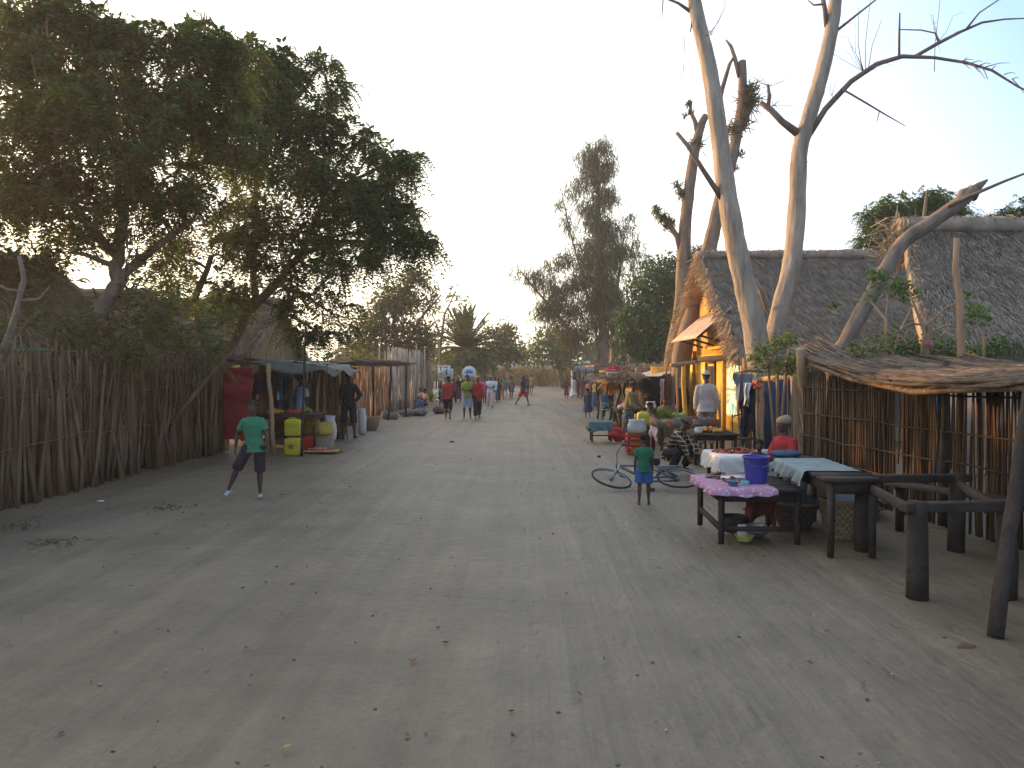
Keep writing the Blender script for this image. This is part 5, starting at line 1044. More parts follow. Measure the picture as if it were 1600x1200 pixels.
person('dark figure standing left of the folded arm woman by the round sign', 716, 627, 588, 200, 'stand', ('shirt', C['black']), ('longskirt', C['maroon']), 'turban', hatc=C['yellow'], group=ppl)
person('person in a pink skirt behind the round white sign', 722, 626, 589, 160, 'stand', ('tee', C['navy']), ('longskirt', C['pinkw']), group=ppl)
person('person in dark brown standing beside the white panel sign', 709, 629, 592, -150, 'hips', ('tee', C['brown']), ('trousers', C['black']), group=ppl)
for (x, lab, tp, bt) in ((735, 'far bystander in maroon behind the folded arm woman', C['maroon'], C['navy']), (752, 'far bystander in brown between the two red shirts and the pink one', C['brown'], C['black']), (762, 'far bystander in dark green behind the woman in white', C['dgreen'], C['grey'])):
    person(lab, x, 622, 592, rnd.uniform(0, 360), 'stand', ('tee', tp), ('trousers', bt), group=ppl)
# seated traders by the tall palisade
for (x, y, lab, tp, f, pc) in ((667, 641, 'person in a peach top sitting on the ground by the tall palisade', C['peach'], -60, 'ground'), (660, 638, 'seated person in faded pink left of the peach topped one', C['pinkw'], -30, 'ground'), (688, 630, 'seated person in turquoise behind the walking red T-shirt man', C['turq'], 40, 'ground')):
    g = gnd(x, y); person(lab, 0, 0, 0, f, pc, ('tee', tp), ('longskirt', C['slate']), pos=(g.x, g.y, 0), H=1.5, group='people sitting by the palisade')
# --- right side far
mk = 'people around the right hand stalls'
person('girl in a reddish dress standing alone on the far right of the road', 885, 623, 597, 0, 'stand', ('dress', C['maroon']), None, hs=1.15, group=mk)
person('person in a long white robe by the far white framed window', 897, 621, 588, -140, 'walk', ('robe', C['white']), None, group=mk)
person('person in a maroon robe just right of the white robed one', 906, 621, 588, 160, 'stand', ('robe', C['maroon']), None, group=mk)
person('dark draped figure right of the maroon robed one', 911, 622, 589, 180, 'stand', ('robe', C['brown']), None, group=mk)
person('child in a slate dress walking away along the right verge', 918, 653, 607, 172, 'walk', ('dress', C['slate']), None, hs=1.15, group=mk)
person('bare shouldered person in peach cloth beyond the slate dressed child', 919, 634, 594, 180, 'stand', ('vest', C['peach']), ('longskirt', C['brown']), group=mk)
person('person in a mustard top left of the crooked pole stall', 930, 640, 592, 150, 'stand', ('vest', C['yellow']), ('longskirt', C['slate']), group=mk)
person('far dark headed bystander beyond the mustard top', 926, 619, 588, 20, 'stand', ('tee', C['slate']), ('trousers', C['navy']), group=mk)
person('far bystander in grey below the gabled far house', 935, 618, 587, 190, 'stand', ('tee', C['grey']), ('trousers', C['brown']), group=mk)
g = gnd(948, 655); person('person in a bright blue shirt sitting on a green chair under the crooked pole stall', 0, 0, 0, 165, 'sit', ('tee', C['blue']), ('trousers', C['navy']), pos=(g.x, g.y, 0), H=1.6, zoff=0, group=mk)
person('woman in an olive wrap and printed skirt leaning on the produce table', 982, 690, 597, 60, 'reach', ('shirt', C['olive']), ('longskirt', M_print), near=True, vox=.011, wrap=C['olive'], group=mk)
g = gnd(1003, 668); person('dark crouching person behind the olive wrapped woman', 0, 0, 0, 60, 'sit', ('tee', C['black']), ('trousers', C['black']), pos=(g.x+.1, g.y, 0), H=1.55, group=mk)
g = gnd(1008, 694); person('seated vendor in a dark cap beside the yellow can', 0, 0, 0, 70, 'sit', ('tee', C['slate']), ('trousers', C['brown']), 'cap', pos=(g.x+.05, g.y, 0), H=1.35, group=mk)
g = gnd(1043, 690); person('dark haired vendor low behind the fruit table', 0, 0, 0, -20, 'sit', ('tee', C['olive']), ('longskirt', C['brown']), pos=(g.x, g.y+.3, 0), H=1.5, group=mk)
g = gnd(1078, 680); person('shadowy figure standing in the doorway left of the hatted man', 1075, 685, 600, 0, 'stand', ('robe', C['black']), None, pos=(g.x, g.y+1.2, 0), H=1.6, group=mk)
# ================================================================== THINGS
def pl(name, col, **k): return mat(name + '_plastic', col, rough=k.pop('rough', .45), var=.08, scale=4, **k)
P_yel = pl('yellow', (.50, .42, .03)); P_blue = pl('violet_blue', (.05, .045, .26), trans=.0); P_red = pl('red', (.40, .03, .02)); P_white = pl('white', (.6, .6, .58)); P_green = pl('green', (.10, .28, .16))
M_sack = mat('yellow_sack', (.42, .30, .06), var=.2, bump=.4); M_wsack = mat('white_sack', (.55, .54, .52), var=.12, bump=.4); M_rubber = mat('tyre_rubber', (.03, .03, .03), rough=.8); M_steel = mat('dull_steel', (.28, .28, .28), rough=.4, metal=.7)
M_tarp = mat('grey_tarpaulin', (.15, .15, .13), var=.2, scale=3, rough=.9, bump=.5, bscale=6); M_redtarp = mat('red_sheet', (.26, .02, .03), var=.2, scale=2, rough=.45, bump=.8, bscale=5)
M_card = mat('cardboard', (.30, .23, .17), var=.12); M_pinkcloth = mat_pattern('pink_print', 'blobs', (.40, .19, .28), (.50, .40, .42), 22); M_whitecloth = mat('white_tablecloth', (.60, .56, .52), var=.1, bump=.4, bscale=6)
M_basket = mat_pattern('basket_weave', 'weave', (.30, .21, .12), (.16, .11, .07), 26); M_bag = mat('clear_bag', (.45, .46, .50), var=.2, rough=.25, bump=.8, bscale=14, trans=.3)
M_fruit = [mat('tomato', (.40, .05, .03), rough=.4, island=.4), mat('green_fruit', (.22, .30, .06), rough=.4, island=.3), mat('orange_fruit', (.50, .22, .04), rough=.4, island=.3), mat('dark_fish', (.16, .09, .06), rough=.5, island=.5), mat('pale_root', (.42, .36, .28), island=.3)]
def bag(name, label, c, r, h, mt, cat='sack', n=14, grp=None, open_=True):
    c = Vector(c); m = MB(); k = 9; vs = []
    prof = [(r*.8, 0), (r*1.03, h*.15), (r*1.06, h*.4), (r, h*.65), (r*.85, h*.85), (r*.9, h*1.0), (r*.7, h*1.0), (r*.6, h*.92), (r*.15, h*.95)]
    m.lathe(c, prof, n); m.V = [(v[0]+rnd.gauss(0, r*.04), v[1]+rnd.gauss(0, r*.04), max(c.z, v[2]+rnd.gauss(0, r*.04)) if v[2] > c.z+.01 else c.z) for v in m.V]
    return m.build(name, mt, smooth=True, label=label, cat=cat, group=grp)
def pile(name, label, c, rx, ry, n, r, mt, cat, layers=2, flat=1.0):
    m = MB(); c = Vector(c)
    for i in range(n):
        a = rnd.random()*6.28; q = rnd.random()**.5; l = rnd.randint(0, layers-1)*(1-q); m.ell(c+Vector((math.cos(a)*q*rx, math.sin(a)*q*ry, r*flat*.9 + l*r*1.5)), (r*rnd.uniform(.8, 1.1), r*rnd.uniform(.8, 1.1), r*flat*rnd.uniform(.8, 1.0)), 8, 5)
    return m.build(name, mt, smooth=True, label=label, cat=cat)
def jerrycan(label, c, s=.38, w=.27, d=.2, rz=0, grp='yellow jerrycans'):
    t = thing('jerrycan', label, 'jerrycan', tuple(c), rz, grp); Mx = WM[t]; L = lambda *v: tuple(Mx @ Vector(v))
    m = MB(); rr = [(0, .9), (.03, 1), (s*.45, 1), (s*.5, .96), (s*.55, 1), (s*.86, 1), (s*.95, .8), (s, .5)]; n = 16; vs = []
    for z, k in rr:
        for j in range(n):
            a = 2*math.pi*j/n; ca, sa = math.cos(a), math.sin(a); q = .35; vs.append(L(math.copysign(abs(ca)**q, ca)*w/2*k, math.copysign(abs(sa)**q, sa)*d/2*k, z))
    K = len(rr); m.add(vs, [(i*n+j, i*n+(j+1) % n, (i+1)*n+(j+1) % n, (i+1)*n+j) for i in range(K-1) for j in range(n)]+[tuple(range(n-1, -1, -1)), tuple((K-1)*n+j for j in range(n))])
    m.build('can_body', P_yel, t, smooth=True)
    MB().tube([L(-w*.28, 0, s*.93), L(-w*.2, 0, s*1.06), L(w*.12, 0, s*1.06), L(w*.2, 0, s*.96)], .012, n=6).build('handle', P_yel, t, smooth=True)
    MB().lathe(L(w*.33, 0, s*.93), [(.022, 0), (.022, .05), (.0, .052)], 10, False).build('cap', P_red, t, smooth=True)
    return t
def table(name, label, x0, x1, y0, y1, h, top=.035, leg=.035, mt=M_wood, shelf=None, apron=.09, skew=(0, 0), over=.03):
    t = thing(name, label, 'table', ((x0+x1)/2, (y0+y1)/2, 0)); c = lambda x, y: (x+skew[0]*(y-y0), y)
    m = MB(); nb = max(2, int((y1-y0)/.14))
    for i in range(nb):
        ya = y0-over+(y1-y0+2*over)*i/nb; yb = y0-over+(y1-y0+2*over)*(i+.95)/nb; xa = c(x0-over, ya)[0]; xb = c(x1+over, ya)[0]; zz = h+rnd.uniform(-.004, .004)
        m.add([(xa, ya, zz-top), (xb, ya, zz-top), (xb, yb, zz-top), (xa, yb, zz-top), (xa, ya, zz), (xb, ya, zz), (xb, yb, zz), (xa, yb, zz)], [(0, 3, 2, 1), (4, 5, 6, 7), (0, 1, 5, 4), (1, 2, 6, 5), (2, 3, 7, 6), (3, 0, 4, 7)])
    m.build('tabletop', mt, t)
    for (x, y) in (c(x0+leg, y0+leg), c(x1-leg, y0+leg), c(x0+leg, y1-leg), c(x1-leg, y1-leg)):
        m = MB(); m.loft([(x, y, 0), (x+rnd.gauss(0, .008), y, h*.5), (x, y, h-top)], [leg*.9, leg, leg*1.05], [leg, leg, leg], n=4+4*(leg > .05)); m.build('leg', mt, t)
    if apron:
        m = MB(); z = h-top-apron/2-.002
        for (p, q) in ((c(x0+leg, y0+leg), c(x1-leg, y0+leg)), (c(x0+leg, y1-leg), c(x1-leg, y1-leg)), (c(x0+leg, y0+leg), c(x0+leg, y1-leg)), (c(x1-leg, y0+leg), c(x1-leg, y1-leg))): m.beam((*p, z), (*q, z), leg*1.2, apron)
        m.build('apron', mt, t)
    if shelf:
        m = MB(); m.box(((x0+x1)/2+skew[0]*(y1-y0)/2, (y0+y1)/2, shelf), (x1-x0-.02, y1-y0-.1, .03)); m.build('shelf', mt, t)
    return t
def drape(name, label, x0, x1, y0, y1, z, drop, mt, cat='tablecloth', sides='fblr', skew=0, amp=.025):
    """cloth lying on a table and hanging over the chosen sides"""
    m = MB(); nx, ny = 44, 30; ex = drop; ox0 = drop if 'l' in sides else 0; ox1 = drop if 'r' in sides else 0; oy0 = drop if 'f' in sides else 0; oy1 = drop if 'b' in sides else 0
    ph = rnd.random()*6
    def fn(u, v):
        x = x0-ox0+(x1-x0+ox0+ox1)*u; y = y0-oy0+(y1-y0+oy0+oy1)*v; dx = max(x0-x, x-x1, 0); dy = max(y0-y, y-y1, 0); d = max(dx, dy)
        X = min(max(x, x0-.012), x1+.012); Y = min(max(y, y0-.012), y1+.012); f = d/max(drop, .01)
        o = amp*f*math.sin((x+y)*26+ph)
        if dx > dy: X += (o if x > x1 else -o) + (.03*f if x > x1 else -.03*f)
        elif dy > 0: Y += (o if y > y1 else -o) + (.03*f if y > y1 else -.03*f)
        hem = 1+.12*math.sin((x-y)*9+ph); return (X+skew*(Y-y0), Y, z+.008-d*hem+.003*math.sin(x*31)*math.sin(y*27))
    m.sheet(fn, nx, ny); return m.build(name, mt, smooth=True, label=label, cat=cat)
def basket(label, c, r, h, mt=M_basket, group='woven baskets', name='basket'):
    t = thing(name, label, 'basket', tuple(c), 0, group); c = Vector(c); m = MB()
    n = 30; prof = [(r*.72, 0), (r*.9, h*.3), (r*1.0, h*.65), (r*1.02, h*.95), (r*.97, h*.96), (r*.9, h*.6), (r*.6, h*.08), (.01, h*.08)]; m.lathe(c, prof, n, False)
    m.V = [(v[0]*1.0+.006*math.sin(v[2]*180+i % n*3.14), v[1]+.006*math.cos(v[2]*180+(i % n)*3.14), v[2]) for i, v in enumerate(m.V)]
    m.add([c+Vector((r*.72*math.cos(a*6.283/n), r*.72*math.sin(a*6.283/n), .002)) for a in range(n)], [tuple(range(n-1, -1, -1))]); m.build('woven_body', mt, t)
    MB().torus(c+Vector((0, 0, h*.96)), r*1.0, .016, n=30).build('rim', M_reed, t, smooth=True); return t

# ---------------------------------------------------------------- left stall with the tarpaulin
sx0, sx1, sy0, sy1 = -7.05, -4.75, 17.9, 21.2
st = thing('market_stall', 'market stall roofed with a sagging grey tarpaulin on peeled poles against the stick fence', 'stall', (-6, 19, 0))
zr_ = 2.1
def tarp(u, v):
    x = -7.0+2.5*u; y = 17.7+3.6*v; return (x, y+.0, zr_+.06 - .20*u*u - .10*math.sin(math.pi*u)*math.sin(math.pi*v)*1.3 - (.16*max(0, (u-.85)/.15)*(1+.4*math.sin(v*14))) + .012*math.sin(u*30+v*8))
MB().sheet(tarp, 40, 40, thick=.008).build('tarpaulin', M_tarp, st, smooth=True)
def hang(u, v): return (-6.15+1.62*u, 17.68-.02*v+.02*math.sin(u*20), zr_+.06-.22*u-(.05+.22*abs(math.sin(u*3.1+.3)))*v)
MB().sheet(hang, 36, 6, thick=.006).build('tarpaulin_flap', M_tarp, st, smooth=True)
for (a, b, r0) in ((gnd(355, 704), at(362, 562, 17.9), .04), (gnd(428, 708), at(420, 568, 17.5), .055), (gnd(492, 690), at(498, 583, 19.6), .05)): post(a, b, r0, r0*.85, par=st, mt=M_post)
post((-6.98, 21.1, 0), (-6.98, 21.1, 2.1), .04, .04, par=st, mt=M_post); post((-5.55, 21.1, 0), (-5.55, 21.1, 1.95), .04, .04, par=st, mt=M_post)
MB().tube(wobble((-7.1, 17.7, 2.12), (-4.6, 17.75, 1.92), 6, .02), .028, n=6).build('roof_beam', M_wood, st, smooth=True)
MB().tube(wobble((-7.1, 21.1, 2.12), (-4.6, 21.1, 1.92), 6, .02), .028, n=6).build('roof_beam', M_wood, st, smooth=True)
post(gnd(471, 713), at(478, 500, 16.75), .03, .02, nm='pole', mt=M_dwood).name = 'tall_pole'
tag(bpy.data.objects['tall_pole'], 'thin dark crooked pole rising above the tarpaulin stall beside the yellow cans', 'pole')
def redc(u, v): return (-6.98+.70*u+.02*math.sin(v*9), 17.62+.007*math.sin(u*7+v*3)+.025*math.sin(v*17)+.007*math.sin(v*41+u*5)*math.sin(v*9)+.004*math.sin(v*73-u*16), .28+1.66*v)
MB().sheet(redc, 14, 90, thick=.004).build('red_curtain', M_redtarp, smooth=True, label='glossy red plastic sheet hanging as a wall at the left of the tarpaulin stall', cat='sheet')
bkl = MB(); stakes(bkl, (-7.0, 21.1, 0), (-4.9, 21.15, 0), 1.95, dens=45, r=(.01, .02), hj=.02, thick=.04); bkl.build('back_wall', M_stick, st, smooth=True)
MB().box((-6.1, 19.6, 1.1), (.03, 2.4, 1.5)).build('side_board', M_dwood, st)
shf = thing('goods_shelf', 'dark goods shelves inside the tarpaulin stall behind the boy', 'shelf', (-6.1, 18.6, 0))
for z in (.8, 1.15, 1.5): MB().box((-6.15, 18.6, z), (.9, .3, .025)).build('board', M_dwood, shf)
for x in (-6.58, -5.72): MB().box((x, 18.6, .85), (.04, .3, 1.7)).build('upright', M_dwood, shf)
for k in range(9):
    x = -6.5+.085*k; m = MB().lathe((x, 18.55, 1.163+(.35 if k % 2 else 0)), [(.028, 0), (.03, .1), (.015, .15), (.012, .19), (0, .19)], 8, False)
    m.build('bottle', [P_white, P_green, P_red][k % 3], smooth=True, label='small bottle on the dark goods shelves of the tarpaulin stall', cat='bottle', group='bottles on the dark shelves')
def garment(name, label, c, w, h, mt, kind='trousers', rz=0.0, cat='clothing', grp=None):
    c = Vector(c); m = MB(); ux = Vector((math.cos(rz), math.sin(rz), 0))
    if kind == 'trousers':
        for s in (-1, 1):
            m.loft([c+ux*s*w*.22, c+ux*s*w*.26-Vector((0, 0, h*.3)), c+ux*s*w*.3-Vector((0, 0, h*.65))+ux*.01, c+ux*s*w*.32-Vector((0, 0, h))], [w*.25, w*.23, w*.19, w*.17], [.03, .035, .03, .025], side=ux, n=12)
        m.loft([c+Vector((0, 0, .03)), c-Vector((0, 0, h*.12))], [w*.44, w*.48], [.03, .035], side=ux, n=12)
    elif kind == 'shirt':
        m.loft([c+Vector((0, 0, .02)), c-Vector((0, 0, h*.12)), c-Vector((0, 0, h*.5)), c-Vector((0, 0, h))], [w*.12, w*.4, w*.38, w*.42], [.02, .03, .035, .03], side=ux, n=14)
        for s in (-1, 1): m.loft([c+ux*s*w*.3-Vector((0, 0, h*.08)), c+ux*s*w*.5-Vector((0, 0, h*.45)), c+ux*s*w*.52-Vector((0, 0, h*.75))], [w*.1, w*.1, w*.08], [.025, .025, .02], side=ux, n=10)
    else:
        m.sheet(lambda u, v: c+ux*(w*(u-.5)*(1-.3*v+.08*math.sin(v*9)))+Vector((.03*math.sin(u*9+v*2), .05*math.sin(u*13+v*3), -h*v*(1+.18*math.sin(u*8)))), 20, 16, thick=.006)
    m.V = [(v[0]+.008*math.sin(v[2]*21), v[1]+.012*math.sin(v[2]*17+v[0]*30), v[2]) for v in m.V]
    return m.build(name, mt, smooth=True, label=label, cat=cat, group=grp)
hg = 'garments hanging in the tarpaulin stall'
garment('trousers', 'bright blue trousers hanging in the tarpaulin stall', at(444, 590, 18.9), .42, 1.0, cloth('bright_blue', (.05, .20, .38)), grp=hg)
garment('shirt', 'white shirt hanging beside the blue trousers in the tarpaulin stall', at(455, 588, 19.4), .34, .5, C['white'], 'shirt', grp=hg)
garment('shirt', 'dark shirt hanging from the tarpaulin stall beam', at(408, 580, 18.3), .4, .55, C['navy'], 'shirt', grp=hg)
garment('trousers', 'slate trousers hanging behind the blue ones in the tarpaulin stall', at(462, 592, 20), .4, .95, C['slate'], grp=hg)
table('produce_table', 'low plank table of vegetables in the tarpaulin stall', -6.3, -4.9, 17.9, 18.8, .85, leg=.03)
pile('vegetable_pile', 'heap of red tomatoes on the tarpaulin stall table', (-5.45, 18.1, .85), .22, .2, 50, .035, M_fruit[0], 'vegetables')
pile('vegetable_pile', 'heap of green fruit at the back of the tarpaulin stall table', (-5.35, 18.5, .85), .16, .14, 20, .05, M_fruit[1], 'vegetables')
pile('vegetable_pile', 'heap of yellow orange fruit on the left of the tarpaulin stall table', (-5.95, 18.1, .85), .2, .2, 30, .045, M_fruit[2], 'vegetables')
gj = gnd(456, 712)
jerrycan('lower of the two stacked yellow jerrycans by the dark pole', (gj.x, gj.y+.1, 0), .40, .36, .22, grp='yellow jerrycans of the left stall')
jerrycan('upper of the two stacked yellow jerrycans by the dark pole', (gj.x, gj.y+.1, .428), .38, .35, .22, grp='yellow jerrycans of the left stall')
m = MB(); m.torus((gj.x-.02, gj.y-.013, .2), .05, .008, Matrix.Rotation(R(90), 3, 'X'), 14, 4); m.ell((gj.x-.02, gj.y-.012, .2), (.025, .006, .03), 8, 5)
k_ = [o for o in ALLK if o.get('label', '').startswith('lower of the two')][0]; m.build('emblem', mat('dark_red_ink', (.20, .02, .01)), k_)
g = gnd(480, 700); bag('sack', 'wide yellow sack standing right of the stacked jerrycans', (g.x+.02, g.y+.3, .33), .21, .42, M_sack, grp='sacks of the left stall')
g = gnd(503, 702); bx_ = MB().box((g.x, g.y+.25, .16), (.40, .34, .32), rz=.1).build('cardboard_box', M_card, label='brown cardboard box under the ochre sack at the left stall', cat='box', bevel=.01)
bag('sack', 'ochre sack lying on the brown cardboard box', (g.x-.02, g.y+.22, .322), .24, .30, M_sack, grp='sacks of the left stall')
g = gnd(508, 690); bag('sack', 'white sack behind the ochre one at the left stall', (g.x+.02, g.y+.3, 0), .2, .66, M_wsack, grp='sacks of the left stall')
g = gnd(482, 703); MB().box((g.x, g.y+.15, .16), (.26, .3, .32)).build('red_box', P_red, label='small red box beside the yellow jerrycans', cat='box', bevel=.015)
g = gnd(500, 708); m = MB().sheet(lambda u, v: (g.x-.42+.8*u+.08*v, g.y-.1+.55*v, .02+.02*math.sin(u*11)*math.sin(v*9)+.015), 20, 14); m.build('ground_cloth', mat_pattern('bright_print', 'blobs', (.45, .25, .03), (.45, .05, .12), 14), smooth=True, label='bright yellow and red printed cloth spread on the ground before the box', cat='cloth')
pile('sweets_pile', 'little heap of pink and white goods on the bright ground cloth', (g.x-.1, g.y+.2, .05), .22, .12, 26, .025, mat('pink_sweets', (.5, .15, .2), island=.5), 'goods')
g = gnd(577, 672); basket('woven basket standing alone on the sand right of the man in black', (g.x, g.y+.2, 0), .28, .42)
g = gnd(556, 680); bag('sack', 'tall white sack leaning behind the man in black', (g.x+.08, g.y+.5, 0), .12, .74, M_wsack)
for (x, y, w_, lab) in ((645, 650, .55, 'grey bundle of sacking lying below the tall palisade'), (683, 646, .4, 'dark heap of goods beside the seated peach topped person'), (700, 644, .3, 'small dark heap of goods nearest the road by the palisade'), (610, 655, .35, 'flat dark bundle beside the branch shelter post')):
    g = gnd(x, y); m = MB()
    for k in range(7): m.ell((g.x+rnd.uniform(-w_, w_)*.6, g.y+rnd.uniform(0, .3), .1+rnd.uniform(0, .06)), (w_*.5, w_*.4, rnd.uniform(.1, .2)), 9, 6, jit=.12)
    m.build('goods_bundle', mat('grey_sacking', (.17, .15, .135), var=.3) if x != 683 else C['brown'], smooth=True, label=lab, cat='bundle')
g = gnd(665, 628)
for i, (x, y) in enumerate(((652, 622), (672, 624))):
    q = gnd(x, y+10); m = MB(); c_ = np.array((q.x, q.y, .45)); P = c_+NR.normal(size=(160, 3))*.13; m.quads(cards(P, NR.normal(size=(160, 3))+[0, 0, .6], .22, .06))
    m.build('greens_bundle', M_leafD, label=('bundle of green leaves behind the seated faded pink person', 'bundle of green leaves behind the seated peach topped person')[i], cat='vegetables', group='bundles of greens by the palisade')

# ---------------------------------------------------------------- signs
D_ = 40
def panel(par, px0, py0, px1, py1, D, name, mt, th=.04, label=None):
    a = at(px0, py1, D); b = at(px1, py0, D); return MB().box(((a.x+b.x)/2, D, (a.z+b.z)/2), (b.x-a.x, th, b.z-a.z)).build(name, mt, par, label=label)
M_signw = mat('sign_white', (.62, .62, .60), var=.06, rough=.6); M_ink = mat('sign_black', (.02, .02, .02)); M_inkb = mat('sign_blue', (.03, .22, .42)); M_signr = mat('sign_red', (.42, .03, .04), rough=.5)
c_ = at(695, 580, D_); sg = thing('panel_sign', 'white rectangular two panel sign with black marks by the tall palisade', 'sign', (c_.x, D_, 0))
panel(sg, 684, 571, 704, 590, D_, 'board', M_signw); panel(sg, 704.4, 576, 708, 593, D_+.06, 'board', M_signw); panel(sg, 685, 591, 693, 595, D_+.06, 'board', M_signw)
m = MB()
for (a, b, c, d) in ((686, 572.5, 691, 574), (693, 573, 700, 574.2), (688, 575, 689, 579), (697, 577, 699, 586), (692, 580, 696, 581), (686, 583, 691, 584)):
    p = at(a, d, D_); q = at(c, b, D_); m.box(((p.x+q.x)/2, D_-.028, (p.z+q.z)/2), (q.x-p.x, .01, q.z-p.z))
m.build('black_marks', M_ink, sg)
for px in (687, 702): q = at(px, 580, D_); MB().tube([(q.x, D_+.1, 0), (q.x, D_+.1, 2.0)], .035, n=6).build('leg', M_dwood, sg)
D_ = 43; c_ = at(733, 583, D_); sg = thing('dome_sign', 'white round topped sign with a blue hand like fan of rays', 'sign', (c_.x, D_, 0)); r_ = 11.2*D_/1200
prof = [(c_.x+r_*math.cos(a), D_, c_.z+r_*math.sin(a)) for a in [math.pi*k/24 for k in range(25)]]; prof = [(c_.x+r_, D_, c_.z-.34)] + prof + [(c_.x-r_, D_, c_.z-.34)]
n = len(prof); MB().add(prof+[(p[0], p[1]+.04, p[2]) for p in prof], [tuple(range(n-1, -1, -1)), tuple(range(n, 2*n))]+[(i, (i+1) % n, n+(i+1) % n, n+i) for i in range(n)]).build('board', M_signw, sg)
m = MB()
for k in range(7):
    a = R(25+k*22); m.beam((c_.x+.07*math.cos(a), D_-.012, c_.z-.05+.07*math.sin(a)), (c_.x+r_*(.72-.05*(k % 2))*math.cos(a), D_-.012, c_.z-.05+r_*.72*math.sin(a)), .012, .05)
m.build('blue_rays', M_inkb, sg); m = MB()
for k in range(7): m.box((c_.x-.24+k*.08, D_-.012, c_.z-.24), (.05, .012, .07+.02*(k % 3)))
m.build('blue_marks', M_inkb, sg)
MB().tube([(c_.x, D_+.08, 0), (c_.x, D_+.08, c_.z)], .04, n=6).build('leg', M_dwood, sg)
D_ = 31; c_ = at(958, 581, D_); sg = thing('dome_sign', 'red dome topped sign with a white lower panel above the crooked pole stall', 'sign', (c_.x, D_, 0)); r_ = 12.2*D_/1200
prof = [(c_.x+r_*math.cos(a), D_, c_.z+r_*.85*math.sin(a)) for a in [math.pi*k/20 for k in range(21)]]; n = len(prof)
MB().add(prof+[(p[0], p[1]+.04, p[2]) for p in prof], [tuple(range(n-1, -1, -1)), tuple(range(n, 2*n))]+[(i, (i+1) % n, n+(i+1) % n, n+i) for i in range(n)]).build('red_dome', M_signr, sg)
MB().box((c_.x, D_+.02, c_.z-.11), (r_*1.8, .04, .215)).build('white_panel', M_signw, sg)
m = MB(); x = c_.x-.20
for k in range(6): w_ = (.04, .05, .035, .05, .03, .045)[k]; m.box((x, D_-.006, c_.z-.08), (w_*.7, .01, .075)); x += w_+.024
m.build('dark_marks', M_ink, sg); m = MB(); m.torus((c_.x-.0, D_-.004, c_.z+.17), .025, .007, Matrix.Rotation(R(90), 3, 'X'), 12, 4)
for k in range(5): m.box((c_.x-.09+k*.045, D_-.004, c_.z+.08), (.03, .01, .035))
m.build('white_marks', M_signw, sg); MB().tube([(c_.x, D_+.09, 0), (c_.x, D_+.09, c_.z)], .04, n=6).build('leg', M_dwood, sg)
a = at(745, 545, 55); sg = thing('pole_lamp', 'thin pole with a small white box near its top beside the date palm', 'pole', (a.x, 55, 0)); MB().tube([(a.x-.5, 55, 0), (a.x-.1, 55, 3), tuple(at(746, 532, 55))], .04, n=6).build('pole', M_steel, sg); p = at(744, 570, 54.9); 
panel(sg, 742.5, 558, 747, 571, 54.9, 'white_box', M_signw, .12); panel(sg, 744, 536, 747, 552, 54.9, 'white_box', M_signw, .12)

# ---------------------------------------------------------------- right side, middle
table('produce_table', 'dark plank produce table where the olive wrapped woman leans', 2.62, 3.95, 21.4, 22.9, .78, mt=M_dwood, leg=.04)
pile('produce_pile', 'heap of pale roots on the table by the olive wrapped woman', (2.95, 21.8, .78), .3, .25, 46, .05, M_fruit[4], 'produce')
pile('produce_pile', 'heap of red tomatoes behind the pale roots on the dark plank table', (3.1, 22.5, .78), .35, .25, 60, .05, M_fruit[0], 'produce', 3)
bag('sack', 'small white bag at the right end of the dark plank table', (3.55, 21.7, .79), .14, .2, M_wsack)
g0 = gnd(925, 690); ch = thing('stool', 'small wooden stool draped with a grey green cloth before the produce table', 'stool', (g0.x+.28, g0.y+.3, 0))
for (dx, dy) in ((0, 0), (.5, 0), (0, .45), (.5, .45)): MB().tube([(g0.x+dx, g0.y+dy, 0), (g0.x+dx+.01, g0.y+dy, .52)], .028, n=6).build('leg', M_wood, ch)
MB().box((g0.x+.25, g0.y+.22, .5), (.6, .55, .04)).build('seat', M_wood, ch); MB().beam((g0.x, g0.y, .16), (g0.x+.5, g0.y, .16), .03, .03).build('stretcher', M_wood, ch)
drape('draped_cloth', 'grey green cloth hanging over the small wooden stool', g0.x-.05, g0.x+.55, g0.y-.05, g0.y+.49, .525, .26, C['teal'], 'cloth')
g = gnd(948, 655); gc = thing('plastic_chair', 'pale green chair under the person in the bright blue shirt', 'chair', (g.x, g.y, 0)); 
MB().box((g.x, g.y, .36), (.42, .4, .03)).build('seat', P_green, gc); MB().box((g.x, g.y-.24, .58), (.42, .03, .14)).build('backrest', P_green, gc)
for (dx, dy) in ((-.18, -.18), (.18, -.18), (-.18, .18), (.18, .18)): MB().tube([(g.x+dx, g.y+dy, 0), (g.x+dx, g.y+dy*1.1, .36)], .018, n=6).build('leg', P_green, gc)
g = gnd(968, 692); m = MB(); [m.ell((g.x+rnd.uniform(-.12, .12), g.y+.2+rnd.uniform(-.1, .1), .1+.05*k), (.16, .14, .1), 9, 6, jit=.1) for k in range(5)]; m.build('red_bundle', C['red'], smooth=True, label='dark red cloth bundle on the ground under the olive wrapped woman', cat='bundle')
g = gnd(962, 681); MB().ell((g.x, g.y+.1, .32), (.09, .09, .08), 10, 6, jit=.1).build('orange_bag', mat('orange_bag', (.62, .14, .03), rough=.4), smooth=True, label='small orange bag on the red bundle, sunlit glow put into its colour', cat='bag')  # stands for a sunlit orange-red gleam, painted as plain colour
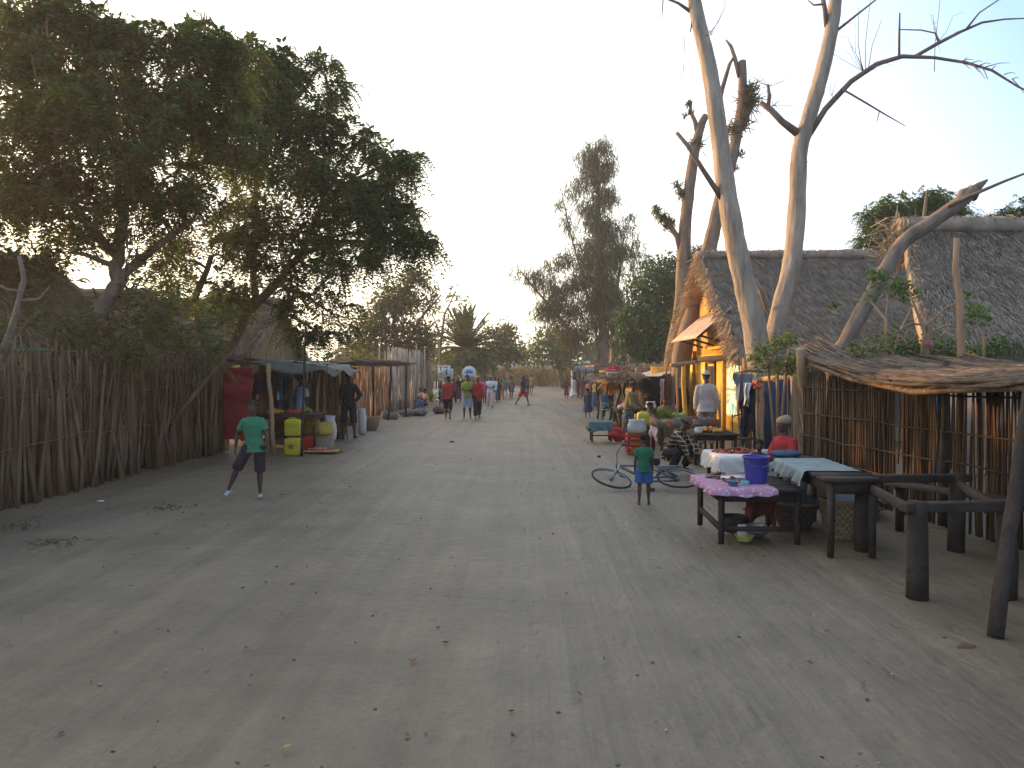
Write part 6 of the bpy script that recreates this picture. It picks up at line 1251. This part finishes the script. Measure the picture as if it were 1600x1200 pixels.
# hanging heads of maize/fish under the crooked pole stall
for i, px in enumerate((950, 955, 960, 965)):
    c = at(px-3, 600, 25.3); m = MB(); P = np.array(c)+NR.normal(size=(40, 3))*[.05, .05, .08]; m.quads(strips(P, NR.normal(size=(40, 3))*.4-[0, 0, 1], .25, .03)); m.build('drying_bunch', mat('golden_husk', (.5, .27, .07), island=.3), label='golden dried bunch hanging under the crooked pole stall roof', cat='bunch', group='golden dried bunches hanging under the crooked pole stall')
a = at(963, 612, 29); fr = thing('notice_board', 'white board standing behind the crooked pole stall', 'board', (a.x, 29, 0)); panel(fr, 963, 606, 973, 626, 29.6, 'board', M_signw); q = at(967, 620, 29.6); MB().tube([(q.x, 29.66, 0), (q.x, 29.66, 1.3)], .03, n=6).build('leg', M_wood, fr)
# crates, cans, bag
g = gnd(995, 708); cr = thing('crate', 'red crate with a yellow panel under the grey plastic bag', 'crate', (g.x, g.y+.2, 0)); m = MB()
for z in (.04, .17, .30, .40): m.box((g.x-.0, g.y+.02, z), (.40, .02, .07)); m.box((g.x-.2, g.y+.2, z), (.02, .36, .07)); m.box((g.x+.2, g.y+.2, z), (.02, .36, .07)); m.box((g.x, g.y+.38, z), (.4, .02, .07))
for dx in (-.2, .2):
    for dy in (.02, .38): m.box((g.x+dx, g.y+dy, .22), (.035, .035, .44))
m.box((g.x, g.y+.2, .015), (.38, .34, .02)); m.build('slats', P_red, cr)
jerrycan('yellow jerrycan standing inside the red crate', (g.x+.02, g.y+.2, .03), .36, .24, .18, grp='yellow cans of the right stalls')
bag('plastic_bag', 'crumpled grey white plastic bag on top of the red crate', (g.x+.03, g.y+.2, .44), .21, .30, M_bag, cat='bag')
g = gnd(1007, 700); jerrycan('yellow can raised behind the grey plastic bag', (g.x+.02, g.y+.35, .55), .30, .30, .22, grp='yellow cans of the right stalls'); MB().box((g.x+.02, g.y+.35, .275), (.3, .26, .548)).build('wooden_box', M_dwood, label='dark wooden box under the yellow can behind the plastic bag', cat='box', bevel=.008)
MB().tube([(g.x+.24, g.y+.2, 0), (g.x+.24, g.y+.2, .8)], [.06, .05], n=10).build('red_drum', P_red, smooth=True, label='narrow upright red container right of the yellow can', cat='container')
# fruit table by plaid person
table('fruit_table', 'tray topped fruit table with a painted box front behind the plaid shirt person', 2.98, 4.25, 16.9, 18.0, .74, leg=.03, mt=M_dwood)
g_ = MB(); g_.box((3.6, 16.86, .71), (1.34, .03, .19)); g_.box((2.93, 17.45, .71), (.03, 1.1, .19)); g_.build('tray_rim', mat_pattern('painted_tray', 'camo', (.10, .13, .11), (.30, .10, .05), 6, (.34, .28, .10)), label='painted tray rim around the fruit table', cat='tray')
MB().sheet(lambda u, v: (2.90+.02*math.sin(v*8), 16.9+1.0*u, .61-.28*v*(1+.2*math.sin(u*7))), 12, 8, thick=.005).build('pink_rag', C['pinkw'], smooth=True, label='pinkish rag hanging from the left side of the fruit table', cat='cloth')
pile('fruit_pile', 'heap of dark fruit along the front of the tray table', (3.75, 17.2, .74), .45, .2, 60, .04, M_fruit[3], 'fruit')
for x in (3.45, 3.62): MB().ell((x, 17.6, .83), (.11, .11, .085), 14, 9).build('melon', M_fruit[1], smooth=True, label='green melon on the tray table, %s one' % ('left' if x < 3.5 else 'right'), cat='melon', group='green melons on the tray table')
m = MB(); P = np.array((3.2, 17.6, .84))+NR.normal(size=(160, 3))*[.14, .1, .04]; m.quads(cards(P, NR.normal(size=(160, 3))+[0, 0, .5], .12, .04)); m.build('greens_bundle', M_leafD, label='bunch of leafy greens at the left end of the tray table', cat='vegetables')
table('slatted_table', 'low dark table with roots just in front of the hatted man', 3.35, 4.2, 15.2, 16.2, .62, leg=.035, mt=M_dwood, shelf=.12)
pile('produce_pile', 'reddish heap of produce on the low dark table before the hatted man', (3.75, 15.7, .62), .3, .25, 50, .04, M_fruit[2], 'produce')
bag('plastic_bag', 'small white plastic bag on the low dark table', (3.45, 15.3, .63), .07, .12, M_wsack, cat='bag')
# white cloth table
table('goods_table', 'table under a white cloth right of the plaid shirt person', 3.02, 4.15, 11.75, 12.75, .56, leg=.03, mt=M_dwood)
drape('tablecloth', 'white cloth draped over the goods table between the bicycle and the reed shelter', 2.97, 4.20, 11.69, 12.8, .564, .25, M_whitecloth)
pile('goods_pile', 'reddish brown dried goods spread on the white tablecloth', (3.4, 12.35, .57), .38, .25, 90, .035, mat('red_brown_goods', (.26, .07, .04), island=.5), 'goods', 2, .6)
MB().box((3.75, 12.3, .59), (.26, .2, .03), rz=.3).build('paper_tray', P_white, label='white paper tray on the white tablecloth', cat='tray'); MB().box((4.05, 12.0, .58), (.2, .22, .02), rz=-.2).build('paper_sheet', M_whitecloth, label='folded white paper at the right end of the white tablecloth', cat='paper')
# hanging cloth by the kiosk, red flowers
cp = thing('clothes_rail', 'short rail on posts with cloths hung from it beside the stick kiosk', 'rail', (*at(1168, 577, 16.8).xy, 0))
post(gnd(1155, 712), at(1152, 585, 16.9), .035, .03, par=cp, mt=M_post); post(gnd(1184, 716), at(1183, 583, 16.4), .03, .03, par=cp, mt=M_post)
MB().tube([at(1148, 584, 16.9), at(1168, 579, 16.6), at(1192, 581, 16.3)], .03, n=6, rough=.1).build('crossbar', M_wood, cp, smooth=True)
garment('grey_cloth', 'grey cloth hanging from the short rail by the stick kiosk', at(1161, 583, 16.5), .42, .62, C['grey'], 'rag', cat='cloth'); garment('white_cloth', 'white strip of cloth hanging below the grey one', at(1166, 598, 16.4), .13, .42, C['white'], 'rag', cat='cloth')
garment('dark_cloth', 'long dark blue cloth filling the gap under the short rail', at(1170, 600, 16.9), .5, 1.25, C['navy'], 'rag', cat='cloth')
for i in range(6): c = at(1176+rnd.uniform(0, 16), 600+rnd.uniform(-6, 8), 16.1); MB().ell(c, (.035, .03, .045), 8, 5, jit=.15).build('red_pepper_bunch', mat('pepper_red', (.5, .04, .02), rough=.35), smooth=True, label='small bright red bunch hanging beside the grey cloth', cat='bunch', group='bright red bunches beside the grey cloth')
garment('dark_jacket', 'dark jacket hanging under the sunlit tin roof edge', at(1021, 588, 25.8), .8, 1.15, C['black'], 'rag'); garment('dark_shirt', 'dark brown shirt hanging next to the jacket under the tin roof edge', at(1040, 585, 25.9), .55, 1.4, C['brown'], 'shirt'); garment('pale_towel', 'narrow pale towel between the dark garments under the tin roof', at(1034, 592, 25.6), .13, .8, C['pinkw'], 'rag', cat='towel')
post(gnd(1070, 700), at(1068, 570, 18.5), .06, .05, nm='yellow_post', mt=MATS['yellow_post']); tag(bpy.data.objects['yellow_post'], 'square yellow post standing left of the hatted man', 'post')
post(gnd(1060, 696), at(1058, 575, 19), .03, .03, nm='thin_pole', mt=M_post); tag(bpy.data.objects['thin_pole'], 'thin pole just left of the yellow post', 'pole')
MB().beam(at(1048, 571, 18.4), at(1086, 566, 18.6), .1, .09).build('yoke_beam', M_post, label='sunlit cross beam resting on the yellow post', cat='beam')
ob = bpy.data.objects['yoke_beam']
post(gnd(1126, 700), at(1124, 625, 18.3), .03, .03, nm='short_post', mt=M_post); tag(bpy.data.objects['short_post'], 'short pale post right of the hatted man', 'post')
br = thing('iron_chair', 'dark thin framed chair behind the white cloth table', 'chair', (4.55, 16.2, 0))
for (dx, dy) in ((0, 0), (.4, 0), (0, .35), (.4, .35)): MB().tube([(4.4+dx, 16+dy, 0), (4.4+dx, 16+dy, .45 if dy == 0 else .95)], .013, n=5).build('leg', M_dwood, br)
MB().box((4.6, 16.17, .45), (.44, .4, .02)).build('seat', M_dwood, br); MB().tube([(4.4, 16.35, .9), (4.6, 16.35, .95), (4.8, 16.35, .9)], .014, n=5).build('backrest', M_dwood, br)

# ---------------------------------------------------------------- bicycle lying on its side
def bicycle():
    c = gnd(1010, 765); t = thing('bicycle', 'dark bicycle lying on its side on the sand before the plaid shirt person', 'bicycle', (c.x, c.y, 0))
    Mr = Matrix.Rotation(R(-73), 3, 'X'); F = Vector((-.56, 0, 0)); Rr = Vector((.50, 0, 0)); o = Vector((c.x+.03, c.y+.18, .15))
    L = lambda x, y, z: o + Mr @ Vector((x, y, z))
    Mw = Mr @ Matrix.Rotation(R(90), 3, 'X'); Mf = Mr @ Matrix.Rotation(R(12), 3, 'Z') @ Matrix.Rotation(R(90), 3, 'X')
    fr_ = MB()
    for a, b in (((-.37, 0, .52), (-.02, 0, -.04)), ((-.36, 0, .42), (-.02, 0, -.04)), ((-.36, 0, .50), (.16, 0, .48)), ((.18, 0, .56), (-.02, 0, -.04)), ((-.02, .03, -.04), (.50, .04, 0)), ((-.02, -.03, -.04), (.50, -.04, 0)), ((.16, .03, .46), (.50, .04, 0)), ((.16, -.03, .46), (.50, -.04, 0))): fr_.tube([L(*a), L(*b)], .014, n=8)
    fr_.build('frame', mat('bicycle_paint', (.035, .05, .055), rough=.4, metal=.3), t, smooth=True)
    MB().tube([L(-.36, 0, .56), L(-.42, .0, .34), L(-.56, .05, 0)], .013, n=7).tube([L(-.42, 0, .34), L(-.56, -.05, 0)], .013, n=7).build('fork', M_steel, t, smooth=True)
    for (w_, mw) in ((F, Mf), (Rr, Mw)):
        cc = o + Mr @ w_; wh = MB(); wh.torus(cc, .315, .018, mw, 36, 7); wo = wh.build('wheel', M_rubber, t, smooth=True)
        q = MB().torus(cc, .292, .010, mw, 36, 5); 
        q.build('rim', M_steel, wo, smooth=True); sp = MB()
        for k in range(28): a = 2*math.pi*k/28; sp.tube([cc + mw @ Vector((.02*math.cos(a+.5), .02*math.sin(a+.5), .02*(-1)**k)), cc + mw @ Vector((.29*math.cos(a), .29*math.sin(a), 0))], .0016, n=3)
        sp.tube([cc + mw @ Vector((0, 0, -.04)), cc + mw @ Vector((0, 0, .04))], .022, n=8); sp.build('spokes', M_steel, wo)
    MB().tube([L(-.36, 0, .56), L(-.39, 0, .68), L(-.40, -.12, .72), L(-.34, -.27, .70), L(-.25, -.30, .69)], .012, n=7).tube([L(-.39, 0, .68), L(-.40, .12, .72), L(-.34, .27, .70), L(-.25, .30, .69)], .012, n=7).build('handlebar', M_steel, t, smooth=True)
    for s in (-1, 1): MB().tube([L(-.33, s*.275, .70), L(-.23, s*.305, .69)], .018, n=8).build('grip', M_rubber, t, smooth=True)
    MB().loft([L(.32, 0, .64), L(.22, 0, .645), L(.10, 0, .635), L(.04, 0, .625)], [.07, .075, .03, .02], [.022, .025, .02, .012], side=Mr @ Vector((0, 1, 0)), n=12).build('saddle', M_rubber, t, smooth=True)
    MB().tube([L(.18, 0, .55), L(.20, 0, .63)], .012, n=7).build('seat_post', M_steel, t, smooth=True)
    MB().torus(L(-.02, .045, -.04), .09, .006, Mw, 24, 5).tube([L(-.02, .05, -.04), L(.06, .06, -.19)], .009, n=6).tube([L(-.02, -.05, -.04), L(-.10, -.06, .11)], .009, n=6).build('crank', M_steel, t, smooth=True)
    for (x, y, z) in ((.06, .12, -.19), (-.10, -.12, .11)): MB().box(L(x, y, z), (.09, .08, .022), m=Mr).build('pedal', M_rubber, t)
    MB().tube([L(.05, .0, .34), L(.5, 0, .34)], .006, n=5).loft([L(.25, 0, .40), L(.62, 0, .38)], [.06, .06], [.008, .008], side=Mr @ Vector((0, 1, 0)), n=8).build('carrier', M_steel, t)
    for s in (-.32,): 
        m = MB(); pts = []
        for k in range(12): a = R(20+k*13); pts.append(L(.50+.345*math.cos(a), 0, .345*math.sin(a)))
        m.loft(pts, .03, .004, side=Mr @ Vector((0, 1, 0)), n=8); m.build('mudguard', M_steel, t, smooth=True)
bicycle()
# ---------------------------------------------------------------- pink table in the right foreground
px_, py_ = 2.10, 8.32
tA = table('vending_table', 'foreground wooden table under a pink cloth carrying the blue bucket', px_, 3.0, py_, 9.4, .60, leg=.036, mt=M_dwood, skew=(.0, 0), apron=.1)
MB().beam((px_+.05, py_+.06, .16), (2.95, py_+.06, .16), .04, .05).build('stretcher', M_dwood, tA); MB().beam((px_+.04, py_+.06, .16), (px_+.04, 9.35, .2), .04, .05).build('stretcher', M_dwood, tA)
drape('tablecloth', 'pink printed cloth spread over the foreground wooden table', px_-.05, 2.72, py_-.05, 9.44, .604, .07, M_pinkcloth, sides='lf')
bk = thing('bucket', 'large violet blue plastic bucket standing on the pink cloth', 'bucket', (2.62, 8.72, .612)); 
m = MB(); m.lathe((2.62, 8.72, .612), [(.112, 0), (.128, .14), (.143, .28), (.155, .29), (.155, .305), (.147, .31), (.140, .30), (.125, .14), (.108, .012), (0.001, .012)], 32, False).lathe((2.62, 8.72, .613), [(.11, 0), (.001, 0)], 32, False)
m.build('bucket_body', P_blue, bk, smooth=True); MB().tube([(2.62+.155*math.cos(a), 8.72-.16+.16*0+.155*math.sin(a)*.2, .612+.27-.07*math.sin(a)) for a in [math.pi*k/12 for k in range(13)]], .004, n=5).build('handle', M_steel, bk, smooth=True)
pile('dried_fish', 'brown heap of dried fish at the back left of the pink cloth', (2.32, 9.15, .61), .16, .14, 40, .03, M_fruit[3], 'fish', 2, .6)
pile('dried_fish', 'small reddish heap of fish in the middle of the pink cloth', (2.38, 8.85, .61), .12, .1, 26, .028, mat('red_brown_goods', (.26, .07, .04)), 'fish', 2, .6)
MB().box((2.42, 8.95, .635), (.24, .16, .04), rz=.2).build('white_tray', P_white, label='shallow white tray on the pink cloth', cat='tray', bevel=.01)
m = MB().lathe((2.3, 8.5, .612), [(.045, 0), (.07, .05), (.075, .055), (.06, .048), (.03, .01), (.001, .01)], 18, False); m.build('bowl', mat('blue_enamel', (.06, .14, .22), rough=.3), smooth=True, label='small dark blue bowl at the front of the pink cloth', cat='bowl')
m = MB().lathe((2.46, 8.6, .612), [(.04, 0), (.05, .04), (.035, .035), (.001, .01)], 16, False); m.build('bowl', mat('turquoise_plastic', (.12, .42, .42), rough=.4), smooth=True, label='small turquoise bowl beside the blue bucket', cat='bowl')
for (x, y, r, h, col, lab) in ((2.45, 9.0, .17, .18, M_dwood, 'dark cooking pot on the ground under the pink table'), (2.62, 8.75, .14, .12, M_steel, 'dull metal bowl on the ground under the pink table')):
    t = thing('pot', lab, 'pot', (x, y, 0)); MB().lathe((x, y, 0.0), [(r*.6, 0), (r, h*.4), (r, h*.8), (r*.9, h), (r*.85, h), (r*.92, h*.75), (r*.9, h*.4), (.001, h*.2)], 24, False).build('pot_body', col, t, smooth=True); MB().torus((x, y, h), r*.92, .01, n=24).build('rim', col, t, smooth=True)
g = gnd(1165, 846); MB().lathe((g.x, g.y+.05, 0), [(.07, 0), (.10, .05), (.11, .06), (.095, .06), (.06, .02), (.001, .02)], 20, False).build('bowl', pl('lemon', (.50, .52, .10)), smooth=True, label='lemon yellow bowl on the sand under the pink table', cat='bowl'); bag('plastic_bag', 'white plastic bag sitting in the lemon yellow bowl', (g.x-.02, g.y+.06, .03), .055, .14, M_wsack, cat='bag')
garment('rust_cloth', 'rust coloured cloth hanging under the pink table', (2.75, 8.95, .56), .5, .42, cloth('rust', (.14, .04, .03)), 'rag', cat='cloth')
# second table with blue white cloth
tB = table('market_table', 'rough grey table partly covered by a blue white cloth', 3.05, 3.55, 7.75, 9.7, .80, leg=.04, mt=M_dwood, skew=(.06, 0), apron=.12)
drape('tablecloth', 'faded white cloth with turquoise edge on the rough grey table', 3.0, 3.60, 8.25, 9.45, .806, .15, mat('faded_cloth', (.16, .23, .24), var=.2, bump=.4, bscale=6, hue=(.28, .31, .31)), sides='lr', skew=.06)
MB().ell((3.25, 9.62, .845), (.2, .15, .05), 14, 7, jit=.12).build('dark_blue_cloth', mat('crumpled_blue_cloth', (.04, .08, .13), bump=.8, bscale=8), smooth=True, label='crumpled dark blue cloth on the far end of the rough grey table', cat='cloth')
basket('large open woven basket with a white bag under the rough grey table', (3.62, 8.75, 0), .25, .44); bag('plastic_bag', 'white and blue plastic bag stuffed in the large basket', (3.6, 8.75, .2), .15, .34, mat('pale_blue_bag', (.42, .50, .56), rough=.3, bump=.9, bscale=10), cat='bag')
basket('dark woven basket behind the seated woman', (3.28, 9.35, 0), .25, .3, mt=mat_pattern('dark_weave', 'weave', (.12, .09, .07), (.06, .05, .04), 26)); MB().ell((3.3, 9.35, .28), (.22, .22, .13), 14, 8, jit=.1).build('bundle', C['teal'], smooth=True, label='grey teal bundle filling the dark basket behind the seated woman', cat='bundle')
# heavy empty frame table
tC = thing('log_table', 'heavy empty table frame of thick posts in the right foreground', 'table', (3.9, 7.2, 0))
cs = [(3.27, 6.42), (4.05, 6.5), (3.55, 8.1), (4.55, 8.15)]
for (x, y) in cs: MB().tube([(x, y, -.02), (x+rnd.gauss(0, .01), y, .3), (x+rnd.gauss(0, .01), y, .62), (x, y, .80)], [.085, .082, .08, .085], n=10, rough=.05).build('leg', M_dwood, tC, smooth=True)  # darker wood stands in for the backlit shade of the shelter
for a, b in ((0, 1), (0, 2), (1, 3), (2, 3)):
    fb = (a, b) in ((0, 1), (2, 3)); A_ = Vector((*cs[a], .755 if fb else .70)); B_ = Vector((*cs[b], .755 if fb else .70)); d = (B_-A_).normalized(); MB().beam(A_-d*(.14 if fb else -.04), B_+d*(.14 if fb else -.04), .12 if fb else .05, .08).build('beam', M_dwood, tC, bevel=.01)
bn = thing('bench', 'low dark bench frame beyond the heavy log table', 'bench', (5.0, 8.9, 0)); 
MB().beam((4.35, 9.2, .55), (5.0, 7.9, .55), .22, .05).build('seat', M_wood, bn, bevel=.01)
for (x, y) in ((4.42, 9.1), (4.93, 8.0)): MB().tube([(x, y, 0), (x, y, .525)], .05, n=8).build('leg', M_dwood, bn, smooth=True)
# loose sticks piled behind in the shelter
m = MB()
for k in range(26): x = rnd.uniform(4.3, 4.75); y = rnd.uniform(9.6, 11.8); m.tube([(x, y, rnd.uniform(.03, .2)), (x+rnd.gauss(0, .25), y+rnd.gauss(.2, .5), rnd.uniform(.05, .35))], rnd.uniform(.012, .03), n=5)
m.build('firewood_pile', M_wood, smooth=True, label='pile of loose firewood sticks on the ground inside the market shelter', cat='firewood')
for (x, y, r, lab) in ((4.1, 10.6, .2, 'round dark sack on the ground at the back of the market shelter'), (4.0, 11.3, .22, 'second dark sack further back beside the firewood pile')): bag('sack', lab, (x, y, 0), r, .45, mat('dark_sack', (.10, .085, .07), bump=.4), grp='dark sacks in the market shelter')
# ---------------------------------------------------------------- litter
def scrap(label, px, py, s, mt, cat='litter', flat=.25):
    g = gnd(px, py); MB().ell((g.x, g.y, .0), (s, s*.8, s*flat), 9, 6, jit=.3).build('litter_scrap', mt, smooth=False, label=label, cat=cat)
scrap('white scrap on the sand by the foot of the stick fence', 157, 783, .05, P_white); scrap('dark lump on the sand at the right foreground', 1510, 1012, .06, C['brown'], 'lump', .5); scrap('orange brown fallen leaf near the bottom of the photo', 449, 1165, .022, MATS['golden_husk'], 'leaf', .12)
scrap('dark pebble on the road left of the bicycle', 936, 713, .04, M_dwood, 'pebble', .5); scrap('dark twig scrap on the road before the walking group', 706, 690, .06, M_dwood); scrap('small red stain like scrap in mid road', 645, 1030, .03, mat('brick_red', (.25, .10, .07)), 'scrap', .1)
for i, (px, py) in enumerate(((265, 795), (80, 850), (20, 825))):
    g = gnd(px, py); m = MB(); n = 70; P = np.array((g.x, g.y, .01))+NR.normal(size=(n, 3))*[.16, .12, .004]; d = NR.normal(size=(n, 3)); d[:, 2] = np.abs(d[:, 2])*.4; m.quads(cards(P, d, .06, .02)); m.build('weed_patch', M_leafB, label=('flat green weed patch left of the boy in green', 'thin weed patch at the left edge of the road', 'sparse weeds close to the stick fence at the left edge')[i], cat='weeds', kind='stuff')
m = MB()
for k in range(260):
    y = 3.5+24*rnd.random()**1.6; x = rnd.uniform(-6.8, 4.2)*(1 if y > 8 else .6); s = rnd.uniform(.004, .014); m.ell((x, y, -.012+rnd.uniform(0, .012)), (s, s, s*.7), 5, 4, jit=.3)
m.build('pebbles', mat('pebble', (.24, .19, .15), island=.5), label='small pebbles and grit strewn over the sandy road', cat='pebbles', kind='stuff')
m = MB(); n = 260; y = 3.5+22*NR.random(n)**1.3; x = NR.uniform(-6.9, 4.5, n); P = np.stack([x, y, np.full(n, .0)], 1); d = NR.normal(size=(n, 3)); d[:, 2] = .06; m.quads(cards(P, d, NR.uniform(.02, .07, n), .018))
m.build('leaf_litter', mat('dead_leaf', (.15, .11, .07), island=.5), label='scattered dead leaves and twigs on the sand', cat='leaf litter', kind='stuff')

# ================================================================== EVENING HAZE
hz = MB().box((0, 265, 12.0), (840, 730, 26)).build('haze', None, kind='stuff', label='faint dusty evening haze hanging over the whole street', cat='haze')
mh = bpy.data.materials.new('evening_haze'); mh.use_nodes = True; nn = mh.node_tree; nn.nodes.remove(nn.nodes['Principled BSDF'])
pv = nn.nodes.new('ShaderNodeVolumePrincipled'); pv.inputs['Color'].default_value = (.95, .93, .9, 1); pv.inputs['Density'].default_value = 0.0012; pv.inputs['Anisotropy'].default_value = 0.5
nn.links.new(pv.outputs[0], nn.nodes['Material Output'].inputs['Volume']); hz.data.materials.append(mh)
